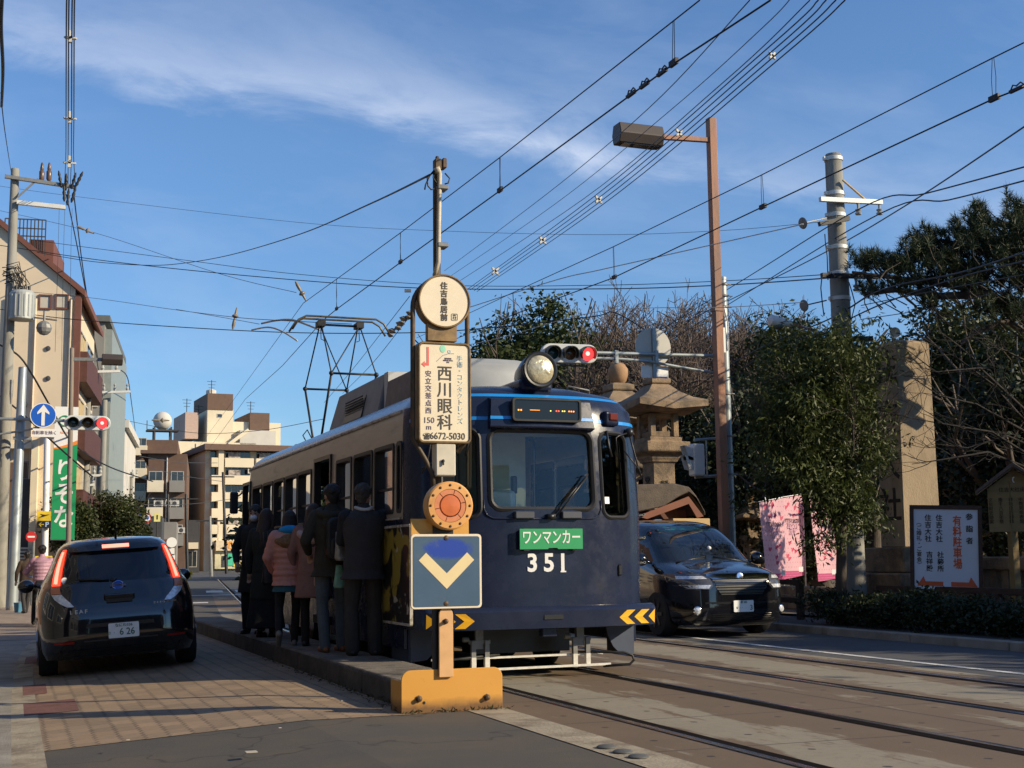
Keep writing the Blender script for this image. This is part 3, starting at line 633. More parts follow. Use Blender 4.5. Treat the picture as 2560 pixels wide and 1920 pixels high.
# roof equipment
def roofbox(name, p0, p1, x0, x1, z1, m, zb=2.9, slope=.12):
    y0, y1 = p0, p1; b = MB()
    b.rings([[(x0, y0, zb), (x1, y0, zb), (x1, y1, zb), (x0, y1, zb)], [(x0+slope, y0+.03, z1), (x1-slope, y0+.03, z1), (x1-slope, y1-.22, z1), (x0+slope, y1-.22, z1)]])
    return b.build(name, m, tram, bevel=.02, seg=2)
M_AC = mat('roof_unit_grey', (.20, .195, .19), .55, var=.15, scale=5, c2=(.12, .10, .08), thr=(.55, .72))
M_ACB = mat('roof_unit_brown', (.15, .115, .095), .6, var=.25, scale=7, c2=(.07, .055, .045), thr=(.5, .68))
ac = roofbox('roof_unit', 15.55, 18.25, XC-.82, XC+.82, 3.46, M_AC)
b = MB(); g0, g1 = 16.35, 17.3
b.obox((XC-.775, (g0+g1)/2, 3.13), (0, 1, 0), Vector((.26, 0, 1)).normalized(), Vector((-1, 0, .26)).normalized(), .95, .30, .02); gr = b.build('vent_grille', M_BLKPAINT, ac)
b = MB()
for k in range(9): b.obox((XC-.79, (g0+g1)/2, 3.0+k*.033), (0, 1, 0), Vector((.26, 0, 1)).normalized(), Vector((-1, 0, .26)).normalized(), .93, .008, .02)
b.build('louvre', M_DARKSTEEL, gr)
b = MB(); rs = []
for y, s_ in ((13.55, .86), (13.6, .97), (14.2, 1.0), (15.3, 1.0)):
    rs.append([(XC+.72*s_*math.cos(a)*abs(math.cos(a))**-.45, y, 2.86+.53*s_*abs(math.sin(a))**.8) for a in [math.pi*(k+.001)/18 for k in range(18)]+[math.pi*.9999]])
b.rings(rs); rc_ = b.build('roof_cover', mat('pale_grey_cover', (.27, .285, .295), .5, var=.12, scale=3), tram, smooth='auto')
b = MB(); b.obox((XC-.755, 14.45, 3.10), (0, 1, 0), Vector((.12, 0, 1)).normalized(), Vector((-1, 0, .12)).normalized(), 1.75, .44, .03); b.build('side_panel', M_ACB, rc_, bevel=.01)
b = MB(); b.box(XC-.74, XC-.1, 15.32, 15.5, 2.9, 3.44); b.build('roof_divider', mat('pale_panel', (.5, .5, .47), .6, var=.1), tram)
b = MB(); b.sph((XC-.5, 21.9, 3.05), (.07, .12, .07), 10, 6); b.tube([(XC-.5, 22.0, 3.05), (XC-.6, 22.4, 2.98), (XC-.62, 22.5, 2.86)], .012, 6); b.build('roof_horn', M_BLKPAINT, tram, smooth=True)
# pantograph (diamond frame)
pg = MB(); PX = XC
nk, fk, tp = AX(885, 935, PX), AX(815, 974, PX), AX(845, 817, PX)
yc = (nk.y+fk.y)/2
pb = MB()
for s_ in (-1, 1): pb.box(PX+s_*.36-.03, PX+s_*.36+.03, yc-.75, yc+.75, 3.02, 3.08); pb.cyl((PX+s_*.36, yc-.6, 2.9), (PX+s_*.36, yc-.6, 3.05), .05, n=10); pb.cyl((PX+s_*.36, yc+.6, 2.9), (PX+s_*.36, yc+.6, 3.05), .05, n=10)
for dy in (-.6, -.2, .25, .6): pb.box(PX-.4, PX+.4, yc+dy-.03, yc+dy+.03, 3.06, 3.12)
pb.tube([(PX-.42, yc+.5, 3.1), (PX-.5, yc+.45, 3.22), (PX-.46, yc+.3, 3.3), (PX-.38, yc+.2, 3.1)], .01, 5)
pan = pb.build('pantograph', M_DARKSTEEL, tram)
W1, W2 = .36, .32
for e_, kn_ in ((-.28, nk), (.28, fk)):
    for s_ in (-1, 1): b = MB(); b.tube([(PX+s_*W1, yc+e_, 3.1), (PX+s_*W1, kn_.y, kn_.z)], .019, 8); b.build('lower_arm', M_DARKSTEEL, pan, smooth=True)
    b = MB(); b.tube([(PX-W1, kn_.y, kn_.z), (PX+W1, kn_.y, kn_.z)], .018, 8); b.build('cross_tube', M_DARKSTEEL, pan, smooth=True)
b = MB()
for s_ in (-1, 1):
    b.tube([(PX+s_*W1, nk.y, nk.z), (PX+s_*W2, yc-.06, tp.z)], .012, 6); b.tube([(PX+s_*W1, fk.y, fk.z), (PX+s_*W2, yc+.06, tp.z)], .012, 6)
b.tube([(PX-W1, nk.y, nk.z), (PX+W2, yc-.06, tp.z)], .011, 6); b.tube([(PX+W1, fk.y, fk.z), (PX-W2, yc+.06, tp.z)], .011, 6)
for y, z in ((nk.y, nk.z), (fk.y, fk.z)):
    for s_ in (-1, 1): b.sph((PX+s_*W1, y, z), .04, 8, 6)
b.build('upper_arm', M_DARKSTEEL, pan, smooth=True)
b = MB(); zt = tp.z+.06
b.tube([(PX-W2-.05, yc, tp.z), (PX+W2+.05, yc, tp.z)], .02, 6)
for s_ in (-1, 1): b.box(PX+s_*W2-.06, PX+s_*W2+.06, yc-.12, yc+.12, tp.z-.04, tp.z+.05); b.tube([(PX+s_*W2, yc, tp.z), (PX+s_*W2, yc-.05, tp.z-.25), (PX+s_*(W2-.05), yc-.05, tp.z-.27)], .008, 5)
b.build('head_frame', M_DARKSTEEL, pan)
b = MB()
for dy in (-.13, .13):
    b.tube([(PX-.81, yc+dy, zt-.18), (PX-.71, yc+dy, zt-.02), (PX-.58, yc+dy, zt+.05), (PX+.58, yc+dy, zt+.05), (PX+.71, yc+dy, zt-.02), (PX+.81, yc+dy, zt-.18)], .017, 8)
b.build('collector_bow', mat('collector_brass', (.14, .11, .06), .45, .6, var=.2), pan, smooth=True)
# far end mirror
b = MB(); m0 = AX(588, 1255, SX-.12); b.box(m0.x-.09, m0.x+.05, m0.y-.03, m0.y+.03, m0.z-.2, m0.z+.17); mr = b.build('side_mirror', M_BLKPAINT, tram, bevel=.04, seg=3)
b = MB(); b.tube([(m0.x+.05, m0.y, m0.z+.1), (SX+.03, m0.y+.05, m0.z+.18)], .014, 6); b.tube([(m0.x+.05, m0.y, m0.z-.1), (SX+.03, m0.y+.05, m0.z-.02)], .014, 6); b.build('mirror_arm', M_BLKPAINT, mr)
# ---------------------------------------------------------------- stop sign on its pole
M_POLEB = mat('weathered_brown_pole', (.075, .055, .035), .6, .3, var=.3, scale=9, c2=(.16, .09, .04), thr=(.5, .7))
M_PIPE = mat('pale_conduit', (.50, .44, .33), .5, var=.15, scale=12, c2=(.25, .18, .1), thr=(.58, .75))
M_RIM = mat('rusty_brown_rim', (.17, .11, .05), .5, .3, var=.3, scale=10, c2=(.30, .19, .08), thr=(.48, .66))
M_FACE = mat('aged_cream_acrylic', (.78, .68, .50), .3, var=.05, scale=6, c2=(.66, .52, .33), thr=(.6, .8))
M_INK = mat('dark_brown_ink', (.06, .05, .04), .6, var=0); M_INKP = mat('purple_grey_ink', (.16, .12, .17), .6, var=0)
M_INKB = mat('pale_blue_ink', (.42, .52, .56), .6, var=0); M_INKR = mat('faded_red_ink', (.72, .14, .12), .6, var=0); M_INKG = mat('mint_ink', (.30, .66, .48), .6, var=0)
SY = 10.8
def SP(px, py, d=0): p = AY(px, py, SY); p.y -= d; return p
UX, UZ, UY = Vector((1, 0, 0)), Vector((0, 0, 1)), Vector((0, 1, 0))
p0 = SP(1098, 1560); pb_ = Vector((p0.x, SY+.14, .205))
ss = thing('tram_stop_sign', 'tall tram stop sign with round name disc over a cream clinic board', 'sign', pb_)
top = AY(1103, 418, SY+.14)
px0 = SP(1104, 600).x
b = MB(); b.tube([(px0, SY+.14, .205), (px0, SY+.14, top.z-.12), (px0, SY+.14, top.z)], [.034, .034, .032], 12); b.build('pole', M_POLEB, ss, smooth='auto')
b = MB(); h0 = AY(1094, 428, SY+.1); c1 = AY(1098, 445, SY+.08); c2 = AY(1097, 560, SY+.08); c3 = AY(1096, 655, SY+.08); c4 = AY(1086, 690, SY+.1)
b.tube([AY(1088, 428, SY+.07), AY(1094, 424, SY+.07), AY(1099, 434, SY+.08), c2, c3, c4], [.03, .036, .022, .020, .020, .020], 10); b.build('conduit', M_PIPE, ss, smooth=True)
b = MB()
for py in (470, 614): q = AY(1103, py, SY+.1); b.box(q.x-.045, q.x+.055, SY+.05, SY+.18, q.z-.02, q.z+.02)
b.build('clamp', M_GREYSTEEL, ss, bevel=.006)
b = MB(); q = AY(1101, 405, SY+.1)
b.box(q.x-.06, q.x+.0, SY+.06, SY+.14, q.z-.08, q.z+.02); b.box(q.x+.01, q.x+.05, SY+.06, SY+.16, q.z-.06, q.z+.03); b.cyl((q.x-.03, SY+.1, q.z), (q.x-.03, SY+.1, q.z+.05), .018, n=8)
b.build('insulator', M_POLEB, ss, bevel=.008)
def arcw(pts, r=.007):
    bb = MB(); bb.tube(pts, r, 5); return bb
for pts in (((1090, 425), (1068, 445), (1070, 465), (1078, 474), (1086, 472)), ((1084, 430), (1083, 445), (1090, 455), (1096, 462)), ((1112, 433), (1124, 446), (1120, 458), (1112, 460)), ((1090, 420), (1075, 438), (1064, 462), (1062, 474))):
    arcw([AY(*p, SY+.08) for p in pts]).build('cable_loop', M_BLACK, ss, smooth=True)
# frame of bent tube carrying the two light boxes
rc = SP(1111, 753)
lx, rx = SP(1036, 900).x, SP(1173, 900).x; R_ = (rx-lx)/2; mxx = (lx+rx)/2
b = MB(); zr = SP(1111, 770).z
pts = [SP(1089, 1225), SP(1087, 1185), SP(1070, 1150)]; pts = [Vector((p.x, SY+.06, p.z)) for p in pts]+[Vector((lx, SY+.05, SP(1036, 1095).z)), Vector((lx, SY+.05, zr))]
pts += [Vector((mxx-R_*math.cos(a), SY+.05, zr+R_*math.sin(a))) for a in [R(x) for x in range(10, 180, 12)]]
pts += [Vector((rx, SY+.05, zr)), Vector((rx, SY+.05, SP(1173, 1095).z)), Vector((SP(1150, 1130).x, SY+.06, SP(1150, 1130).z))]
b.tube(pts, .022, 8); b.build('tube_frame', M_POLEB, ss, smooth=True)
def lightbox(nm, outline, inner, o, d, rimm):
    b = MB(); b.ringprism(outline, inner, o, UX, UZ, UY, -.012, d); bx = b.build(nm, rimm, ss, bevel=.006)
    b = MB(); b.prism(inner, o, UX, UZ, UY, 0, d-.01); b.build('face', M_FACE, bx); return bx
rad = .228
rb = lightbox('name_disc', circ(rad+.012, 48), circ(rad-.006, 48), rc, .12, M_RIM)
text('住吉鳥居前', .068, M_INK, rb, SP(1110, 755, .002), vert=True, bold=.02, line=1.03)
bx_ = SP(1136, 793, .002)
b = MB(); b.ringprism(rrect(.058, .062, .01, 3), rrect(.052, .056, .008, 3), bx_, UX, UZ, UY, -.001, .003); b.build('route_box', M_INK, rb)
text('12', .036, M_INK, rb, bx_+Vector((0, -.0, -.008)), bold=.02); text('HN', .018, M_INK, rb, bx_+Vector((0, 0, .017)))
b = MB(); q0, q1 = SP(1072, 815), SP(1144, 850); b.box(q0.x, q1.x, SY+.02, SY+.10, q1.z-.01, q0.z+.03); b.build('neck_plate', M_RIM, ss)
tl, br_ = SP(1045, 853), SP(1178, 1110); cc = (tl+br_)/2; W_, H_ = br_.x-tl.x, tl.z-br_.z
ab = lightbox('clinic_board', rrect(W_, H_, .045, 5), rrect(W_-.036, H_-.04, .035, 5), cc, .13, M_RIM)
text('西川眼科', .142, M_INK, ab, SP(1112, 997, .002), vert=True, bold=.006, line=1.0)
text('安立交差点西', .058, M_INKP, ab, SP(1071, 981, .002), vert=True, bold=.006, line=1.1)
text('150', .07, M_INKP, ab, SP(1072, 1051, .002)); text('m', .066, M_INKP, ab, SP(1072, 1068, .002))
text('手術・コンタクトレンズ', .054, M_INKB, ab, SP(1150, 975, .002), vert=True, bold=.006, line=1.02)
text('6672-5030', .082, M_INK, ab, SP(1119, 1091, .002), bold=.004, sx=.90); text('☎', .055, M_INK, ab, SP(1067, 1091, .002))
b = MB(); b.sph(SP(1107, 872, .002), (.028, .001, .033), 12, 8); b.build('logo', M_INKG, ab)
b = MB(); b.tube([SP(1092, 903, .002), SP(1108, 888, .002), SP(1122, 884, .002), SP(1135, 884, .002)], .003, 4); q = SP(1123, 879, .002)
b.ringprism(rrect(.026, .026, .006), rrect(.016, .016, .004), q, UX, UZ, UY, -.001, .002); b.build('logo_line', M_INKB, ab)
for k in range(3): text(('西川眼科', 'NISHIKAWA', 'EYE')[k], .016, M_INKP, ab, SP(1120, 897+k*4.5, .002))
b = MB(); ar = [(-.035, 0), (-.004, .026), (-.004, .011), (.014, .011), (.014, .15), (.034, .15), (.034, -.011), (-.004, -.011), (-.004, -.026)]
b.prism(ar, SP(1063, 910, .001), UX, UZ, UY, -.002, .001); b.build('turn_arrow', M_INKR, ab)
q0, q1 = SP(1095, 1113), SP(1140, 1190)
b = MB(); b.box(q0.x-.02, q1.x, SY+.0, SY+.12, q1.z, q0.z+.02); jb = b.build('switch_box', mat('cream_steel', (.58, .53, .42), .4, var=.1, scale=7), ss, bevel=.01)
b = MB(); q = SP(1107, 1153); b.cyl((q.x, SY-.002, q.z), (q.x, SY-.012, q.z), .014, n=12); b.box(q.x-.006, q.x+.006, SY-.02, SY-.008, q.z-.035, q.z+.015); b.build('latch', M_BLKPAINT, jb)
# ---------------------------------------------------------------- yellow end marker with arrow board and reflector
MY = 10.02
def MP(px, py, d=0): p = AY(px, py, MY); p.y -= d; return p
bl, brr = AY(1003, 1785, MY), AY(1257, 1780, MY)
em = thing('platform_end_marker', 'yellow steel end marker with a blue arrow board and an orange round reflector', 'road marker', ((bl.x+brr.x)/2, MY, 0))
M_YEL = mat('worn_yellow_steel', (.58, .31, .06), .5, var=.12, scale=5, c2=(.30, .14, .05), thr=(.58, .78))
ztop = MP(1130, 1672).z; w2 = (brr.x-bl.x)/2; cxm = (bl.x+brr.x)/2
out = [(-w2, -.02), (w2, -.02)]+[(w2-.075+.075*math.cos(R(a)), ztop-.075+.075*math.sin(R(a))) for a in range(0, 91, 15)]+[(-w2+.075+.075*math.cos(R(a)), ztop-.075+.075*math.sin(R(a))) for a in range(90, 181, 15)]
def _yel(t, p, o):
    x, y, z = sepxyz(t, o)
    n = _noise(t, o, 6, 7, .7)
    c = mixc(t, _noise(t, o, 3, 5), (.56, .26, .034), (.64, .32, .06))
    low = _m(t, 'SUBTRACT', 1, _m(t, 'MINIMUM', _m(t, 'DIVIDE', z, .16), 1))
    c = mixc(t, _ramp(t, _m(t, 'ADD', _m(t, 'MULTIPLY', low, .75), _m(t, 'MULTIPLY', n, .55)), [(.5, 0), (.85, .85)]), c, (.10, .05, .025))
    c = mixc(t, _ramp(t, _noise(t, o, 18, 6, .75), [(.62, 0), (.7, .6)]), c, (.16, .07, .03))
    t.links.new(c, p.inputs['Base Color']); p.inputs['Roughness'].default_value = .5; bumpn(t, p, n, .2, .004)
b = MB(); b.prism(out, (cxm, MY, 0), UX, UZ, UY, 0, .012); b.box(bl.x, bl.x+.012, MY+.013, MY+.3, -.02, ztop-.08); b.box(brr.x-.012, brr.x, MY+.013, MY+.3, -.02, ztop-.08)
b.build('base_plate', ground_mat('rust_streaked_yellow', _yel), em, bevel=.004)
M_BOLT = mat('rusty_bolt', (.10, .065, .04), .6, .5, var=.3, scale=20)
for (px, py, r) in ((1047, 1747, .018), (1217, 1743, .018)):
    b = MB(); q = MP(px, py); b.lathe([(r*1.5, 0), (r*1.5, .01), (r, .012), (r, .035), (.0, .04)], q, 8, (0, -1, 0)); b.build('bolt', M_BOLT, em)
b = MB(); q = MP(1060, 1757); b.cyl((q.x, MY-.002, q.z), (q.x, MY+.0, q.z), .012, n=10); b.build('bolt_hole', M_BLKPAINT, em)
sx0, sx1 = MP(1095, 1600).x, MP(1130, 1600).x; hw_ = (sx1-sx0)/2; zt = MP(1112, 1518).z
b = MB(); b.prism([(-hw_, ztop-.06), (hw_, ztop-.06)]+[(hw_*math.cos(R(a)), zt-hw_+hw_*math.sin(R(a))) for a in range(0, 181, 20)], ((sx0+sx1)/2, MY-.03, 0), UX, UZ, UY, 0, .02)
b.build('post', mat('pale_orange_steel', (.62, .36, .16), .5, var=.12, scale=6, c2=(.34, .2, .1), thr=(.56, .75)), em, bevel=.003)
b = MB(); q = MP(1111, 1553); b.lathe([(.022, 0), (.022, .01), (.016, .014), (.014, .035), (0, .04)], (q.x, MY-.03, q.z), 8, (0, -1, 0)); b.build('bolt', M_BOLT, em)
b = MB(); b.box(sx0-.035, sx1+.02, MY+.014, MY+.05, ztop-.1, MP(1110, 1300).z); b.build('back_post', M_BLKPAINT, em)
# blue board
t0, t1 = MP(1022, 1336), MP(1199, 1519); bc = (t0+t1)/2; bw, bh = t1.x-t0.x, t0.z-t1.z
M_BW = mat('board_white_rim', (.74, .64, .48), .45, var=.06)
def _blueb(t, p, o):
    x, y, z = sepxyz(t, o)
    n = _noise(t, o, 5, 6, .65)
    c = mixc(t, n, (.035, .075, .135), (.065, .12, .19))
    e = t.nodes.new('ShaderNodeCombineXYZ'); t.links.new(_m(t, 'MULTIPLY', _m(t, 'SUBTRACT', x, bc.x+.01-cxm), 4.6), e.inputs[0]); t.links.new(_m(t, 'MULTIPLY', _m(t, 'SUBTRACT', z, bc.z+.175), 11), e.inputs[1])
    ln = t.nodes.new('ShaderNodeVectorMath'); ln.operation = 'LENGTH'; t.links.new(e.outputs[0], ln.inputs[0])
    f = _ramp(t, _m(t, 'ADD', ln.outputs['Value'], _m(t, 'MULTIPLY', _m(t, 'SUBTRACT', _noise(t, o, 16, 6, .7), .5), .7)), [(.72, 1), (1.0, 0)])
    c = mixc(t, f, c, (.012, .05, .33))
    c = mixc(t, _ramp(t, _noise(t, o, 9, 7, .75), [(.55, 0), (.75, .4)]), c, (.12, .14, .15))
    t.links.new(c, p.inputs['Base Color']); p.inputs['Roughness'].default_value = .42
b = MB(); b.prism(rrect(bw, bh, .03, 4), (bc.x, MY-.055, bc.z), UX, UZ, UY, 0, .022); bd = b.build('arrow_board', M_BW, em, bevel=.003)
b = MB(); b.prism(rrect(bw-.035, bh-.035, .02, 4), (bc.x, MY-.058, bc.z), UX, UZ, UY, 0, .004); b.build('blue_field', ground_mat('painted_over_blue', _blueb), bd)
wq = .062; ay = MP(1111, 1472).z-bc.z; ah = .245
b = MB(); arm = .228
b.prism([(-arm, ay+arm*.98+.0), (-arm+wq*.95, ay+arm*.98+wq*.95), (0, ay+wq*1.95), (arm-wq*.95, ay+arm*.98+wq*.95), (arm, ay+arm*.98), (0, ay-.0)], (bc.x, MY-.060, bc.z), UX, UZ, UY, 0, .003)
b.build('down_arrow', mat('faded_cream_arrow', (.72, .58, .32), .5, var=.06), bd)
for py in (1345, 1508):
    b = MB(); q = MP(1110, py); b.lathe([(.02, 0), (.018, .006), (0, .01)], (q.x, MY-.057, q.z), 10, (0, -1, 0)); b.build('bolt', M_BOLT, bd)
# reflector
b = MB(); q0, q1 = MP(1030, 1300), MP(1174, 1338); b.box(q0.x, q1.x, MY+.02, MY+.05, q1.z-.02, q0.z+.01); b.build('bracket', M_YEL, em)
rcn = MP(1119, 1265); r0 = .192
b = MB(); b.lathe([(r0, .10), (r0, .0), (r0-.012, -.012), (.132, -.014), (.132, .01)], (rcn.x, MY-.06, rcn.z), 44, (0, 1, 0)); rf = b.build('reflector', mat('orange_lamp_rim', (.66, .33, .10), .5, var=.1, scale=6, c2=(.38, .17, .06), thr=(.56, .75)), em, smooth='auto')
M_RO = mat('orange_lens', (.58, .15, .045), .35, var=.14, scale=16); M_RS = mat('salmon_lens', (.60, .22, .10), .4, var=.1, scale=20)
b = MB(); b.lathe([(.086, .0), (.08, -.012), (0, -.018)], (rcn.x, MY-.062, rcn.z), 40, (0, 1, 0)); b.build('lens', M_RO, rf, smooth='auto')
for k in range(6):
    b = MB(); a0, a1 = R(k*60+14), R(k*60+71)
    po = [(.129*math.cos(a0+(a1-a0)*i/8), .129*math.sin(a0+(a1-a0)*i/8)) for i in range(9)]; pi = [(.091*math.cos(a0+(a1-a0)*i/8), .091*math.sin(a0+(a1-a0)*i/8)) for i in range(9)]
    b.prism(po+pi[::-1], (rcn.x, MY-.062, rcn.z), UX, UZ, UY, -.008, .01); b.build('lens_segment', M_RS, rf)
b = MB(); b.lathe([(.131, .005), (0, .004)], (rcn.x, MY-.06, rcn.z), 30, (0, 1, 0)); b.build('lens_back', M_BOLT, rf)
for k in range(12):
    a = R(k*30+15*0); b = MB(); b.sph((rcn.x+.162*math.cos(a), MY-.073, rcn.z+.162*math.sin(a)), (.011, .009, .011), 8, 5); b.build('rivet', M_BOLT, rf, smooth=True)
# weeds and grit at the foot of the plate
# ---------------------------------------------------------------- people
def solid(name, b, m, parent, voxel=.014, smooth=2, local=True):
    """melt overlapping closed pieces into one continuous surface"""
    t = b.build('t', m, None, fix=True)
    r = t.modifiers.new('r', 'REMESH'); r.mode = 'VOXEL'; r.voxel_size = voxel
    if smooth: s_ = t.modifiers.new('s', 'SMOOTH'); s_.factor = .5; s_.iterations = smooth
    dg = bpy.context.evaluated_depsgraph_get(); me = bpy.data.meshes.new_from_object(t.evaluated_get(dg))
    me.materials.clear(); me.materials.append(m); me.polygons.foreach_set('use_smooth', [True]*len(me.polygons))
    old = t.data; bpy.data.objects.remove(t); bpy.data.meshes.remove(old)
    o = bpy.data.objects.new(name, me); col.objects.link(o); o.parent = parent; return o
def cap(b, pts, rr, n=10):
    b.tube(pts, rr, n)
    for p, r in zip(pts, rr): b.sph(p, r*.985, n, 6)
def cloth(name, c, var=.15, rough=.85, bump=.5, bs=14): return mat(name, c, rough, var=var, scale=9, bump=bump, bscale=bs)
M_SKIN = mat('skin', (.40, .235, .16), .55, var=.08, scale=20)
M_HAIRB = mat('black_hair', (.012, .010, .009), .5, var=.3, scale=40, bump=.6, bscale=90)
M_HAIRD = mat('dark_brown_hair', (.030, .016, .010), .48, var=.3, scale=30, bump=.6, bscale=80)
M_HAIRG = mat('greying_hair', (.045, .04, .036), .6, var=.5, scale=60, bump=.6, bscale=90)
def hand(b, wr, d, side, k=1.0, curl=.5, up=Vector((0, 0, 1))):
    """palm, four bent fingers of unequal length and a thumb off the side of the palm"""
    d = Vector(d).normalized(); s_ = d.cross(up); s_ = s_.normalized() if s_.length > .05 else Vector((0, 1, 0)); nrm = s_.cross(d)
    wr = Vector(wr); b.sph(wr+d*.045*k, (.034*k,)*3, 8, 6); cap(b, [wr, wr+d*.05*k, wr+d*.085*k], [.026*k, .031*k, .028*k], 8)
    for i, ln in enumerate((.066, .076, .072, .056)):
        o = wr+d*.085*k+s_*(i-1.5)*.018*k; d2 = (d*math.cos(curl)+nrm*-math.sin(curl)); d3 = (d*math.cos(curl*2.1)+nrm*-math.sin(curl*2.1))
        cap(b, [o, o+d2*ln*.5*k, o+d2*ln*.5*k+d3*ln*.5*k], [.0088*k, .008*k, .007*k], 6)
    t0 = wr+d*.03*k+s_*side*-.026*k; cap(b, [t0, t0+(d*.6-s_*side*.8)*.035*k, t0+(d*.6-s_*side*.8)*.035*k+(d*.9-s_*side*.2)*.028*k], [.0105*k, .0095*k, .008*k], 6)
def person(label, loc, H, rz=0, feet=None, arms=None, skirt=None, jacket=None, trousers=None, shoes=None, hair=None, head_rz=0, group='passengers boarding the tram', lean=0, quilt=0, mask=False, wide=1.0, jlen=.80, sleeve=None, collar=None, lift=None, hood=None):
    k = H/1.70; t = thing('person', label, 'person', loc, rz, group)
    V = lambda x, y, z: Vector((x*k, (y+lean*max(0, z-.9))*k, z*k))
    fl, fr = feet or ((-.10, 0), (.10, .0))
    arms = arms or (((-.27, .02, 1.13), (-.25, .12, .90)), ((.27, .02, 1.13), (.25, .12, .90)))
    hipz = .89
    legs = []
    for sg, (fx, fy) in ((-1, fl), (1, fr)):
        az = .085
        if lift and lift[0] == sg: az = lift[1]
        kn = ((fx+sg*.095)/2+.01*sg, fy*.45+.035, .48)
        legs.append([V(sg*.095, 0, hipz), V(*kn), V(fx, fy-(.06 if az > .1 else 0), az)])
    hd = V(0, .015, 1.60); ch, sh = math.cos(head_rz), math.sin(head_rz)
    HR = lambda x, y, z: hd+Vector((x*ch-y*sh, x*sh+y*ch, z))*k
    # --- body, one skin from crown to ankle
    b = MB()
    def torso(b, g=0., qu=0, z0=.82, shoulders=True):
        pr = [(.82, .165, .115), (.90, .175, .125), (.98, .165, .118), (1.08, .155, .112), (1.2, .175, .125), (1.31, .19, .128), (1.39, .185, .115), (1.44, .12, .09), (1.47, .065, .06)]
        zs = np.linspace(z0, 1.47, 44 if qu else 16); rs = []
        for z in zs:
            rx = np.interp(z, [p[0] for p in pr], [p[1] for p in pr])+g; ry = np.interp(z, [p[0] for p in pr], [p[2] for p in pr])+g
            if qu and z < 1.42: q = abs(math.sin(math.pi*(z-.8)/.075)); rx += .018*(q-.6); ry += .018*(q-.6)
            rs.append([V(rx*wide*math.cos(a), ry*math.sin(a), z) for a in [2*math.pi*i/18 for i in range(18)]])
        b.rings(rs)
    def armp(b, g, i, end=1.0, qu=0):
        sg = (-1, 1)[i]; el, wr = arms[i]; s0 = V(sg*.178*wide, 0, 1.395); e = V(*el); w = V(*wr); w2 = e+(w-e)*end
        pts, rr = [], []
        for f in np.linspace(0, 1, 8): pts.append(s0.lerp(e, f)); rr.append((.058-.016*f+g)*k)
        for f in np.linspace(.12, 1, 8): pts.append(e.lerp(w2, f)); rr.append((.042-.014*f+g*(1-.15*f))*k)
        if qu: rr = [r*(1.06 if j % 2 else .95) for j, r in enumerate(rr)]
        cap(b, pts, rr)
    torso(b, -.012)
    for lg in legs: cap(b, lg, [.078*k, .052*k, .036*k])
    for i in (0, 1):
        armp(b, -.006, i); el, wr = V(*arms[i][0]), V(*arms[i][1]); hand(b, wr, wr-el, (-1, 1)[i], k)
    cap(b, [V(0, -.01, 1.42), V(0, 0, 1.50), hd+Vector((0, 0, -.04))*k], [.058*k, .05*k, .05*k])
    b.sph(HR(0, 0, .02), (.074*k, .092*k, .098*k), 14, 10); b.sph(HR(0, .035, -.045), (.055*k, .055*k, .062*k), 12, 8)
    b.sph(HR(0, .098, -.012), (.013*k, .018*k, .022*k), 8, 6); b.sph(HR(0, .086, -.062), (.026*k, .012*k, .009*k), 8, 6)
    for sg in (-1, 1): b.sph(HR(sg*.076, -.005, -.005), (.011*k, .020*k, .032*k), 8, 6)
    solid('body', b, M_SKIN, t, .0095, 1)
    b = MB()
    for sg in (-1, 1): b.sph(HR(sg*.031, .088, .012), (.012*k, .008*k, .007*k), 8, 6); b.sph(HR(sg*.031, .09, .034), (.017*k, .007*k, .004*k), 8, 6)
    b.build('eyes', M_HAIRB, t, smooth=True, local=True)
    if mask:
        b = MB(); b.sph(HR(0, .070, -.045), (.052*k, .050*k, .048*k), 12, 8); solid('face_mask', b, mat('white_mask', (.7, .72, .75), .8), t, .01, 1)
    if jacket:
        b = MB(); torso(b, .022+.012*bool(quilt), quilt, jlen)
        if sleeve is None:
            for i in (0, 1): armp(b, .018+.012*bool(quilt), i, .93, quilt)
        if jlen < .8:     # coat skirts
            zs = np.linspace(jlen, .84, 8); rs = []
            for z in zs:
                f = (.84-z)/(.84-jlen+1e-6); rx, ry = .195+.035*f, .145+.04*f
                rs.append([V(rx*wide*math.cos(a)*(1+.02*math.sin(5*a)*f), ry*math.sin(a)*(1+.03*math.sin(4*a+1)*f), z) for a in [2*math.pi*i/24 for i in range(24)]])
            b.rings(rs)
        cap(b, [V(0, -.005, 1.43), V(0, .0, 1.485)], [.085*k, .072*k])
        solid('jacket', b, jacket, t, .013, 2)
        if sleeve:
            b = MB()
            for i in (0, 1): armp(b, .016, i, .95)
            solid('sleeves', b, sleeve, t, .013, 2)
    if collar and collar is not M_AQUA:
        b = MB(); b.tube([V(.085*math.cos(a), -.012+.075*math.sin(a), 1.475+.012*math.cos(a*2)) for a in [2*math.pi*i/16 for i in range(17)]], [.020*k]*17, 8); solid('collar', b, collar, t, .011, 1)
    if collar is M_AQUA:
        b = MB(); b.sph(V(0, -.085, 1.475), (.125*k, .075*k, .062*k), 14, 8); b.tube([V(.105*math.cos(a), -.01+.095*math.sin(a), 1.47-.015*math.sin(a)) for a in [2*math.pi*i/18 for i in range(19)]], [.040*k]*19, 8); solid('inner_hood', b, M_AQUA, t, .011, 1)
    elif False: pass
    if hood:
        m_, r_, zz = hood
        b = MB(); b.sph(V(0, -.125, 1.32), (.155*k, .075*k, .10*k), 14, 8); b.tube([V(.155*math.cos(a), -.05+.115*math.sin(a), zz+.03*math.sin(a)) for a in [2*math.pi*i/20 for i in range(21)]], [r_*k]*21, 8)
        solid('hood', b, m_, t, .012, 1)
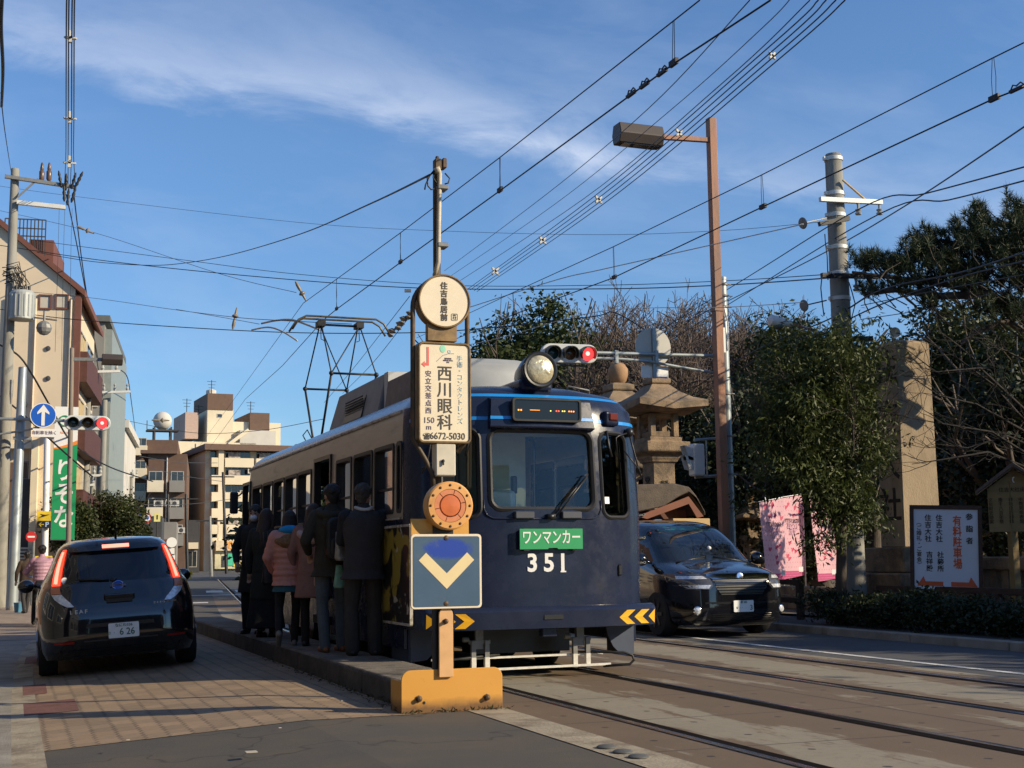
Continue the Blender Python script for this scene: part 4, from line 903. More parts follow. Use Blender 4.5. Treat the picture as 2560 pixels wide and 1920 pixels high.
    if skirt:
        m_, z0, z1, rw = skirt; b = MB(); rs = []
        for z in np.linspace(z0, z1, 10):
            f = (z1-z)/(z1-z0); rx, ry = .17+rw*f, .13+rw*f
            rs.append([V(rx*math.cos(a)*(1+.04*math.sin(7*a)*f), ry*math.sin(a)*(1+.05*math.sin(6*a)*f), z) for a in [2*math.pi*i/28 for i in range(28)]])
        b.rings(rs); solid('skirt', b, m_, t, .014, 1)
    if trousers:
        m_, g, g2 = trousers; b = MB()
        for sg, lg in zip((-1, 1), legs):
            kn = lg[1]; an = lg[2]+Vector((0, 0, .0))
            cap(b, [lg[0]+Vector((0, 0, .02)), lg[0].lerp(kn, .5), kn, kn.lerp(an, .5), an+Vector((0, 0, -.03*k))], [(.088+g)*k, (.076+g)*k, (.06+g)*k, (.052+g2)*k, (.045+g2)*k])
        b.sph(V(0, -.012, .90), (.155*k, .125*k, .10*k), 14, 8)
        solid('trousers', b, m_, t, .013, 2)
    if shoes:
        for sg, lg in zip((-1, 1), legs):
            b = MB(); a = lg[2]; tilt = lift and lift[0] == sg
            f = Vector((0, .6, -.55)).normalized() if tilt else Vector((0, 1, 0)); up = Vector((0, .55, .6)).normalized() if tilt else Vector((0, 0, 1))
            base = a-up*.055*k
            cap(b, [base-f*.045*k, base+f*.05*k, base+f*.13*k, base+f*.18*k], [.036*k, .040*k, .038*k, .028*k]); cap(b, [base, a+up*.03*k], [.040*k, .044*k])
            for s_ in (-.02, .02): cap(b, [base-f*.05*k-up*.02*k+Vector((s_, 0, 0)), base+f*.19*k-up*.022*k+Vector((s_, 0, 0))], [.012*k, .012*k], 6)
            solid('shoe', b, shoes, t, .011, 1)
    if hair:
        kind, m_ = hair; b = MB()
        b.sph(HR(0, -.012, .04), (.084*k, .098*k, .092*k), 16, 10)
        if kind != 'short': b.sph(HR(0, -.035, -.005), (.082*k, .075*k, .085*k), 14, 8)
        if kind == 'long':
            rs = []
            for z, rx, ry, oy in ((.05, .09, .09, -.02), (-.05, .098, .085, -.035), (-.15, .112, .075, -.07), (-.27, .12, .06, -.10), (-.38, .10, .05, -.115), (-.44, .06, .03, -.12)):
                rs.append([HR(rx*math.cos(a)*(1+.05*math.sin(6*a)), oy+ry*math.sin(a)*(1+.06*math.sin(5*a)), z) for a in [2*math.pi*i/20 for i in range(20)]])
            b.rings(rs)
            for sg in (-1, 1): cap(b, [HR(sg*.08, .02, .02), HR(sg*.092, .025, -.08), HR(sg*.095, .01, -.18)], [.03*k, .03*k, .022*k])
        if kind == 'bob':
            rs = [[HR(rx*math.cos(a), oy+ry*math.sin(a), z) for a in [2*math.pi*i/20 for i in range(20)]] for z, rx, ry, oy in ((.06, .09, .10, -.015), (-.03, .102, .10, -.022), (-.11, .105, .088, -.03), (-.155, .085, .07, -.035))]
            b.rings(rs)
        if kind == 'short':
            b.sph(HR(0, -.034, .005), (.074*k, .070*k, .066*k), 12, 8); b.sph(HR(0, -.050, -.045), (.052*k, .036*k, .036*k), 10, 8)
            for i in range(46):
                a = i*2.4; e = .15+i*.03; q = HR(.080*math.cos(a)*math.sin(e), -.018+.092*math.sin(a)*math.sin(e), .035+.088*math.cos(e)); b.sph(q, (.018+.008*((i*7) % 3)/2)*k, 6, 5)
        solid('hair', b, m_, t, .0105, 1)
    return t
DZ = .205
def stand(px, Y, ptop, lane=None):
    p = AY(px, 1500, Y); return (p.x, Y, DZ), AY(px, ptop, Y).z-DZ
M_TRG = cloth('dark_grey_twill', (.030, .028, .028)); M_VEST = cloth('charcoal_knit_vest', (.034, .031, .034), bs=30); M_NAVYS = cloth('black_navy_sleeve', (.012, .013, .020))
M_OLIVE = cloth('dark_olive_parka', (.030, .026, .017)); M_DENIM = cloth('washed_denim', (.075, .10, .125), bs=40); M_BOOT = mat('tan_leather', (.19, .072, .022), .55, var=.2, scale=14)
M_PINK = mat('pink_puffer_nylon', (.52, .235, .19), .5, var=.06, scale=9, bump=.3, bscale=22); M_FUR = mat('tan_fur', (.26, .15, .07), .95, var=.35, scale=40, bump=1.0, bscale=120)
M_AQUA = cloth('bright_blue_fleece', (.015, .30, .66)); M_TEAL = cloth('teal_hem', (.02, .10, .14)); M_BLKC = cloth('black_cloth', (.010, .010, .012)); M_GREENC = cloth('dark_green_coat', (.016, .020, .016))
M_ROSE = cloth('dusty_rose_coat', (.25, .135, .115)); M_PALEP = mat('pale_pink_hood', (.48, .36, .34), .9, var=.1, bump=.6, bscale=60); M_GREYSH = mat('grey_sneaker', (.20, .19, .17), .7, var=.15)
M_BLKSH = mat('black_shoe', (.014, .013, .012), .4, var=.2)
l, h = stand(908, 13.5, 1217)
person('man in charcoal vest and baggy dark grey trousers, greying hair, nearest the tram front', l, h, R(-6), feet=((-.11, .0), (.12, -.02)), arms=(((-.215, .10, 1.15), (-.06, .24, 1.12)), ((.285, .03, 1.15), (.12, .25, 1.10))), jacket=M_VEST, sleeve=M_NAVYS, jlen=.76, trousers=(M_TRG, .014, .030), shoes=M_BLKSH, hair=('short', M_HAIRG), head_rz=R(-28), collar=mat('white_collar', (.5, .5, .48), .8), wide=1.06)
l5, h5 = stand(829, 14.15, 1218)
person('young man in dark olive parka, faded jeans and tan boots with a black backpack', l5, h5, R(4), feet=((-.07, -.02), (.13, .06)), arms=(((-.29, -.01, 1.14), (-.20, .17, 1.02)), ((.27, .03, 1.14), (.17, .2, 1.0))), jacket=M_OLIVE, jlen=.77, trousers=(M_DENIM, .004, .012), shoes=M_BOOT, hair=('short', M_HAIRB), head_rz=R(8), hood=(M_OLIVE, .045, 1.43))
l3, h3 = stand(722, 15.5, 1281)
person('small figure in pink puffer jacket with blue hood and teal hem, stepping up', l3, h3, R(-8), feet=((-.13, -.12), (.08, .08)), arms=(((-.27, .03, 1.12), (-.20, .16, .95)), ((.27, .03, 1.12), (.22, .17, .95))), jacket=M_PINK, quilt=1, jlen=.76, skirt=(M_TEAL, .68, .82, .05), trousers=(M_BLKC, -.002, .004), shoes=M_GREYSH, hair=('bob', M_HAIRB), hood=(M_FUR, .05, 1.335), collar=M_AQUA, lift=(-1, .17))
l4, h4 = stand(778, 15.25, 1264)
person('woman in dusty rose coat with pale pink hood, partly behind the parka', (l4[0]+.02, l4[1], DZ), h4, R(-20), feet=((-.09, .02), (.11, .10)), jacket=M_ROSE, jlen=.58, trousers=(M_BLKC, .0, .006), shoes=M_BLKSH, hair=('long', M_HAIRD), hood=(M_PALEP, .05, 1.36), head_rz=R(-10))
l2, h2_ = stand(664, 17.4, 1276)
person('long haired woman in dark green coat and long black skirt, seen from behind', l2, h2_, R(-35), feet=((-.08, .0), (.09, .02)), arms=(((-.26, .0, 1.12), (-.27, .05, .86)), ((.26, .06, 1.14), (.12, .22, 1.0))), jacket=M_GREENC, jlen=.50, skirt=(M_BLKC, .12, .84, .10), shoes=M_BLKSH, hair=('long', M_HAIRD), head_rz=R(-25))
l1, h1_ = stand(636, 18.3, 1268)
person('man wearing a white face mask and black coat, turned towards the queue', l1, h1_, R(150), feet=((-.1, 0), (.1, 0)), arms=(((-.28, .0, 1.12), (-.2, .14, .95)), ((.28, .0, 1.12), (.2, .15, .95))), jacket=M_BLKC, jlen=.55, trousers=(M_BLKC, .01, .015), shoes=M_BLKSH, hair=('short', M_HAIRB), mask=True)
# things they carry
M_BAGB = mat('black_nylon_bag', (.012, .012, .014), .45, var=.2, scale=12, bump=.4, bscale=25)
b = MB(); c = Vector((l5[0]+.03, l5[1]-.22, DZ+1.16*h5/1.7)); b.prism(rrect(.29, .46, .09, 5), (c.x, c.y, c.z), UX, UZ, UY, -.07, .09); b.prism(rrect(.22, .2, .05, 4), (c.x, c.y-.09, c.z-.09), UX, UZ, UY, 0, .05)
bp = thing('backpack', 'black backpack on the back of the olive parka', 'backpack', c)
b.build('bag', M_BAGB, bp, bevel=.03, seg=3)
b = MB()
for s_ in (-1, 1): b.tube([(c.x+s_*.1, c.y+.09, c.z+.2), (c.x+s_*.12, c.y+.16, c.z+.25), (c.x+s_*.13, c.y+.27, c.z+.2), (c.x+s_*.14, c.y+.3, c.z)], .022, 6)
b.build('shoulder_strap', M_BAGB, bp, smooth=True)
def bagthing(nm, label, m, px, pyt, pyb, Y, wpx_, cat='bag', strap=None, flare=.2):
    t0, t1 = AY(px, pyt, Y), AY(px, pyb, Y); wd = wpx_*(Y+1)/3300; H_ = t0.z-t1.z
    tt = thing(nm, label, cat, (t1.x, Y, t1.z)); b = MB(); rs = []
    for f in (0, .1, .4, .7, 1): rs.append([Vector((t1.x+wd/2*(1-flare*f)*(.75 if f == 0 else 1)*math.cos(a)*(1+.06*math.sin(5*a+f*4)), Y+wd*.22*(1-.6*f)*math.sin(a), t1.z+H_*f)) for a in [2*math.pi*i/16 for i in range(16)]])
    b.rings(rs); b.build('bag', m, tt, smooth=True)
    if strap:
        b = MB(); q = AY(*strap, Y+.02)
        for dx in (-.035, .035): b.tube([(t0.x+dx, Y, t0.z-.02), (q.x+dx*.8, Y-.03, q.z-.08), (q.x+dx*.7, Y+.02, q.z), (q.x+dx*.7+.01, Y+.12, q.z-.02)], .009, 6)
        b.build('strap', m, tt, smooth=True)
bagthing('tote_bag', 'shiny silver grey tote bag hanging between the parka and the vest', mat('silver_leather', (.30, .30, .29), .22, .5, var=.3, scale=6, bump=.6, bscale=10), 856, 1330, 1402, 13.75, 40, strap=(872, 1284))
bagthing('carrier_bag', 'mint green carrier bag held at knee height beside the jeans', mat('mint_plastic', (.20, .42, .32), .4, var=.25, scale=9, bump=.8, bscale=14), 848, 1412, 1470, 13.95, 30, flare=.5)
bagthing('shoulder_bag', 'black shoulder bag at the hip of the long haired woman', M_BAGB, 672, 1400, 1462, 17.0, 34, strap=(664, 1330))
bagthing('cloth_bag', 'pale pink cloth bag beside the rose coat', mat('pale_pink_cloth', (.42, .28, .24), .9), 793, 1408, 1465, 14.75, 18, flare=.35)
# ---------------------------------------------------------------- vehicles
def sgnpow(v, p): return math.copysign(abs(v)**p, v)
class Car:
    """body as plan outlines (superellipses) stacked in z; keys: z, rear y, front y, half width, exponent"""
    def __init__(s, keys, nz=46, na=96):
        s.K = np.array(keys, float); z0, z1 = s.K[0, 0], s.K[-1, 0]
        s.zs = sorted(set([round(z0+(z1-z0)*i/nz, 4) for i in range(nz+1)])); s.na = na
    def lv(s, z):
        K = s.K; out = []
        for c in range(1, 5):
            i = int(np.clip(np.searchsorted(K[:, 0], z)-1, 0, len(K)-2)); t = (z-K[i, 0])/(K[i+1, 0]-K[i, 0])
            def tan(j):
                if j <= 0 or j >= len(K)-1: return (K[min(j+1, len(K)-1), c]-K[max(j-1, 0), c])/(K[min(j+1, len(K)-1), 0]-K[max(j-1, 0), 0])
                d0 = (K[j, c]-K[j-1, c])/(K[j, 0]-K[j-1, 0]); d1 = (K[j+1, c]-K[j, c])/(K[j+1, 0]-K[j, 0])
                return 0 if d0*d1 <= 0 else 2*d0*d1/(d0+d1)
            h = K[i+1, 0]-K[i, 0]
            out.append((2*t**3-3*t*t+1)*K[i, c]+(t**3-2*t*t+t)*h*tan(i)+(-2*t**3+3*t*t)*K[i+1, c]+(t**3-t*t)*h*tan(i+1))
        return out
    def pt(s, z, a):
        yr, yf, w_, n = s.lv(z); yc = (yr+yf)/2
        return (w_*sgnpow(math.cos(a), 2/n), yc+(yf-yr)/2*sgnpow(math.sin(a), 2/n), z)
    def sy(s, x, z, front=True, d=.004):
        yr, yf, w_, n = s.lv(z); yc = (yr+yf)/2; h = (yf-yr)/2*max(0, 1-min(1, abs(x)/w_)**n)**(1/n)
        return yc+h+d if front else yc-h-d
    def sx(s, y, z, side=-1, d=.004):
        yr, yf, w_, n = s.lv(z); yc = (yr+yf)/2; return side*(w_*max(0, 1-min(1, abs(y-yc)/((yf-yr)/2))**n)**(1/n)+d)
    def body(s, parent, m, cutters, glassm):
        na = s.na; A = [2*math.pi*(i+.5)/na for i in range(na)]
        # even spacing round the outline
        V_ = []
        for z in s.zs:
            yr, yf, w_, n = s.lv(z); P_ = [s.pt(z, 2*math.pi*i/720) for i in range(720)]
            P_ = np.array(P_); seg = np.linalg.norm(np.roll(P_, -1, 0)-P_, axis=1); cum = np.concatenate([[0], np.cumsum(seg)])
            tt = (np.arange(na)+.5)/na*cum[-1]
            PP = np.vstack([P_, P_[:1]]); V_.append([(float(np.interp(q, cum, PP[:, 0])), float(np.interp(q, cum, PP[:, 1])), z) for q in tt])
        parts = {}
        for i in range(len(s.zs)-1):
            for j in range(na):
                k = (j+1) % na; q = [V_[i][j], V_[i][k], V_[i+1][k], V_[i+1][j]]
                c = np.mean(q, axis=0); nm = 'body'
                for name, fn in cutters:
                    if fn(*c): nm = name; break
                parts.setdefault(nm, []).append((i*na+j, i*na+k, (i+1)*na+k, (i+1)*na+j))
        allv = [p for r in V_ for p in r]; top = len(allv)-na
        parts['body'].append(tuple(top+j for j in range(na))); parts['body'].append(tuple(range(na-1, -1, -1)))
        out = {}
        for nm, fs in parts.items():
            idx = sorted({v for f in fs for v in f}); mp = {v: i for i, v in enumerate(idx)}
            b = MB(); b.add([allv[v] for v in idx], [tuple(mp[v] for v in f) for f in fs])
            out[nm] = b.build(nm.split('.')[0], glassm if 'win' in nm else m, parent, smooth='auto', local=True)
        return out
    def patch(s, name, rows, m, parent, front=True, d=.005, n=10, thick=.0):
        """rows of (x left, x right, z) laid on the nose or tail"""
        b = MB(); rs = []
        for xl, xr, z in rows: rs.append([(xl+(xr-xl)*i/n, s.sy(xl+(xr-xl)*i/n, z, front, d), z) for i in range(n+1)])
        b.rings(rs, cap=False, closed=False)
        if True:
            rim = [r[0] for r in rs]+rs[-1][1:]+[r[-1] for r in rs[::-1]][1:]+rs[0][::-1][1:-1]
            k = len(rim); sg = -1 if front else 1
            b.add(rim+[(x, y+sg*(d+.02), z) for x, y, z in rim], [(i, (i+1) % k, k+(i+1) % k, k+i) for i in range(k)])
        return b.build(name, m, parent, smooth='auto', local=True)
M_CARB = mat('black_car_paint', (.008, .008, .010), .12, var=0, coat=1.0, spec=.6)
M_CARG = mat('privacy_glass', (.006, .007, .009), .05, var=0, spec=.6, coat=.3)
M_TYRE = mat('tyre_rubber', (.014, .014, .014), .85, var=.2, bump=.3); M_ALLOY = mat('alloy_wheel', (.35, .35, .36), .3, .9, var=.1)
M_DALLOY = mat('dark_alloy', (.05, .05, .052), .3, .8, var=.1)
M_BRAKE = mat('lit_brake_lamp', (1, .06, .025), .3, var=0, emit=1.4); M_BRAKEH = mat('lit_brake_core', (1, .24, .16), .3, var=0, emit=2.2); M_RED = mat('red_lens', (.30, .012, .008), .2, var=.1, coat=.5)
M_CLEAR = mat('clear_lamp_lens', (.72, .73, .75), .15, .3, var=.35, scale=25, coat=.5); M_ORANGE = mat('amber_lens', (.65, .20, .08), .25, var=.15, coat=.4)
M_PLATE = mat('white_number_plate', (.78, .78, .74), .45, var=.03); M_PGREEN = mat('plate_green', (.02, .10, .05), .5, var=0)
def wheel(parent, x, y, r, w_, side, alloy, spokes=5):
    b = MB(); prof = [(r*.62, -w_/2), (r*.94, -w_/2), (r, -w_*.32), (r, w_*.32), (r*.94, w_/2), (r*.62, w_/2)]
    b.lathe(prof, (x, y, r), 32, (side, 0, 0)); t = b.build('tyre', M_TYRE, None, smooth='auto')
    b = MB(); b.lathe([(r*.63, w_*.1), (r*.66, w_*.49), (r*.58, w_*.46), (r*.56, w_*.2), (.0, w_*.12)], (x, y, r), 28, (side, 0, 0))
    for k in range(spokes):
        a = 2*math.pi*k/spokes; d = Vector((0, math.cos(a), math.sin(a))); b.beam(Vector((x+side*w_*.36, y, r))+d*.02, Vector((x+side*w_*.42, y, r))+d*r*.62, .05, .07, up=(1, 0, 0))
    b.lathe([(.05, w_*.3), (.045, w_*.46), (0, w_*.48)], (x, y, r), 16, (side, 0, 0)); rm = b.build('rim', alloy, None, smooth='auto')
    b = MB(); b.lathe([(r*.2, -w_*.3), (r*.2, 0.)], (x, y, r), 12, (side, 0, 0)); h = b.build('wheel', M_BLKPAINT, parent, local=True)
    t.parent = h; rm.parent = h; return h
# --- black hatchback seen from behind
lf = thing('parked_car', 'black hatchback with its brake lamps lit, seen from behind on the brick lane', 'car', (1.25, 15.62, roadz(1.24)), rot=(0, -.062, R(-1.0)))
leaf = Car([(.20, .16, 4.30, .86, 7.0), (.30, .06, 4.40, .885, 6.6), (.45, .0, 4.45, .892, 6.2), (.62, .01, 4.44, .895, 6.0), (.78, .06, 4.36, .89, 5.6), (.90, .13, 4.15, .872, 5.2), (.98, .18, 3.70, .845, 4.8), (1.06, .225, 3.28, .80, 3.9), (1.20, .33, 2.95, .725, 4.2), (1.34, .45, 2.62, .665, 4.4), (1.44, .52, 2.30, .615, 4.2), (1.50, .62, 2.0, .545, 3.6), (1.535, .85, 1.8, .42, 3.0), (1.545, 1.15, 1.6, .25, 2.6)], nz=60, na=120)
def rearwin(x, y, z): return y < 1.0 and 1.035 < z < 1.385 and abs(x) < np.interp(z, [1.03, 1.2, 1.39], [.56, .57, .50])
def sidewin(x, y, z): return 1.0 < z < 1.42 and abs(x) > .5 and 1.0+(z-1)*.6 < y < 3.1-(z-1.0)*1.35
def frontwin(x, y, z): return y > 2.2 and 1.02 < z < 1.44 and abs(x) < np.interp(z, [1.0, 1.44], [.68, .52])
leaf.body(lf, M_CARB, [('rear_window', rearwin), ('side_window', sidewin), ('windscreen', frontwin)], M_CARG)
for s_ in (-1, 1):
    def rows(a): return [(min(s_*i, s_*o), max(s_*i, s_*o), z) for z, i, o in a]
    tl_ = leaf.patch('taillight', rows([(1.02, .625, .715), (1.10, .612, .70), (1.20, .592, .672), (1.30, .568, .635), (1.38, .545, .600), (1.425, .535, .57)]), M_BRAKE, lf, False, .016, 4)
    leaf.patch('lit_strip', rows([(1.03, .655, .695), (1.12, .640, .678), (1.22, .618, .652), (1.32, .590, .618), (1.40, .560, .585)]), M_BRAKEH, tl_, False, .022, 4)
    leaf.patch('indicator', rows([(.93, .62, .725), (.97, .628, .73), (1.015, .626, .716)]), M_ORANGE, tl_, False, .016, 4)
    leaf.patch('reversing_lamp', rows([(.78, .49, .56), (.82, .52, .63), (.87, .57, .69), (.925, .617, .722)]), M_CLEAR, tl_, False, .016, 4)
    leaf.patch('reflector', rows([(.375, .50, .71), (.40, .50, .71)]), M_RED, lf, False, .008, 4)
def rp(x, z, d=.006): return (x, leaf.sy(x, z, False, d), z)
sp_ = leaf.patch('spoiler', [(-.50, .50, 1.39), (-.51, .51, 1.43), (-.49, .49, 1.47), (-.42, .42, 1.50)], M_CARB, lf, False, .045, 14)
sl_ = leaf.patch('stop_lamp', [(-.15, .15, 1.415), (-.15, .15, 1.455)], M_BRAKEH, sp_, False, .054, 6)
b = MB(); b.tube([rp(-.10, 1.052, .02), rp(-.2, 1.062, .025), rp(-.42, 1.075, .02)], .012, 6); b.sph(rp(-.05, 1.05, .01), (.04, .02, .025), 10, 6); b.build('rear_wiper', M_BLKPAINT, lf, local=True, smooth=True)
b = MB(); q = rp(-.005, .985, .014); b.lathe([(.058, 0), (.055, .01), (.0, .012)], (q[0], q[1]+.008, q[2]), 24, (0, -1, .2)); em_ = b.build('emblem', mat('blue_emblem', (.03, .06, .22), .2, .6, var=0), lf, local=True, smooth='auto')
b = MB(); qc = Vector((q[0], q[1]-.004, q[2])); ring_ = [qc+Vector((.06*math.cos(a), 0, .045*math.sin(a))) for a in [2*math.pi*i/24 for i in range(25)]]
b.tube(ring_, .007, 6); b.box(qc.x-.085, qc.x+.085, qc.y-.006, qc.y+.004, qc.z-.011, qc.z+.011); b.build('emblem_ring', mat('blue_chrome', (.30, .38, .70), .15, .9, var=0), em_, local=True)
text('NISSAN', .02, M_CARB, em_, (qc.x, qc.y-.0075, qc.z), ext=.001, bold=.03, local=True)
b = MB(); b.box(-.17, .17, leaf.sy(0, .86, False, .028), leaf.sy(0, .86, False, -.03), .815, .895); lh = b.build('boot_handle', M_CARB, lf, local=True, bevel=.015, seg=2)
b = MB(); b.box(-.14, .14, leaf.sy(0, .83, False, .032), leaf.sy(0, .83, False, -.01), .80, .835); b.build('handle_recess', M_BLKPAINT, lh, local=True)
def rowtext(s, sz, m, parent, x0, z, fn, pitch, **k):
    for i, ch in enumerate(s):
        if ch != ' ':
            q = fn(x0+i*pitch, z, .004); text(ch, sz, m, parent, q, local=True, **k)
M_BRT = mat('bright_badge_letter', (.6, .6, .6), .35, .3, var=0)
rowtext('LEAF', .058, M_BRT, lf, -.52, .72, lambda x, z, d: rp(x, z, d), .052, bold=.02, sx=1.15)
rowtext('ZERO', .030, M_BRT, lf, .38, .76, lambda x, z, d: rp(x, z, d), .034, bold=.02, sx=1.2); rowtext('EMISSION', .018, M_CHROME, lf, .52, .765, lambda x, z, d: rp(x, z, d), .014, bold=.02)
py_ = leaf.sy(0, .48, False, .022)
leaf.patch('bumper_insert', [(-.40, .40, .385), (-.36, .36, .58)], M_BLKPAINT, lf, False, .005, 8)
b = MB(); b.prism(rrect(.33, .165, .012, 3, .03, .487), (0, py_, 0), UX, UZ, UY, -.006, .004); pl = b.build('number_plate', M_PLATE, lf, local=True)
text('6 26', .105, M_PGREEN, pl, (.065, py_-.0075, .468), local=True, bold=.008, sx=.9); text('なにわ336', .042, M_PGREEN, pl, (.03, py_-.0075, .542), local=True, bold=.01); text('さ ・', .04, M_PGREEN, pl, (-.10, py_-.0075, .46), local=True)
leaf.patch('diffuser', [(-.62, .62, .22), (-.66, .66, .30)], M_BLKPAINT, lf, False, .006, 8)
b = MB(); q = rp(-.575, 1.075, .009); b.lathe([(.036, 0), (.036, .002), (0, .003)], q, 20, (0, -1, .3)); b.build('window_sticker', M_WHITE, lf, local=True)
b = MB(); b.cyl((0.03, .95, 1.53), (.03, .86, 1.60), .016, .01, 8); b.cyl((.03, .86, 1.60), (.03, .72, 1.69), .004, .003, 6); b.build('roof_aerial', M_BLKPAINT, lf, local=True)
for s_ in (-1, 1):
    b = MB(); b.sph((s_*1.0, 2.95, 1.0), (.105, .075, .088), 12, 8); b.beam((s_*.80, 3.02, .99), (s_*.9, 3.02, 1.0), .05); b.build('wing_mirror', M_CARB, lf, local=True, smooth=True)
    for y in (.80, 3.50): wheel(lf, s_*.775, y, .315, .205, s_, M_ALLOY)
    b = MB(); y0 = .8
    b.add([(leaf.sx(y0+.36*math.cos(a), .315+.36*math.sin(a), s_, .006), y0+.36*math.cos(a), max(.21, .315+.36*math.sin(a))) for a in [math.pi*i/16 for i in range(17)]]+[(leaf.sx(y0+.33*math.cos(a), .315+.33*math.sin(a), s_, .006), y0+.33*math.cos(a), max(.21, .315+.33*math.sin(a))) for a in [math.pi*i/16 for i in range(17)]], [(i, i+1, 18+i, 17+i) for i in range(16)])
    b.build('arch_trim', M_BLKPAINT, lf, local=True)
    b = MB(); b.add([(0, 0, 0)]*0+[(leaf.sx(y, z, s_, .005), y, z) for y, z in ((1.95, .3), (1.955, .3), (1.955, .98), (1.95, .98))], [(0, 1, 2, 3)]); b.build('door_gap', M_BLKPAINT, lf, local=True)
# --- black people carrier facing us
VN0 = G(1805, 1608)
vn = thing('people_carrier', 'shiny black people carrier facing the camera beside the tram', 'car', (9.97, 21.75, 0), rz=math.pi+R(0.5))
van = Car([(.17, .10, 4.62, .80, 6.5), (.25, .04, 4.72, .88, 6.2), (.42, .0, 4.77, .905, 6.0), (.62, .0, 4.76, .915, 5.8), (.80, .0, 4.74, .915, 5.6), (.90, .02, 4.66, .908, 5.2), (.97, .03, 4.48, .895, 5.0), (1.03, .04, 4.22, .882, 5.0), (1.08, .05, 4.0, .872, 5.0), (1.16, .06, 3.86, .855, 5.2), (1.40, .12, 3.52, .80, 5.6), (1.58, .20, 3.20, .745, 5.6), (1.69, .28, 2.92, .68, 5.0), (1.745, .45, 2.62, .57, 4.2), (1.775, .9, 2.1, .36, 3)], nz=70, na=128)
M_CARGV = mat('windscreen_dark', (.012, .016, .020), .04, var=0, spec=.7, coat=.5)
def vwin(x, y, z): return y > 2.3 and 1.08 < z < 1.67 and abs(x) < np.interp(z, [1.0, 1.67], [.81, .65])
def vside(x, y, z): return 1.10 < z < 1.62 and abs(x) > .6 and .35 < y < 3.62-(z-1.06)*1.15 and not (.9 < (y % 1.15) < .98)
van.body(vn, M_CARB, [('windscreen', vwin), ('side_window', vside)], M_CARGV)
for s_ in (-1, 1):
    def rows(a): return [(min(s_*i, s_*o), max(s_*i, s_*o), z) for z, i, o in a]
    hl_ = van.patch('headlight', rows([(.70, .52, .80), (.75, .47, .86), (.81, .48, .885), (.87, .50, .88), (.925, .60, .86)]), mat('dark_lamp_housing', (.07, .072, .078), .08, var=.3, scale=20, coat=.8), vn, True, .012, 10)
    van.patch('lamp_upper', rows([(.85, .54, .84), (.895, .58, .83)]), M_CLEAR, hl_, True, .02, 6); van.patch('lamp_lower', rows([(.715, .54, .78), (.765, .50, .84)]), M_CLEAR, hl_, True, .02, 6)
    q = (s_*.70, van.sy(.70, .40, True, .012), .40); b = MB(); b.lathe([(.062, -.02), (.062, .0), (.05, .01), (0, .014)], q, 20, (s_*.25, 1, 0)); fl_ = b.build('fog_lamp', M_CHROME, vn, local=True, smooth='auto')
    b = MB(); b.lathe([(.045, .011), (0, .022)], q, 16, (s_*.25, 1, 0)); b.build('lens', M_CLEAR, fl_, local=True, smooth='auto')
    b = MB(); b.sph((s_*1.02, 3.55, 1.14), (.12, .09, .10), 12, 8); b.beam((s_*.84, 3.55, 1.09), (s_*.95, 3.55, 1.11), .05); b.build('wing_mirror', M_CARB, vn, local=True, smooth=True)
    for y in (.85, 3.80): wheel(vn, s_*.80, y, .335, .225, s_, M_DALLOY, 7)
van.patch('bonnet_chrome', [(-.46, .46, .845), (-.52, .52, .885), (-.49, .49, .925)], M_CHROME, vn, True, .02, 16)
gr_ = van.patch('grille', [(-.34, .34, .62), (-.42, .42, .72), (-.46, .46, .84)], M_BLKPAINT, vn, True, .006, 12)
for k in range(5): van.patch('grille_bar', [(-.37-.018*k, .37+.018*k, .64+.04*k), (-.37-.018*k, .37+.018*k, .655+.04*k)], mat('dark_chrome', (.12, .12, .12), .2, .9, var=0), gr_, True, .014, 12)
lg = van.patch('lower_grille', [(-.54, .54, .26), (-.60, .60, .52)], M_BLKPAINT, vn, True, .006, 12)
for k in range(3): van.patch('grille_bar', [(-.5, .5, .275+.03*k), (-.5, .5, .283+.03*k)], M_DALLOY, lg, True, .012, 10)
van.patch('bumper_lip', [(-.80, .80, .215), (-.82, .82, .245)], M_DALLOY, vn, True, .02, 16)
vy = van.sy(0, .46, True, .022)
b = MB(); b.prism(rrect(.33, .165, .012, 3, .0, .455), (0, vy, 0), (-1, 0, 0), UZ, UY, -.004, .006); vp = b.build('number_plate', M_PLATE, vn, local=True)
text('3', .10, M_PGREEN, vp, (-.125, vy+.0075, .43), (-1, 0, 0), local=True, bold=.01); text('堺 345', .04, M_PGREEN, vp, (0, vy+.0075, .51), (-1, 0, 0), local=True, bold=.01); text('な ・・', .036, M_PGREEN, vp, (.07, vy+.0075, .43), (-1, 0, 0), local=True)
q = (0, van.sy(0, .885, True, .03), .885); b = MB(); b.lathe([(.05, 0), (.05, .01), (.035, .012), (.0, .012)], q, 20, (0, 1, .2)); b.build('emblem', M_CHROME, vn, local=True, smooth='auto')
van.patch('windscreen_tint', [(-.62, .62, 1.58), (-.60, .60, 1.645)], mat('green_sun_strip', (.02, .16, .14), .1, var=.1), vn, True, .004, 10)
b = MB()
for x0, x1 in ((-.6, -.05), (.62, .1)): b.tube([(x0, van.sy(x0, 1.09, True, .02), 1.09), (x1, van.sy(x1, 1.17, True, .02), 1.17)], .011, 6)
b.build('wiper', M_BLKPAINT, vn, local=True, smooth=True)
b = MB(); b.sph((-.1, van.sy(-.1, 1.3, True, -.0), 1.3), .035, 12, 8); b.build('hanging_charm', M_WHITE, vn, local=True, smooth=True)
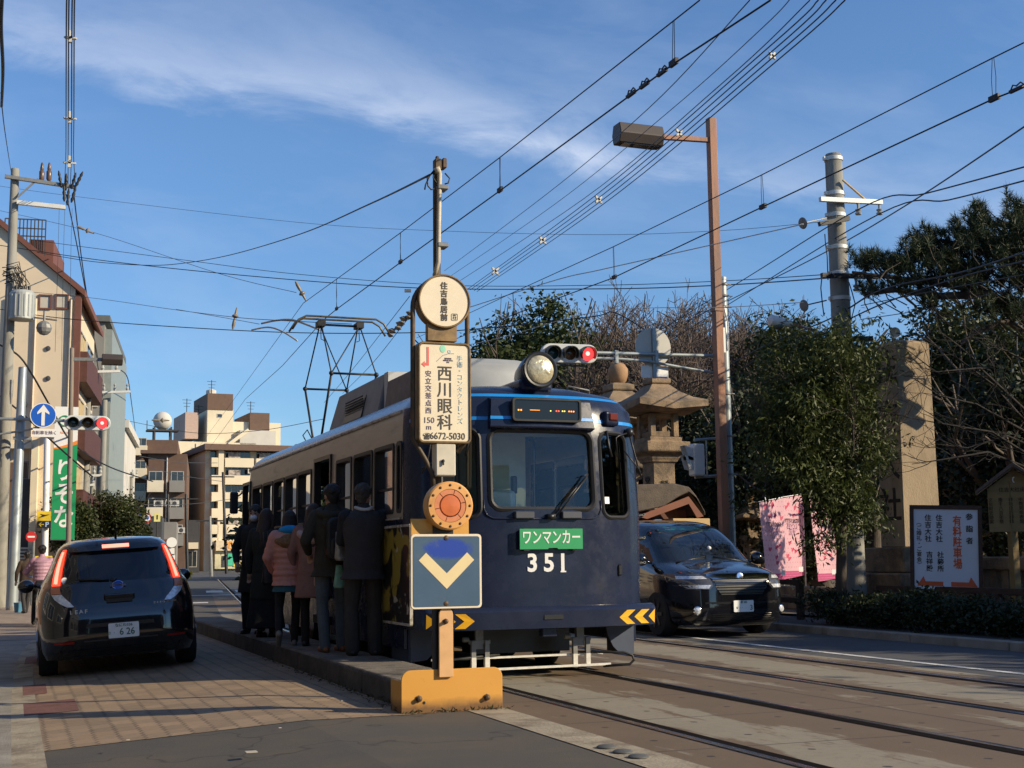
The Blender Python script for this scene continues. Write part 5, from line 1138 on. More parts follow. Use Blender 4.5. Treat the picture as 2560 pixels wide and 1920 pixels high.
# ---------------------------------------------------------------- vegetation helpers
rng = np.random.default_rng(7)
def leafmat(name, a, b_, rough=.55, scale=1.2, c=None):
    if name in MATS: return MATS[name]
    m = bpy.data.materials.new(name); m.use_nodes = True; t = m.node_tree; p = t.nodes['Principled BSDF']
    o = t.nodes.new('ShaderNodeTexCoord').outputs['Object']
    f = _m(t, 'ADD', _m(t, 'MULTIPLY', _noise(t, o, scale, 3, .6), .6), _m(t, 'MULTIPLY', _noise(t, o, scale*9, 2, .6), .4))
    cc = mixc(t, _ramp(t, f, [(.36, 0), (.64, 1)]), a, b_)
    if c: cc = mixc(t, _ramp(t, _noise(t, o, scale*14, 2, .6), [(.60, 0), (.72, .8)]), cc, c)
    t.links.new(cc, p.inputs['Base Color']); p.inputs['Roughness'].default_value = rough; p.inputs['Specular IOR Level'].default_value = .35
    tr = t.nodes.new('ShaderNodeBsdfTranslucent'); t.links.new(cc, tr.inputs[0]); mx_ = t.nodes.new('ShaderNodeMixShader'); mx_.inputs[0].default_value = .22
    t.links.new(p.outputs[0], mx_.inputs[1]); t.links.new(tr.outputs[0], mx_.inputs[2]); t.links.new(mx_.outputs[0], t.nodes['Material Output'].inputs[0])
    MATS[name] = m; return m
def quick(name, V_, F_, m, parent=None, at=None):
    me = bpy.data.meshes.new(name); V_ = np.asarray(V_, np.float32)
    if parent is not None: V_ = V_-np.array(mw(parent).translation, np.float32)
    elif at is not None: V_ = V_-np.array(at, np.float32)
    F_ = np.asarray(F_, np.int32); k = F_.shape[1]
    me.vertices.add(len(V_)); me.vertices.foreach_set('co', V_.ravel()); me.loops.add(F_.size); me.loops.foreach_set('vertex_index', F_.ravel())
    me.polygons.add(len(F_)); me.polygons.foreach_set('loop_start', np.arange(0, F_.size, k, dtype=np.int32)); me.polygons.foreach_set('loop_total', np.full(len(F_), k, np.int32))
    me.update(); me.validate(); me.materials.append(m)
    o = bpy.data.objects.new(name, me); col.objects.link(o)
    if parent is not None: o.parent = parent
    elif at is not None: o.location = at
    return o
def leaves(name, P_, size, m, parent, aspect=.42, droop=.2, at=None):
    P_ = np.asarray(P_); n = len(P_)
    d = rng.normal(size=(n, 3)); d[:, 2] = d[:, 2]*.7-droop; d /= np.linalg.norm(d, axis=1)[:, None]
    s_ = np.cross(d, rng.normal(size=(n, 3))); s_ /= np.linalg.norm(s_, axis=1)[:, None]
    L_ = size*(.6+.8*rng.random(n))[:, None]; fold = np.cross(d, s_)*L_*.08
    V_ = np.stack([P_, P_+d*L_*.5+s_*L_*aspect*.5+fold, P_+d*L_, P_+d*L_*.5-s_*L_*aspect*.5+fold], 1).reshape(-1, 3)
    return quick(name, V_, np.arange(4*n).reshape(-1, 4), m, parent, at)
def crown_pts(c, r, lobes, clumps, per, cr, flat=.75, hollow=.35, seed=0):
    g = np.random.default_rng(seed); c, r = np.array(c, float), np.array(r, float); out = []
    u = g.normal(size=(lobes, 3)); u /= np.linalg.norm(u, axis=1)[:, None]; lc = u*(g.random(lobes)**.5*.72)[:, None]; lr = .30+.28*g.random(lobes)
    for k in range(clumps):
        i = g.integers(lobes); v = g.normal(size=3); v /= np.linalg.norm(v); q = lc[i]+v*lr[i]*(hollow+(1-hollow)*g.random()**.4)
        if np.linalg.norm(q) > 1.12: continue
        n = int(per*(.5+g.random())); e = g.normal(size=(n, 3))*cr*(.6+.8*g.random()); e[:, 2] *= flat
        out.append(c+q*r+e)
    return np.vstack(out)
def grow(b, p, d, r, ln, depth, g, spread=.55, up=.12, kids=(2, 4), taper=.72, tips=None, n=5, wob=.12, shrink=.74, rmin=.004):
    r = max(r, rmin); pts = [np.array(p, float)]; rr = [r]; d = np.array(d, float); segs = 4 if depth > 1 else 3
    for i in range(segs):
        d = d+g.normal(size=3)*wob; d[2] += up*.3; d /= np.linalg.norm(d); pts.append(pts[-1]+d*ln/segs); rr.append(max(rmin, r*(1-(1-taper)*(i+1)/segs)))
    b.tube(pts, rr, max(3, n), cap=False)
    if depth == 0:
        if tips is not None: tips += pts[1:]
        return
    for k in range(g.integers(kids[0], kids[1]+1)):
        i = segs if k == 0 else g.integers(1, segs+1); e = d+g.normal(size=3)*spread*(.45 if k == 0 else 1); e[2] += up; e /= np.linalg.norm(e)
        grow(b, pts[i], e, rr[i]*(.88 if k == 0 else .62), ln*(shrink+.12*g.random()), depth-1, g, spread, up, kids, taper, tips, n-1, wob, shrink, rmin)
M_BARK = mat('dark_bark', (.075, .058, .044), .9, var=.35, scale=8, bump=.9, bscale=22, stretch=(1, 1, .3))
M_TWIG = mat('grey_twig', (.115, .085, .068), .9, var=.3, scale=10); M_TWIGD = mat('dark_twig', (.018, .014, .012), .9, var=.3, scale=10)
M_CAMPH = leafmat('camphor_leaf', (.022, .040, .011), (.066, .086, .02), scale=.8, c=(.13, .12, .03))
M_EVER = leafmat('evergreen_leaf', (.020, .034, .010), (.066, .078, .018), scale=.7, c=(.13, .10, .026))
M_WOOD = leafmat('dark_wood_leaf', (.010, .018, .008), (.030, .044, .014), scale=.9)
M_STREET = leafmat('lance_leaf', (.030, .043, .010), (.088, .112, .024), scale=1.6, c=(.17, .18, .045))
M_PINE = leafmat('pine_needle', (.014, .028, .011), (.042, .060, .022), scale=1.6, c=(.09, .065, .02))
M_HEDGE = leafmat('hedge_leaf', (.016, .026, .010), (.035, .05, .016), scale=3)
def broad(label, group, base, cz, r, seed, m, lobes=16, clumps=420, per=42, cr=.28, size=.16, trunk=.28, cat='tree', name='evergreen_tree', droop=.2, aspect=.5):
    t = thing(name, label, cat, base, group=group); g = np.random.default_rng(seed+100); b = MB(); c = np.array([base[0], base[1], cz]); tips = []
    hgt = max(.4, cz-r[2]*.55-base[2]); top = np.array([base[0]+.1*r[0]*g.normal(), base[1], base[2]+hgt])
    b.tube([base, (np.array(base)*.5+top*.5)+g.normal(size=3)*[.08, .08, 0], top], [trunk, trunk*.8, trunk*.7], 10, cap=False)
    for k in range(6):
        a = k*1.05+g.random(); d = np.array([math.cos(a)*.8, math.sin(a)*.8, .9]); grow(b, top, d/np.linalg.norm(d), trunk*.5, r[2]*.7, 2, g, .5, .1, (2, 3), .6, tips, 5)
    b.build('trunk', M_BARK, t, smooth=True, fix=False)
    leaves('crown', crown_pts(c, r, lobes, clumps, per, cr, seed=seed), size, m, t, aspect, droop); return t
def bare(label, group, base, h, seed, m=None, r=.2, depth=5, spread=.5, up=.16, kids=(2, 3), ln=.30, d0=(0, 0, 1), name='bare_tree', shrink=.74):
    t = thing(name, label, 'tree', base, group=group); g = np.random.default_rng(seed); b = MB(); p = np.array(base, float); d0 = np.array(d0, float); d0 /= np.linalg.norm(d0)
    top = p+d0*h*.28; b.tube([p, (p+top)/2+g.normal(size=3)*[.1, .1, 0], top], [r, r*.85, r*.7], 9, cap=False); b.build('trunk', M_BARK, t, smooth=True, fix=False); b = MB()
    for k in range(4):
        a = k*1.57+g.random(); e = d0+np.array([math.cos(a), math.sin(a), 0])*.55; grow(b, top, e/np.linalg.norm(e), r*.5, h*ln, depth, g, spread, up, kids, .62, None, 5, .14, shrink, .012)
    b.build('branches', m or M_TWIG, t, smooth=True, fix=False); return t
GT = 'trees of the shrine grounds'
def at_px(px, D, z=.14): p = AD(px, 1400, D); return (p.x, p.y, z)
def zpx(px, py, D): return AD(px, py, D).z
def btree(label, px, D, ytop, ybot, wpx, seed, m, name='evergreen_tree', **k):
    base = at_px(px, D); zt, zb = zpx(px, ytop, D), zpx(px, ybot, D); rx = wpx/2*D/3300
    return broad(label, GT, base, (zt+zb)/2, (rx, rx, (zt-zb)/2), seed, m, name=name, **k)
btree('dark green camphor behind the tram roof, its crown against the sky', 1350, 43, 712, 1260, 350, 1, M_CAMPH, size=.19, cr=.28, clumps=900, lobes=24, per=46)
btree('low camphor filling the gap behind the tram headlight', 1500, 50, 830, 1330, 300, 2, M_EVER, size=.2, cr=.32, clumps=420)
btree('round topped evergreen under the drooping white street lamp', 2000, 42, 775, 1250, 290, 3, M_EVER, size=.18, cr=.28, clumps=560, lobes=20)
btree('broad evergreen behind the concrete pole and the stone pillar', 2180, 40, 800, 1300, 300, 4, M_EVER, size=.18, cr=.28, clumps=520, lobes=20)
btree('evergreen mass behind the stone pillar, topmost beside the pine', 2420, 36, 765, 1330, 430, 5, M_EVER, size=.17, cr=.27, clumps=1050, lobes=26)
btree('tall evergreen at the picture edge behind the pine', 2590, 33, 760, 1330, 330, 15, M_EVER, size=.17, cr=.27, clumps=800, lobes=22)
btree('evergreen behind the zinc pole and the drooping lamp', 1870, 46, 850, 1330, 260, 16, M_EVER, size=.18, cr=.27, clumps=600, lobes=20)
btree('dark evergreen behind the zinc signal pole', 1900, 33, 960, 1460, 300, 6, M_WOOD, size=.15, cr=.25, clumps=560, lobes=20)
btree('dark evergreen behind the pink banners', 2060, 30, 1020, 1480, 260, 7, M_WOOD, size=.14, cr=.24, clumps=480)
btree('dark evergreen behind the white parking sign', 2360, 35, 1010, 1440, 300, 8, M_WOOD, size=.13, cr=.22, clumps=520)
btree('dark evergreen behind the roofed wooden notice', 2540, 25, 930, 1400, 280, 9, M_WOOD, size=.13, cr=.22, clumps=480)
btree('dark evergreen between the tram and the stone lantern', 1640, 40, 1000, 1440, 330, 10, M_WOOD, size=.17, cr=.28, clumps=460)
btree('shadowy evergreen behind the stone lantern', 1770, 36, 940, 1440, 260, 12, M_WOOD, size=.15, cr=.25, clumps=420)
bt = [(1600, 46, 700, 21, 'leafless tree with a wide twiggy crown left of the brown lamp post'), (1700, 50, 690, 22, 'tall leafless tree with pale twigs behind the brown lamp post'), (1830, 44, 800, 23, 'leafless tree with reddish twigs behind the zinc pole'), (1510, 50, 790, 24, 'leafless tree behind the traffic signal'), (1620, 41, 780, 26, 'leafless tree just behind the round sign back'), (1770, 42, 820, 27, 'leafless tree filling the gap right of the rust brown post'), (1930, 48, 790, 25, 'leafless tree poking out above the drooping street lamp')]
for px, D, yt, sd, lb in bt:
    base = at_px(px, D); h = zpx(px, yt, D)-base[2]; bare(lb, GT, base, h*.93, sd, r=.24, depth=6, spread=.55, up=.07, kids=(3, 4), ln=.24, shrink=.71)
# far-off belt of wood that closes the shrine side
P_ = []
for k in range(26):
    px = 1420+k*55; D = 62+(k % 3)*5; p = at_px(px, D); P_.append(crown_pts((p[0], p[1], 3.2), (3.2, 2.5, 3.6), 10, 120, 22, .5, seed=200+k))
for k in range(16):
    px = 680+k*46; D = 84+(k % 3)*6; p = at_px(px, D); hz = 2.9+min(2.2, k*.22); P_.append(crown_pts((p[0], p[1], hz), (3.2, 2.5, hz+.4), 10, 150, 22, .55, seed=300+k))
tag(leaves('woodland', np.vstack(P_), .42, M_WOOD, None, .6, .1, at=at_px(2000, 60)), 'dark belt of shrine woodland behind the nearer trees', 'woodland', kind='stuff')
# street tree with long drooping leaves
cx_ = AD(2075, 1050, 21.2)
t = thing('street_tree', 'leafy street tree with long drooping leaves in front of the concrete pole', 'tree', (AD(2100, 1500, 21.0).x, AD(2100, 1500, 21.0).y, .1))
p0 = AD(2102, 1545, 21.0); b = MB(); p1 = AD(2104, 1300, 21.0); p2 = AD(2085, 1150, 21.1)
b.tube([(p0.x, p0.y, .08), p1, p2], [.095, .08, .06], 10, cap=False); g = np.random.default_rng(5)
for k in range(9):
    a = k*.75; d = np.array([math.cos(a)*.8, math.sin(a)*.8, .75]); grow(b, np.array(p2 if k % 2 else p1.lerp(p2, .6)), d/np.linalg.norm(d), .04, .8, 3, g, .4, .1, (2, 3), .6, None, 5)
b.build('trunk', M_BARK, t, smooth=True, fix=False)
g = np.random.default_rng(11); P_ = []
for (px, py, wx, wy_, n) in ((2060, 930, 150, 130, 200), (1985, 1030, 100, 130, 130), (2090, 1000, 70, 150, 120), (2040, 1130, 140, 130, 220), (2195, 1120, 36, 90, 26), (2105, 1250, 80, 72, 110), (2040, 1170, 50, 50, 30), (1935, 1070, 45, 60, 26), (2065, 1345, 45, 30, 12), (2085, 890, 50, 60, 50), (1960, 930, 60, 60, 40)):
    for k in range(n):
        v = g.normal(size=2)*.5; q = np.array(AD(px+v[0]*wx, py+v[1]*wy_, 21.1+g.normal()*.55)); m_ = g.integers(20, 44); P_.append(q+g.normal(size=(m_, 3))*[.10, .10, .09])
for k in range(90):     # loose sprays that break the outline
    a = g.random()*6.283; px, py = 2050+math.cos(a)*(118+30*g.normal()), 1070+math.sin(a)*(215+45*g.normal()); py = min(py, 1130) if px < 2045 else py; q = np.array(AD(min(px, 2200), py, 21.1+g.normal()*.4)); dn = np.array([.25*g.normal(), .2*g.normal(), -.9]); m_ = g.integers(8, 18)
    P_.append(q+np.outer(g.random(m_)*.45, dn)+g.normal(size=(m_, 3))*.04)
leaves('crown', np.vstack(P_), .105, M_STREET, t, .26, .85)
# pine reaching in over the road
t = thing('pine_tree', 'dark pine whose branches reach in above the stone pillar', 'tree', (17.2, 15.6, .14)); b = MB()
b.tube([(17.2, 15.6, .1), (17.0, 15.9, 2.5), (16.7, 16.2, 4.6), (16.9, 16.4, 6.6)], [.24, .2, .16, .1], 10, cap=False)
limbs = [[(2640, 860, 22), (2480, 735, 21.5), (2330, 705, 21.2), (2200, 690, 21.0), (2130, 680, 21.0)], [(2640, 900, 22), (2520, 800, 21.6), (2440, 830, 21.3), (2400, 860, 21.2)], [(2650, 760, 22), (2540, 660, 21.8), (2440, 620, 21.5), (2350, 600, 21.3)], [(2620, 620, 22), (2560, 560, 22), (2480, 560, 21.8)], [(2480, 735, 21.5), (2350, 740, 21.1), (2240, 725, 21.0), (2160, 735, 20.9)]]
for l_ in limbs: b.tube([AD(*q) for q in l_], [.085, .06, .045, .03, .02][:len(l_)], 6, cap=False)
g = np.random.default_rng(31); tips = []
for (px, py, wx, wy_, n) in ((2170, 655, 50, 28, 60), (2250, 660, 60, 28, 80), (2300, 610, 40, 30, 50), (2350, 650, 80, 45, 130), (2420, 600, 60, 50, 110), (2450, 545, 30, 40, 50), (2500, 620, 60, 70, 150), (2545, 550, 35, 60, 100), (2330, 590, 25, 25, 25), (2290, 715, 60, 22, 40), (2180, 722, 40, 16, 24), (2320, 755, 25, 30, 26), (2450, 700, 70, 30, 60), (2540, 690, 40, 50, 70), (2530, 770, 40, 30, 60), (2470, 760, 50, 26, 40), (2400, 680, 60, 40, 70), (2600, 620, 60, 90, 120), (2500, 850, 40, 26, 12)):
    for k in range(n):
        v = g.normal(size=2)*.5; q = np.array(AD(px+v[0]*wx, py+v[1]*wy_, 21.4+g.normal()*.45)); tips.append(q)
        if k % 4 == 0: d = np.array([.25+.2*g.normal(), .1*g.normal(), -.25]); b.tube([q, q+d*.7, q+d*1.2+np.array([.1, 0, -.02])], [.006, .010, .014], 3, cap=False)
b.build('trunk', M_BARK, t, smooth=True, fix=False)
tips = np.array(tips); nn = 44; T_ = np.repeat(tips, nn, 0); n = len(T_)
ax = np.repeat(np.c_[g.normal(size=(len(tips), 2))*.45, np.ones(len(tips))], nn, 0); T_ = T_+ax*(g.random((n, 1))-.5)*.12
d = g.normal(size=(n, 3))*.75+ax*.75; d /= np.linalg.norm(d, axis=1)[:, None]; s_ = np.cross(d, g.normal(size=(n, 3))); s_ /= np.linalg.norm(s_, axis=1)[:, None]
L_ = .13*(.7+.6*g.random(n))[:, None]
quick('needles', np.stack([T_-s_*.006, T_+s_*.006, T_+d*L_], 1).reshape(-1, 3), np.arange(3*n).reshape(-1, 3), M_PINE, t)
# leafless tree that crosses the stone pillar from the right
t = thing('bare_tree', 'dark leafless tree whose twigs cross the lit face of the stone pillar', 'tree', (15.3, 15.2, .14)); b = MB(); g = np.random.default_rng(3)
b.tube([(15.3, 15.2, .1), (15.25, 15.3, 1.6), (15.2, 15.4, 2.6)], [.13, .11, .09], 9, cap=False); b.build('trunk', M_BARK, t, smooth=True, fix=False); b = MB()
for l_ in ([(2640, 1180, 21), (2480, 1080, 20.4), (2360, 1060, 20.2), (2250, 1040, 20.1)], [(2640, 1140, 21), (2480, 960, 20.6), (2400, 900, 20.4), (2300, 840, 20.2)], [(2600, 1100, 21), (2440, 1010, 20.4), (2350, 990, 20.2), (2260, 930, 20.1)], [(2600, 1060, 21), (2450, 920, 20.4), (2340, 930, 20.2), (2250, 860, 20.2)], [(2620, 1190, 21), (2470, 1130, 20.4), (2350, 1150, 20.2), (2280, 1160, 20.1)], [(2650, 1060, 21), (2560, 900, 20.8), (2480, 860, 20.5), (2430, 820, 20.4)], [(2660, 1150, 21), (2520, 1090, 20.6), (2420, 1120, 20.3), (2340, 1110, 20.2)]):
    pts = [np.array(AD(*q)) for q in l_]; b.tube(pts, [.028, .018, .011, .005], 5, cap=False)
    for k in range(9):
        f = g.random()*2.6+.3; i = int(f); q = pts[i]*(1-f+i)+pts[i+1]*(f-i); d = (pts[i+1]-pts[i]); d = d/np.linalg.norm(d)+g.normal(size=3)*.45; d /= np.linalg.norm(d)
        grow(b, q, d, .007, .38, 2, g, .5, .05, (1, 3), .6, None, 4)
b.build('branches', M_TWIGD, t, smooth=True, fix=False)
# clipped hedge along the right pavement
hp = [(1, 2150, 1600), (2, 2560, 1660)]
P_ = []; g = np.random.default_rng(13)
for k in range(2600):
    f = g.random(); y = 18.4-f*8.6; x = 12.35-.15*math.sin(f*7)-.25*f+g.normal()*.22; x = min(max(x, 11.75), 12.9)
    zt = .36+.06*math.sin(y*2.1)+.06*math.sin(y*5.3); z = .14+zt*min(1, g.random()**.55)
    P_.append(np.array([x, y, z])+g.normal(size=(16, 3))*.055)
hd_ = thing('hedge', 'dark clipped hedge along the pavement on the shrine side', 'hedge', (12.3, 14, .12)); leaves('foliage', np.vstack(P_), .06, M_HEDGE, hd_, .55, .0)
b = MB()
for k in range(40): y = 18.2-k*.21; b.tube([(12.25, y, .1), (12.3+.1*math.sin(k), y+.05, .6)], .012, 4)
b.build('stems', M_BARK, hd_)
# evergreens on the near side of the shrine frontage: outside the frame, they throw the shade over the right lane
for k, (x, y, h) in enumerate(((20.5, 7.5, 6.0), (21.5, 3.8, 6.4), (20.8, .2, 6.2), (22.0, -3.6, 6.6), (21.2, 10.6, 5.6), (21.8, -7.5, 6.4))):
    broad('dense evergreen on the near shrine frontage', 'evergreens along the near frontage', (x, y, .14), h*.56, (2.5, 2.5, h*.46), 60+k, M_EVER, lobes=18, clumps=520, per=34, cr=.35, size=.26, name='frontage_tree')
# ---------------------------------------------------------------- shrine side: posts, signals, stones, banners
M_RUST = mat('faded_rust_brown_post', (.36, .17, .10), .7, var=.15, scale=3, c2=(.20, .13, .10), thr=(.46, .62), stretch=(1, 1, .35), bump=.2)
M_ZINC = mat('galvanised_pole', (.30, .335, .34), .45, .35, var=.14, scale=5, c2=(.20, .215, .215), thr=(.55, .75), stretch=(1, 1, .4))
M_CPOLE = mat('concrete_pole', (.26, .25, .215), .85, var=.14, scale=4, bump=.3, c2=(.12, .11, .09), thr=(.52, .74), stretch=(1, 1, .3))
M_BAND = mat('pale_band', (.62, .62, .58), .5, .1, var=.1)
M_STONE = mat('shrine_granite', (.33, .25, .16), .85, var=.16, scale=2.2, bump=.5, bscale=50, c2=(.17, .125, .08), thr=(.46, .70), stretch=(1, 1, .45))
M_STONEL = mat('lantern_stone', (.27, .19, .115), .9, var=.28, scale=4, bump=.9, bscale=40, c2=(.095, .075, .055), thr=(.46, .66))
M_CARVE = mat('carved_ink', (.028, .020, .014), .9, var=.1)
M_WOODB = mat('brown_rail_wood', (.065, .035, .022), .8, var=.3, scale=6, stretch=(4, .5, 4), bump=.4)
M_LAMPB = mat('dark_brown_lamp', (.045, .032, .027), .5, var=.15)
# brown square street lamp
BX, BYY = 11.75, 20.45
pt_ = AX(1779, 298, BX); by = AX(1800, 1000, BX).y
bl_ = thing('street_lamp', 'tall rust brown square post with a box lamp on a side arm', 'street lamp', (BX, by, .1))
b = MB(); b.box(BX-.075, BX+.075, by-.075, by+.075, .1, AY(1779, 296, by).z); b.build('post', M_RUST, bl_, bevel=.008)
az = AY(1768, 350, by).z; xl, xr_ = AY(1541, 338, by).x, AY(1650, 338, by).x; lz = AY(1600, 342, by).z
b = MB(); b.beam((BX-.07, by, az), (xr_-.05, by, AY(1650, 343, by).z), .085, .085); b.build('arm', M_RUST, bl_, bevel=.006)
b = MB(); hex_ = [(-.19, .0), (-.12, -.17), (.14, -.17), (.19, .0), (.13, .19), (-.13, .19)]
b.prism(hex_, (0, by, lz), UY, UZ, UX, xl, xr_); lh_ = b.build('lamp_housing', M_LAMPB, bl_, bevel=.012)
b = MB(); b.box(xl+.1, xr_-.08, by-.105, by+.12, lz-.178, lz-.165); b.build('lens', mat('smoked_lens', (.03, .035, .035), .12, var=0), lh_)
b = MB(); b.box(BX-.09, BX+.09, by-.09, by+.09, AY(1800, 775, by).z-.03, AY(1800, 775, by).z+.03); b.build('clamp', M_RUST, bl_)
# galvanised signal pole
zx = 12.0; zp = AX(1807, 760, zx); zy = by+.1; zx = AY(1808, 800, zy).x
zn = thing('signal_pole', 'galvanised round signal pole with a red traffic light on a long arm', 'traffic light', (zx, zy, .1))
b = MB(); zt = AY(1808, 698, zy).z; b.tube([(zx, zy, .1), (zx, zy, zt-.05), (zx, zy, zt)], [.098, .083, .078], 18); b.lathe([(.088, -.02), (.088, .03), (.02, .05)], (zx, zy, zt), 16); b.build('pole', M_ZINC, zn, smooth='auto')
for py in (712, 740, 768, 985, 1090, 1186, 1270): b = MB(); q = AY(1808, py, zy).z; b.lathe([(.10, -.02), (.105, -.015), (.105, .015), (.10, .02)], (zx, zy, q), 16); b.cyl((zx+.09, zy-.05, q), (zx+.15, zy-.05, q), .016, n=8); b.build('strap', M_GREYSTEEL, zn, smooth='auto')
b = MB(); q = AY(1806, 850, zy); b.box(zx-.10, zx-.05, zy-.15, zy-.1, q.z-.25, q.z+.2); b.tube([(zx-.04, zy-.1, q.z+.6), (zx+.02, zy-.12, q.z+.3), (zx+.03, zy-.1, q.z-.2)], .012, 5); b.build('cable_box', M_WHITE, zn)
sa = AY(1485, 885, zy); ra = AY(1800, 890, zy)
b = MB(); b.tube([(zx, zy, ra.z), (sa.x-.1, zy, sa.z+.02)], .033, 10); lo = AY(1790, 936, zy); mi_ = AY(1700, 918, zy); m2 = AY(1620, 903, zy); m3 = AY(1540, 897, zy)
b.tube([(zx, zy, lo.z), (mi_.x, zy, mi_.z), (m2.x, zy, m2.z), (m3.x, zy, m3.z), (sa.x, zy, AY(1490, 896, zy).z)], .026, 8)
for px in (1540, 1640): q = AY(px, 888, zy); b.box(q.x-.03, q.x+.03, zy-.04, zy+.04, q.z-.14, q.z+.08)
b.build('arm', M_ZINC, zn, smooth='auto')
M_SIGW = mat('pale_signal_housing', (.60, .61, .59), .4, var=.06); M_SIGV = mat('dark_visor', (.025, .03, .03), .5, var=.1)
def signal(parent, c, s_, lit=2, rz=0., flip=False):
    """three-lamp horizontal head; c = middle of the front; lamps green, amber, red from the left"""
    cx, cy, cz = c; d = .185*s_; ca, sa_ = math.cos(rz), math.sin(rz)
    L_ = lambda x, y, z: Vector((cx+x*ca-y*sa_, cy+x*sa_+y*ca, cz+z))
    po = [(-.62*s_, 0)]; b = MB(); rs = []
    out = rrect(1.28*s_, .42*s_, .2*s_, 8)
    b.add([L_(x, 0, z) for x, z in out]+[L_(x, .16*s_, z) for x, z in out], [tuple(range(len(out))), tuple(range(len(out), 2*len(out)))]+[(i, (i+1) % len(out), len(out)+(i+1) % len(out), len(out)+i) for i in range(len(out))])
    hd_ = b.build('signal_head', M_SIGW, parent, bevel=.02*s_, seg=2)
    cols = [((.006, .035, .04), 0), ((.07, .035, .015), 0), ((.14, .012, .01), 0)]
    for i in range(3):
        x = (i-1)*.40*s_; c_ = L_(x, -.002, 0); ax = (L_(0, -1, 0)-L_(0, 0, 0))
        m_ = mat('lit_red_lamp', (1, .03, .03), .3, var=0, emit=2.6) if i == lit else mat('unlit_lamp_%d' % i, cols[i][0], .2, var=0, coat=.5)
        b = MB(); b.lathe([(.148*s_, 0), (.12*s_, .02), (0, .035)], c_, 24, ax); ln = b.build('lamp', m_, hd_, smooth='auto')
        if i == lit:
            b = MB(); b.lathe([(.05*s_, .031), (0, .042)], c_, 12, ax); b.build('lamp_core', mat('lit_red_core', (1, .35, .3), .3, var=0, emit=2.2), ln, smooth='auto')
        b = MB(); u, v = L_(1, 0, 0)-L_(0, 0, 0), UZ; R0 = .17*s_; vs = []; n = 20
        for rr in (R0, R0-.012):
            for k in range(n+1):
                a = R(-35+250*k/n); ln_ = .24*s_*(.45+.55*max(0, math.sin(a)*.5+.5)); p = c_+u*math.cos(a)*rr+v*math.sin(a)*rr; vs += [p, p+ax*ln_-v*.03]
        h = 2*(n+1); fs = []
        for o_ in (0, h): fs += [(o_+2*k, o_+2*k+1, o_+2*k+3, o_+2*k+2) for k in range(n)]
        fs += [(2*k+1, 2*k+3, h+2*k+3, h+2*k+1) for k in range(n)]
        b.add(vs, fs); b.build('visor', M_SIGV, hd_, smooth='auto', fix=False)
    return hd_
sc_ = AY(1420, 885, zy); signal(zn, (sc_.x, zy-.08, sc_.z), .78, 2, R(-6))
b = MB(); b.box(sc_.x-.3, sc_.x+.3, zy-.02, zy+.02, sc_.z-.21, sc_.z-.185); q = sc_; b.tube([(q.x, zy, q.z-.2), (q.x, zy, q.z-.28)], .02, 6); b.build('bracket', M_SIGV, zn)
rc2 = AY(1636, 867, zy); rr2 = AY(1680, 867, zy).x-rc2.x
b = MB(); b.lathe([(rr2, 0), (rr2, .012), (0, .012)], (rc2.x, zy+.06, rc2.z), 36, (0, -1, 0)); sgn_ = b.build('sign_back', mat('bare_sign_back', (.44, .42, .37), .5, .1, var=.05), zn, smooth='auto')
b = MB(); b.box(rc2.x-.03, rc2.x+.03, zy-.0, zy+.045, AY(1638, 945, zy).z, rc2.z+rr2*.95); b.build('rail', M_ZINC, sgn_)
q0, q1 = AY(1607, 912, zy), AY(1675, 945, zy); b = MB(); b.box(q0.x, q1.x, zy+.06, zy+.075, q1.z, q0.z); pb2 = b.build('plate_back', M_WHITE, zn)
q0, q1 = AY(1645, 940, zy), AY(1673, 945, zy); b = MB(); b.box(q0.x, q1.x, zy+.055, zy+.0595, q1.z, q0.z); b.build('maker_label', mat('blue_label', (.03, .12, .4), .5), pb2)
# pedestrian signal on its bracket
pc = AY(1736, 1150, zy); b = MB(); b.tube([(zx, zy, AY(1790, 1093, zy).z), (pc.x, zy, AY(1735, 1100, zy).z)], .022, 8); b.tube([(zx, zy, AY(1790, 1188, zy).z), (pc.x, zy, AY(1740, 1193, zy).z)], .026, 8); q = AY(1767, 1150, zy); b.tube([(q.x, zy, AY(1767, 1100, zy).z), (q.x, zy, AY(1768, 1190, zy).z)], .014, 6); b.build('bracket', M_ZINC, zn, smooth='auto')
b = MB(); h_ = (AY(1736, 1110, zy).z-AY(1736, 1190, zy).z)/2; b.box(pc.x-.07, pc.x+.15, zy-.12, zy+.10, pc.z-h_, pc.z+h_); pd = b.build('pedestrian_signal', M_SIGW, zn, bevel=.03, seg=3)
for dz in (.5, -.08):
    b = MB(); b.add([(pc.x-.07, zy-.1, pc.z+dz*h_+.2*h_), (pc.x-.24, zy-.1, pc.z+dz*h_+.38*h_), (pc.x-.16, zy-.1, pc.z+dz*h_-.5*h_), (pc.x-.07, zy-.1, pc.z+dz*h_-.55*h_), (pc.x-.07, zy+.08, pc.z+dz*h_+.2*h_), (pc.x-.24, zy+.08, pc.z+dz*h_+.38*h_), (pc.x-.16, zy+.08, pc.z+dz*h_-.5*h_), (pc.x-.07, zy+.08, pc.z+dz*h_-.55*h_)], [(0, 1, 2, 3), (4, 5, 6, 7), (0, 4, 5, 1)]); b.build('visor', M_SIGW, pd)
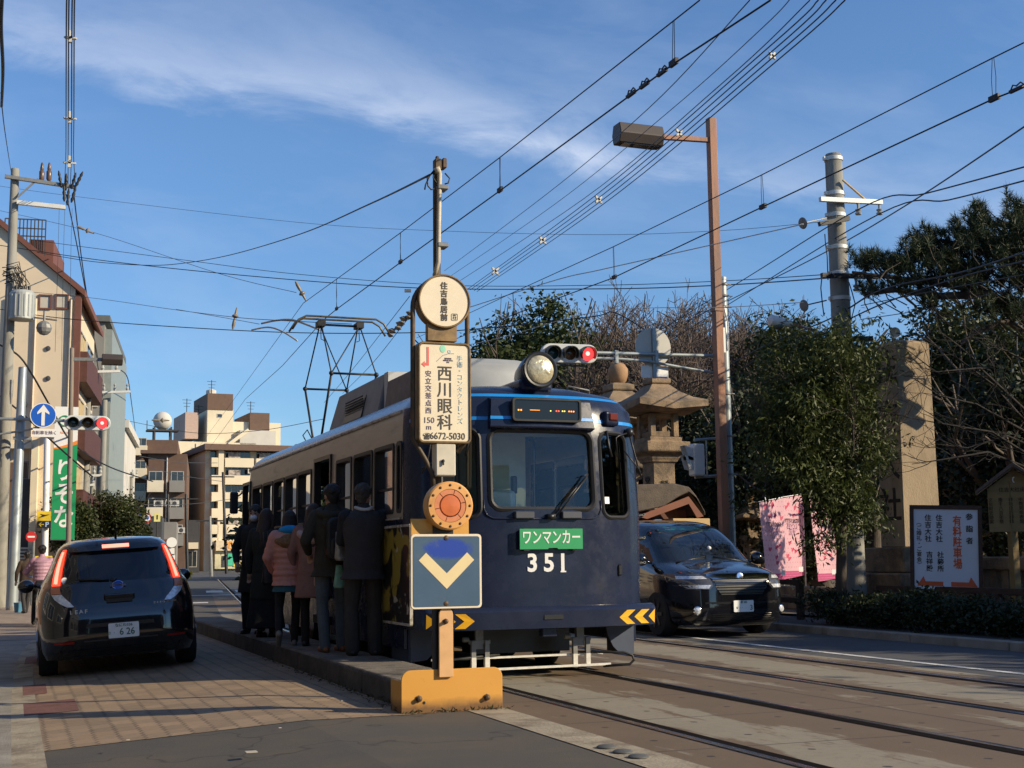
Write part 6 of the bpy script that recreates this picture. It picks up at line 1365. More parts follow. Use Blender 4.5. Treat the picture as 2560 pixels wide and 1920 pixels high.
# concrete utility pole
CX, CY = 13.0, 18.6; ct = AY(2082, 386, CY).z; CX = AY(2100, 800, CY).x; CXT = AY(2083, 390, CY).x
cp = thing('utility_pole', 'thick concrete utility pole with pale bands beside the stone pillar', 'utility pole', (CX+.05, CY, .1))
def cpx(z): return CX+.05+(CXT-CX-.05)*(z-.1)/(ct-.1)
b = MB(); b.tube([(CX+.05, CY, .1), (CXT, CY, ct-.04), (CXT, CY, ct)], [.205, .143, .13], 24); b.build('shaft', M_CPOLE, cp, smooth='auto')
for py in (400, 486, 540, 620, 685, 747): b = MB(); z = AY(2095, py, CY).z; r_ = .150+.06*(ct-z)/ct; b.lathe([(r_, -.035), (r_+.008, -.03), (r_+.008, .03), (r_, .035)], (cpx(z), CY, z), 24); b.box(cpx(z)-r_-.05, cpx(z)-r_+.02, CY-.03, CY+.03, z-.03, z+.03); b.build('band', M_BAND, cp, smooth='auto')
def ins(b, p, s_=1.0):
    b.lathe([(.03*s_, .05*s_), (.02*s_, 0), (.02*s_, -.05*s_), (.055*s_, -.07*s_), (.05*s_, -.09*s_), (.025*s_, -.11*s_), (.06*s_, -.13*s_), (.05*s_, -.16*s_), (.0, -.17*s_)], p, 12)
M_PORC = mat('grey_porcelain', (.34, .35, .33), .3, var=.1, coat=.3)
arms_ = []
for (y0, x0, x1, m_, dy) in ((498, 2050, 2204, M_BAND, -.2), (560, 2048, 2122, M_DARKSTEEL, -.25), (688, 2054, 2195, M_DARKSTEEL, -.22), (850, 2085, 2180, M_BLKPAINT, -.24)):
    a, c = AY(x0, y0, CY+dy), AY(x1, y0+(8 if y0 == 498 else (-14 if y0 == 560 else (4 if y0 == 688 else -4))), CY+dy); b = MB(); b.beam(a, c, .075, .075); ar_ = b.build('crossarm', m_, cp); arms_.append(ar_)
    if y0 in (498, 688):
        for px in ((2145, 2198) if y0 == 498 else (2140, 2178)):
            q = AY(px, y0+16, CY+dy); b = MB(); ins(b, q, 1.0); b.build('insulator', M_PORC, ar_, smooth='auto')
b = MB(); b.beam(AY(2107, 450, CY-.2), AY(2168, 503, CY-.2), .04, .02); b.build('brace', mat('buff_brace', (.45, .33, .18), .6), cp)
b = MB()
for pts in (((2062, 585), (2064, 610), (2068, 640), (2070, 700)), ((2055, 690), (2052, 720), (2056, 760), (2060, 790), (2062, 782)), ((2122, 705), (2130, 730), (2138, 760), (2128, 800), (2112, 770))): b.tube([AY(*p, CY-.25) for p in pts], .010, 5)
b.build('loose_cable', M_BLACK, cp, smooth=True)
for (py, px1, lab) in ((545, 2007, 0), (751, 2010, 1)):
    q, e = AY(px1, py+13, CY-.3), AY(2066, py, CY-.2); b = MB(); b.tube([e, q], .012, 5); b.lathe([(.0, -.02), (.09, -.012), (.10, 0), (.05, .02), (0, .05)], q, 16, (e-q)); b.build('strain_insulator', M_GREYSTEEL, cp, smooth='auto')
# drooping white lamp on the pole
b = MB(); A_ = [AY(*p, CY-.2) for p in ((2068, 862), (2050, 838), (2025, 822), (1985, 811))]; b.tube(A_, [.028, .026, .024, .022], 8); la = b.build('lamp_arm', mat('rusty_white_arm', (.42, .38, .34), .6, var=.2, c2=(.28, .09, .03), thr=(.45, .55), scale=16), cp, smooth=True)
b = MB(); q0, q1 = AY(1980, 810, CY-.2), AY(1918, 800, CY-.2); dr = (q1-q0).normalized(); b.lathe([(.03, 0), (.06, .03), (.065, .16), (.085, .2), (.10, .32), (.085, .42), (.0, .47)], q0, 16, dr); b.build('lamp_head', mat('white_lamp_head', (.66, .64, .60), .4, var=.1, c2=(.4, .3, .22), thr=(.6, .75)), la, smooth='auto')
b = MB(); q = q0+dr*.28; b.sph(q+Vector((0, 0, -.06)), (.12, .08, .07), 12, 8); b.build('lamp_bowl', mat('dusty_bowl', (.14, .15, .15), .2, var=.1), la, smooth=True)
# loudspeaker on the pillar
q = AY(2237, 832, 18.2); ls = thing('loudspeaker', 'round white loudspeaker on top corner of the stone pillar', 'speaker', q)
b = MB(); b.lathe([(.03, .16), (.05, .10), (.085, .0), (.095, -.012), (.085, -.012), (.05, .02), (0, .03)], q, 18, Vector((.3, 1, .1))); b.build('horn', M_WHITE, ls, smooth='auto'); b = MB(); b.tube([q+Vector((0, .05, -.02)), q+Vector((.02, .1, -.14))], .015, 6); b.build('bracket', M_GREYSTEEL, ls)
# inscribed stone pillar
PY0 = 18.45; c_tl = AY(2240, 847, PY0); X0 = c_tl.x; X1 = AY(2322, 841, PY0).x; zt = c_tl.z; zb = AY(2250, 1368, PY0).z; PY1 = AX(2187, 850, X0).y
sp = thing('stone_pillar', 'tall tan stone pillar carved with the shrine name', 'monument', ((X0+X1)/2, (PY0+PY1)/2, .14))
b = MB(); b.rings([[(X0-.05, PY0-.02, zb), (X1+.03, PY0-.02, zb), (X1+.03, PY1+.04, zb), (X0-.05, PY1+.04, zb)], [(X0, PY0, zt-.04), (X1, PY0, zt-.04), (X1, PY1, zt-.04), (X0, PY1, zt-.04)], [(X0+.06, PY0+.06, zt), (X1-.06, PY0+.06, zt), (X1-.06, PY1-.06, zt), (X0+.06, PY1-.06, zt)]])
b.build('shaft', M_STONE, sp, bevel=.015)
for ch, py in zip('住吉大社', (923, 1050, 1165, 1270)):
    q = AX(2217-(1 if py < 1000 else -4 if py > 1100 else 0), py, X0-.02); text(ch, .60, M_CARVE, sp, (X0-.052+.05*(q.z-zb)/(zt-zb)-.003, (PY0+PY1)/2+.02, q.z), (0, -1, 0), (0, 0, 1), ext=.004, bold=.012, name='inscription')
for (m_, z0, z1) in ((.30, zb-.42, zb), (.62, zb-.8, zb-.425)):
    b = MB(); nb_ = 3
    for i in range(nb_):
        for (xa, xb, ya, yb2_) in ((X0-m_, X1+m_, PY0-m_, PY1+m_),):
            xw = (xb-xa)/nb_; b.box(xa+i*xw+.006, xa+(i+1)*xw-.006, ya, yb2_, z0, z1)
    b.build('plinth', M_STONEL, sp, bevel=.02)
# stone lanterns
def lantern(cx, cy, z0, k, label, carve=True, name='stone_lantern', jewel=True, rz=0, group='stone lanterns of the shrine'):
    """profile fitted to the big lantern, k = scale; z in metres above z0"""
    t = thing(name, label, 'stone lantern', (cx, cy, z0), group=group)
    def sq(lv, nm, m=M_STONEL, par=t, bev=.015):
        b = MB(); b.rings([[(cx+h*a, cy+h*c, z0+z*k) for a, c in ((-k, -k), (k, -k), (k, k), (-k, k))] for h, z in lv]); return b.build(nm, m, par, bevel=bev*k)
    sq([(.62, 0), (.62, .35), (.5, .37), (.5, .75)], 'base'); sq([(.36, .75), (.32, 1.2), (.31, 2.55), (.33, 2.6)], 'shaft')
    if carve:
        text('献灯主', .26*k, M_CARVE, t, (cx+.0, cy-.335*k, z0+1.75*k), vert=True, ext=.003, bold=.012, name='inscription'); text('常夜燈', .30*k, M_CARVE, t, (cx-.335*k, cy, z0+1.8*k), (0, -1, 0), vert=True, ext=.003, bold=.012, name='inscription')
    sq([(.36, 2.6), (.38, 2.66), (.42, 2.72), (.42, 2.78), (.60, 2.86), (.62, 2.9), (.62, 3.12), (.46, 3.14), (.46, 3.24), (.38, 3.26)], 'platform')
    b = MB()
    for sx in (-1, 1):
        for sy in (-1, 1): b.box(cx+sx*.33*k-.075*k, cx+sx*.33*k+.075*k, cy+sy*.33*k-.075*k, cy+sy*.33*k+.075*k, z0+3.26*k, z0+3.86*k)
    b.box(cx-.34*k, cx+.34*k, cy-.34*k, cy+.34*k, z0+3.26*k, z0+3.40*k); b.box(cx-.34*k, cx+.34*k, cy-.34*k, cy+.34*k, z0+3.78*k, z0+3.88*k); b.build('fire_box', M_STONEL, t, bevel=.008)
    b = MB(); rs = []
    for h, z, up in ((.80, 3.86, .07), (.98, 3.93, .10), (.98, 4.09, .10), (.70, 4.25, .03), (.45, 4.44, 0), (.27, 4.62, 0), (.22, 4.66, 0)):
        rs.append([(cx+h*a*k, cy+h*c*k, z0+(z+up*(abs(a)*abs(c)))*k) for a, c in ((-1, -1), (-.5, -1), (0, -1), (.5, -1), (1, -1), (1, -.5), (1, 0), (1, .5), (1, 1), (.5, 1), (0, 1), (-.5, 1), (-1, 1), (-1, .5), (-1, 0), (-1, -.5))])
    b.rings(rs); b.build('roof', M_STONEL, t, smooth='auto')
    sq([(.26, 4.66), (.28, 4.70), (.28, 4.80), (.20, 4.84)], 'finial_base')
    if jewel:
        b = MB(); b.lathe([(.12*k, 4.84*k), (.19*k, 4.9*k), (.235*k, 5.05*k), (.23*k, 5.18*k), (.15*k, 5.3*k), (.03*k, 5.34*k)], (cx, cy, z0), 20); b.build('jewel', mat('ochre_stone', (.34, .20, .10), .85, var=.2, scale=5, bump=.4), t, smooth='auto')
    return t
LY = 25.2; q = AY(1664, 1020, LY); k = (AY(1770, 1005, LY).x-AY(1607, 1005, LY).x)/1.9
zr = AY(1660, 1020, LY).z; lantern(q.x, LY+.4, zr-3.99*k, k, 'big stone lantern seen between the tram and the rust brown post')
LY2 = 30.0; q2 = AY(1545, 935, LY2); k2 = AY(1568, 940, LY2).x-AY(1522, 940, LY2).x; k2 /= .47
lantern(q2.x, LY2, q2.z-5.07*k2, k2, 'stone lantern mostly hidden by the tram, only its jewel and roof edge showing', False)
for i, (px, py0, D, k3, lb) in enumerate(((1880, 1280, 32, .42, 'small stone lantern between the zinc pole and the pink banners'), (2030, 1300, 32, .38, 'small stone lantern showing between the pink banners'), (2420, 1330, 25, .36, 'small stone lantern behind the white parking sign'))):
    p = AD(px, 1400, D); lantern(p.x, p.y, .14, k3*AD(px, py0, D).z/(4.6*k3)*1.0, lb, False)
# little roofed booth behind the people carrier
HY = 22.6; hq0, hq1 = AY(1590, 1330, HY), AY(1742, 1330, HY)
hut = thing('roofed_booth', 'small wooden booth with a dark gabled roof below the big stone lantern', 'booth', ((hq0.x+hq1.x)/2, HY+.6, .14))
M_HUTW = mat('red_brown_timber', (.10, .032, .018), .7, var=.25, scale=6, stretch=(3, 3, .5)); M_HUTR = mat('weathered_tile_roof', (.085, .066, .052), .75, var=.3, scale=8, bump=.5)
hz0 = AY(1680, 1288, HY).z; ap_ = AY(1722, 1222, HY)
b = MB(); b.box(hq0.x-.3, AY(1722, 1330, HY).x, HY+.1, HY+1.2, .14, hz0+.1); b.build('walls', M_HUTW, hut)
xl_, xr2, xm_ = hq0.x-.5, AY(1748, 1285, HY).x, AY(1706, 1222, HY).x
b = MB(); prof = [(xl_, hz0+.1), (xl_+.05, hz0-.02), (xm_-.55, AY(1650, 1268, HY).z), (xm_-.2, AY(1690, 1235, HY).z-.06), (xm_, ap_.z-.08), (xm_+.18, AY(1722, 1250, HY).z), (xr2, hz0-.02), (xr2, hz0+.06), (xm_+.16, AY(1718, 1240, HY).z), (xm_+.02, ap_.z+.02), (xm_-.3, AY(1680, 1213, HY).z+.02), (xl_, AY(1600, 1215, HY).z)]
b.prism(prof, (0, HY-.25, 0), UX, UZ, UY, 0, 1.7); b.build('roof', M_HUTR, hut, bevel=.02)
b = MB(); b.prism([(xl_+.4, hz0-.03), (xm_-.02, ap_.z-.16), (xr2-.06, hz0-.03), (xr2-.2, hz0-.06), (xm_-.02, ap_.z-.30), (xl_+.6, hz0-.08)], (0, HY-.28, 0), UX, UZ, UY, 0, .03); b.build('barge_board', mat('vermilion_brown', (.19, .06, .03), .6, var=.15), hut)
b = MB(); q0, q1 = AY(1634, 1298, HY), AY(1662, 1325, HY); b.box(q0.x, q1.x, HY+.05, HY+.098, q1.z, q0.z); b.build('notice', mat('blue_notice', (.05, .2, .42), .5, var=.3, scale=20), hut)
q0, q1 = AY(1682, 1296, HY-.3), AY(1776, 1335, HY-.3); b = MB(); b.box(q0.x, q1.x, HY-.3, HY+.1, .14, q0.z); bxx = thing('wooden_counter', 'plain pale wooden counter box beside the roofed booth', 'counter', ((q0.x+q1.x)/2, HY-.1, .14)); b.build('box', mat('pale_plank', (.52, .36, .17), .7, var=.12, scale=5, stretch=(1, 1, 6)), bxx, bevel=.01)
# fences
def rail_fence(name, label, p, q, h, n, zs=(.0, -.3)):
    p, q = Vector(p), Vector(q); t = thing(name, label, 'fence', p)
    b = MB()
    for dz in zs: b.beam(p+UZ*(h+dz), q+UZ*(h+dz), .07, .09)
    b.build('rails', M_WOODB, t, bevel=.006)
    for i in range(n+1):
        b = MB(); r_ = p.lerp(q, i/n); b.box(r_.x-.05, r_.x+.05, r_.y-.05, r_.y+.05, r_.z-.02, r_.z+h-.03); b.build('post', M_WOODB, t)
rail_fence('wooden_fence', 'low brown rail fence in front of the pink banners', (12.55, 19.4, .1), (12.6, 24.5, .1), .62, 4)
rail_fence('wooden_fence', 'low dark rail fence just behind the clipped hedge', (13.0, 9.5, .14), (13.1, 18.0, .14), .50, 6)
def stone_fence(label, p, q, h, pitch=.26):
    p, q = Vector(p), Vector(q); t = thing('stone_fence', label, 'fence', p, group='stone fences round the shrine'); L_ = (q-p).length; d = (q-p)/L_; n = int(L_/pitch)
    b = MB(); b.beam(p+UZ*(h-.1), q+UZ*(h-.1), .26, .2); b.beam(p+UZ*.14, q+UZ*.14, .3, .28); b.build('rails', M_STONEL, t, bevel=.02)
    for i in range(0, n):
        b = MB(); r_ = p+d*(i+.5)*pitch; b.box(r_.x-.075, r_.x+.075, r_.y-.075, r_.y+.075, r_.z+.2, r_.z+h-.2); b.build('post', M_STONEL, t)
stone_fence('stone picket fence beside the stone pillar, behind the hedge', (14.0, 11.5, .14), (14.05, 18.0, .14), .98)
stone_fence('stone picket fence behind the pink banners and wooden rail', (14.3, 19.9, .14), (14.6, 27.5, .14), .44)
# parking board
SGY = 16.4; a_, c_ = AY(2294, 1273, SGY), AY(2434, 1475, SGY); ctr = AY(2365, 1373, SGY)
vd = (ctr-C0); vd.z = 0; vd.normalize(); un = Vector((vd.y, -vd.x, 0)); wv = ((a_-ctr).dot(-un)+(c_-ctr).dot(un)); wv = 150/2560*2560/FPX*ctr.xy.length*.98; hv = (a_.z-c_.z)
pk = thing('parking_sign', 'white parking direction board with red arrows in a dark frame', 'sign', (ctr.x, ctr.y, .14))
tl2 = (un*math.cos(R(-2))+UZ*math.sin(R(-2))); tv = (UZ*math.cos(R(-2))-un*math.sin(R(-2)))
M_PKW = mat('matt_white_board', (.60, .64, .70), .6, var=.04); M_PKR = mat('red_orange_letters', (.62, .11, .03), .6, var=.06); M_PKK = mat('black_letters', (.02, .02, .022), .6, var=0)
b = MB(); b.obox(ctr, tl2, tv, vd, wv, hv, .02); b.build('board', M_PKW, pk)
b = MB(); b.ringprism([(-wv/2-.05, -hv/2-.03), (wv/2+.05, -hv/2-.03), (wv/2+.05, hv/2+.05), (-wv/2-.05, hv/2+.05)], [(-wv/2+.01, -hv/2+.01), (wv/2-.01, -hv/2+.01), (wv/2-.01, hv/2-.01), (-wv/2+.01, hv/2-.01)], ctr, tl2, tv, vd, -.025, .03); b.build('frame', M_WOODB, pk)
b = MB()
for s_ in (-1, 1): q = ctr+tl2*s_*(wv/2-.06)+vd*.05; b.box(q.x-.03, q.x+.03, q.y-.03, q.y+.03, .14, q.z+.3)
b.build('legs', M_WOODB, pk)
def pkt(s, sz, m_, x, z, ln=1.0, **k_): text(s, sz, m_, pk, ctr+tl2*x*wv+tv*z*hv-vd*.012, tl2, tv, vert=True, line=ln, **k_)
pkt('参詣者', .105, M_PKK, .36, .25, 1.7, bold=.02); pkt('有料駐車場', .160, M_PKR, .175, .08, 1.0, bold=.025, sx=.8); pkt('住吉大社', .10, M_PKK, -.10, .25, 1.05, bold=.02); pkt('社務所', .098, M_PKK, -.085, -.16, 1.05, bold=.02); pkt('住吉大社', .10, M_PKK, -.27, .25, 1.05, bold=.02); pkt('吉祥殿', .098, M_PKK, -.255, -.16, 1.05, bold=.02); pkt('︵ご婚礼・ご宴会︶', .078, M_PKK, -.41, .06, 1.02, bold=.012)
for s_ in (-1, 1):
    x0 = -.05 if s_ < 0 else .07; b = MB(); P3 = [(x0, -.40), (x0+s_*.27, -.40), (x0+s_*.27, -.325), (x0+s_*.41, -.43), (x0, -.455)] if 0 else [(x0, -.455), (x0+s_*.40, -.455), (x0+s_*.30, -.335), (x0+s_*.27, -.40), (x0, -.40)]
    b.prism([(x*wv, z*hv) for x, z in P3], ctr, tl2, tv, -vd, .010, .014); b.build('arrow', M_PKR, pk)
# roofed wooden notice
NY = 14.8; n0, n1 = AY(2478, 1235, NY), AY(2600, 1318, NY); nc = AY(2530, 1275, NY); vd2 = (nc-C0); vd2.z = 0; vd2.normalize(); u2 = Vector((vd2.y, -vd2.x, 0))
nt_ = thing('wooden_notice_board', 'ochre wooden notice board under a little gabled roof by the hedge', 'notice board', (nc.x, nc.y, .14))
sc2 = nc.xy.length/FPX; M_OCH = mat('ochre_board', (.20, .135, .05), .75, var=.12, scale=4, stretch=(1, 1, 4)); M_NROOF = mat('brown_notice_roof', (.10, .065, .045), .7, var=.2)
b = MB(); b.prism([(-52*sc2*1.0, -.30), (75*sc2, -.30), (75*sc2, .30), (8*sc2, .56), (-52*sc2, .30)], nc, u2, UZ, vd2, 0, .04); nbd = b.build('board', M_OCH, nt_)
b = MB(); b.prism([(-78*sc2, .22), (8*sc2, .60), (95*sc2, .22), (95*sc2, .27), (8*sc2, .66), (-78*sc2, .27)], nc, u2, UZ, vd2, -.15, .2); b.build('roof', M_NROOF, nt_, bevel=.006)
b = MB(); q = nc+u2*(-2*sc2)+vd2*.06; b.box(q.x-.05, q.x+.05, q.y-.05, q.y+.05, .14, nc.z+.4); b.build('post', M_OCH, nt_)
for i, s in enumerate(('御祭神底筒男', '中筒男命表筒', '神功皇后御鎮', '座千八百年祭', '文化財史跡案')): text(s, .062, M_CARVE, nbd, nc+u2*((42-i*22)*sc2)-vd2*.003+UZ*-.01, u2, UZ, vert=True, line=.98)
text('住吉大社由緒', .07, M_CARVE, nbd, nc+u2*(8*sc2)-vd2*.003+UZ*.28, u2, UZ)
b = MB(); b.tube([nc+u2*(8*sc2+.015*math.cos(a))-vd2*.005+UZ*(.42+.035*math.sin(a)) for a in [R(x) for x in range(60, 310, 25)]], .008, 5); b.build('crest', M_WHITE, nbd)
# pink banners on poles (seen from the back: the lettering reads mirrored)
M_BPINK = bpy.data.materials.new('pink_banner_cloth'); M_BPINK.use_nodes = True
t_ = M_BPINK.node_tree; p_ = t_.nodes['Principled BSDF']; o_ = t_.nodes.new('ShaderNodeTexCoord').outputs['Object']
x_, y_, z_ = sepxyz(t_, o_)
def dots(s_, r_, ox):
    cx2 = t_.nodes.new('ShaderNodeCombineXYZ'); rw = _m(t_, 'FLOOR', _m(t_, 'DIVIDE', z_, s_))
    t_.links.new(_m(t_, 'SUBTRACT', _m(t_, 'FRACT', _m(t_, 'ADD', _m(t_, 'DIVIDE', x_, s_), _m(t_, 'MULTIPLY', rw, ox))), .5), cx2.inputs[0]); t_.links.new(_m(t_, 'SUBTRACT', _m(t_, 'FRACT', _m(t_, 'DIVIDE', z_, s_)), .5), cx2.inputs[1])
    l_ = t_.nodes.new('ShaderNodeVectorMath'); l_.operation = 'LENGTH'; t_.links.new(cx2.outputs[0], l_.inputs[0]); return _m(t_, 'LESS_THAN', l_.outputs['Value'], r_)
cpk = mixc(t_, dots(.10, .15, .5), (.86, .52, .57), (.76, .28, .38))
low = _m(t_, 'LESS_THAN', z_, .17)
cpk = mixc(t_, low, cpk, mixc(t_, dots(.05, .22, .5), (.62, .09, .24), (.75, .30, .42)))
t_.links.new(cpk, p_.inputs['Base Color']); p_.inputs['Roughness'].default_value = .7
tl3 = t_.nodes.new('ShaderNodeBsdfTranslucent'); t_.links.new(cpk, tl3.inputs[0]); mx3 = t_.nodes.new('ShaderNodeMixShader'); mx3.inputs[0].default_value = .4
t_.links.new(p_.outputs[0], mx3.inputs[1]); t_.links.new(tl3.outputs[0], mx3.inputs[2]); t_.links.new(mx3.outputs[0], t_.nodes['Material Output'].inputs[0])
M_HEART = mat('rose_heart', (.66, .09, .17), .7, var=0); M_GREYT = mat('grey_banner_letters', (.42, .24, .32), .7, var=0); M_BLKT = mat('dark_banner_letters', (.10, .05, .07), .7, var=0)
def banner(label, tlp, trp, blp, brp, Y, pole_px, words, seed):
    a, b2, c2_, d2 = AY(*tlp, Y), AY(*trp, Y+.4), AY(*blp, Y), AY(*brp, Y+.4); t = thing('banner', label, 'banner', (c2_.x, Y, c2_.z), group='pink banners on poles'); g = np.random.default_rng(seed)
    def P_(u, v): # v up
        q = c2_.lerp(d2, u).lerp(a.lerp(b2, u), v); q = q.copy(); q.y += .014*math.sin(u*7+seed+v*2)+.010*math.sin(v*9+seed); return q
    nx, nz = 14, 24; b = MB(); b.rings([[P_(i/nx, j/nz) for i in range(nx+1)] for j in range(nz+1)], cap=False, closed=False)
    cl = b.build('cloth', M_BPINK, t, smooth=True, fix=False)
    H_ = (a.z-c2_.z)
    b = MB(); pp = AY(pole_px[0], pole_px[1], Y+.45); b.tube([AY(pole_px[2], pole_px[3], Y+.45), pp], .014, 8); b.tube([a+Vector((0, .04, .02)), b2+Vector((0, .04, .02))], .009, 6); b.build('pole', M_WHITE, t, smooth=True)
    for k in range(17):
        u, v = .08+.84*g.random(), .20+.77*g.random()
        if .50 < v < .74: continue
        h = [(x*1.35, z*1.35) for x, z in ((0, -.035), (.035, .005), (.03, .03), (.012, .033), (0, .018), (-.012, .033), (-.03, .03), (-.035, .005))]
        b = MB(); b.prism(h, P_(u, v)-UY*.012, UX, UZ, UY, -.001, .001); b.build('heart', M_HEART, cl)
    uu_ = (d2-c2_); uu_.z = 0; uu_.normalize(); un_ = Vector((-uu_.y, uu_.x, 0))
    for s, u, v, sz, m_ in words: text(s, sz, m_, cl, P_(u, v)-un_*.03, -uu_, UZ, ext=.0008, bold=.02)
    b = MB(); q = P_(.78 if words else .8, .085)-UY*.02; b.box(q.x-.08, q.x+.07, q.y-.001, q.y+.001, q.z-.055, q.z+.055); b.build('label_patch', M_WHITE, cl)
W3 = lambda s: [('HELLO KITTY', .5, .70, .115, M_BLKT), ('LOVES', .5, .635, .16, M_GREYT), ('大阪', .5, .56, .16, M_GREYT)]
banner('pink heart patterned banner at the edge of the pair, beside the people carrier', (1898, 1257), (1958, 1246), (1918, 1456), (1966, 1448), 23.5, (1912, 1243, 1968, 1500), W3(0), 1)
banner('pink heart patterned banner next to the wide gap, its pole in full view', (1946, 1247), (2006, 1237), (1963, 1448), (2012, 1438), 24.3, (2006, 1234, 2016, 1500), W3(1), 2)
banner('pink heart patterned banner half under the street tree leaves', (2022, 1246), (2078, 1238), (2046, 1454), (2095, 1446), 24.5, (2080, 1236, 2092, 1500), [], 3)
# ---------------------------------------------------------------- left side of the street and the far end
M_WCREAM = mat('cream_render', (.66, .54, .385), .85, var=.06, scale=.6, bump=.1, c2=(.42, .33, .23), thr=(.55, .8))
M_WCREAM2 = mat('pale_cream_render', (.70, .61, .44), .85, var=.08, scale=.3, c2=(.52, .45, .33), thr=(.56, .8)); M_WBROWN = mat('brown_tile_wall', (.13, .075, .05), .75, var=.12, scale=2)
M_TRIM = mat('red_brown_trim', (.16, .06, .04), .7, var=.12); M_WGREY = mat('grey_render', (.24, .225, .20), .85, var=.1, scale=.6); M_WWHITE = mat('white_render', (.55, .52, .46), .85, var=.08, scale=.5)
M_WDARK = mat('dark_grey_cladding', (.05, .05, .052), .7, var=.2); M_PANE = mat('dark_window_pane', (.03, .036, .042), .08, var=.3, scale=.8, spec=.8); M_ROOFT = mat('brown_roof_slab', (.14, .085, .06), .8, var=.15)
M_FRAMEW = mat('pale_window_frame', (.45, .43, .38), .5, var=.1); M_LAUNDRY = mat('mixed_laundry', (.35, .30, .26), .9, var=.8, scale=2.5)
def block(name, label, Y, px0, px1, pytop, depth, wall, cat='building', base=0., rz=BEND_RZ, X1=None):
    c = AY(px1, pytop, Y); W_ = (c.x-AY(px0, pytop, Y).x); H_ = c.z-base
    t = thing(name, label, cat, (c.x, Y, base), rz)
    b = MB(); b.box(-W_, 0, 0, depth, -.5, H_); b.build('wall', wall, t, local=True); return t, W_, H_
def lw(t, x0, x1, z0, z1, y=0., parent=None, fm=M_FRAMEW, pm=M_PANE, side=False, nm='window', bars=1):
    """a window on the front (or the street side) face: proud frame with a pane set back in it"""
    b = MB(); fw = min(.07, (x1-x0)*.12)
    P_ = (lambda a, d, z: (a, y-d, z)) if not side else (lambda a, d, z: (y+d, a, z))
    def bx(a0, a1, d0, d1, c0, c1):
        p, q = P_(a0, d0, c0), P_(a1, d1, c1); b.box(min(p[0], q[0]), max(p[0], q[0]), min(p[1], q[1]), max(p[1], q[1]), c0, c1)
    for (a0, a1, c0, c1) in ((x0, x1, z1-fw, z1), (x0, x1, z0, z0+fw), (x0, x0+fw, z0+fw, z1-fw), (x1-fw, x1, z0+fw, z1-fw)): bx(a0, a1, -.02, .06, c0, c1)
    for k in range(bars): m_ = x0+(x1-x0)*(k+1)/(bars+1); bx(m_-fw*.3, m_+fw*.3, -.02, .04, z0+fw, z1-fw)
    w_ = b.build(nm, fm, parent or t, local=True); b = MB(); bx(x0+fw, x1-fw, -.02, .012, z0+fw, z1-fw); b.build('pane', pm, w_, local=True); return w_
def balcony(t, x0, x1, z, y=0., d=1.0, h=1.0, m=M_WCREAM2, side=False, laundry=False):
    b = MB(); P_ = (lambda a0, a1, e0, e1, c0, c1: b.box(a0, a1, y-e1, y-e0, c0, c1)) if not side else (lambda a0, a1, e0, e1, c0, c1: b.box(y+e0, y+e1, a0, a1, c0, c1))
    P_(x0, x1, .0, d, z-.18, z-.002); P_(x0, x1, d-.12, d, z, z+h); P_(x0, x0+.12, .0, d-.122, z, z+h); P_(x1-.12, x1, .0, d-.122, z, z+h)
    o = b.build('balcony', m, t, local=True)
    if laundry:
        b = MB(); P_(x0+.5, x0+(x1-x0)*.55, d*.55, d*.6, z+h+.05, z+h+.75); b.build('laundry', M_LAUNDRY, o, local=True)
    return o
# --- cream gabled building at the crossing
B1, W1_, H1 = block('cream_building', 'cream building with a sloping brown roof edge and two square top openings', 50, -330, 189, 724, 9, M_WCREAM)
cR = AY(189, 724, 50); cL = AY(0, 560, 50)
slope = (cL.z-cR.z)/(cR.x-cL.x); zt_ = H1+slope*W1_*.75
b = MB(); b.prism([(0, H1), (-W1_*.75, zt_), (-W1_, zt_), (-W1_, H1)], (0, 0, 0), UX, UZ, UY, .0, 9); b.build('gable', M_WCREAM, B1, local=True)
b = MB(); b.prism([(.35, H1-.26), (.35, H1-.02), (-W1_*.75, zt_+.22), (-W1_*.75, zt_-.02)], (0, -.18, 0), UX, UZ, UY, 0, 9.3); b.prism([(.0, .1), (.22, .1), (.22, H1-.25), (0, H1-.25)], (0, -.12, 0), UX, UZ, UY, 0, .3); b.build('roof_edge', M_TRIM, B1, local=True)
k_ = 50*1.0/FPX*1.02
def b1(px, py): # pixel on the gable wall -> local x, z
    q = AY(px, py, 50); return (q.x-cR.x, q.z)
for (x0, y0, x1, y1) in ((97, 734, 129, 773), (138, 734, 171, 773), (62, 734, 84, 773)):
    a, c = b1(x0, y0), b1(x1, y1); lw(B1, a[0], c[0], c[1], a[1], bars=0, fm=M_TRIM, pm=mat('lit_recess', (.5, .46, .38), .8, var=.1))
for (x0, y0, x1, y1) in ((54, 1152, 82, 1198), (50, 1262, 84, 1300)): a, c = b1(x0, y0), b1(x1, y1); lw(B1, a[0], c[0], c[1], a[1], bars=1, fm=M_WGREY)
for (x0, y0, x1, y1, m_, n_) in ((0, 1155, 42, 1400, M_WBROWN, 'tile_panel'), (52, 1198, 82, 1400, M_WDARK, 'shop_front'), (82, 1100, 88, 1400, M_WCREAM2, 'pilaster'), (0, 1110, 86, 1122, M_WCREAM2, 'cornice')):
    a, c = b1(x0, y0), b1(x1, y1); b = MB(); b.box(a[0], c[0], -.35 if m_ is M_WCREAM2 else -.2, -.0, max(-.2, c[1]), a[1]); b.build(n_, m_, B1, local=True)
b = MB(); a, c = b1(46, 1365), b1(84, 1440)
for k in range(9): z = c[1]+(a[1]-c[1])*k/9; b.box(a[0], c[0], -.5, -.42, z, z+(a[1]-c[1])/9*.55)
b.build('slatted_shutter', mat('pale_slats', (.42, .44, .42), .6), B1, local=True)
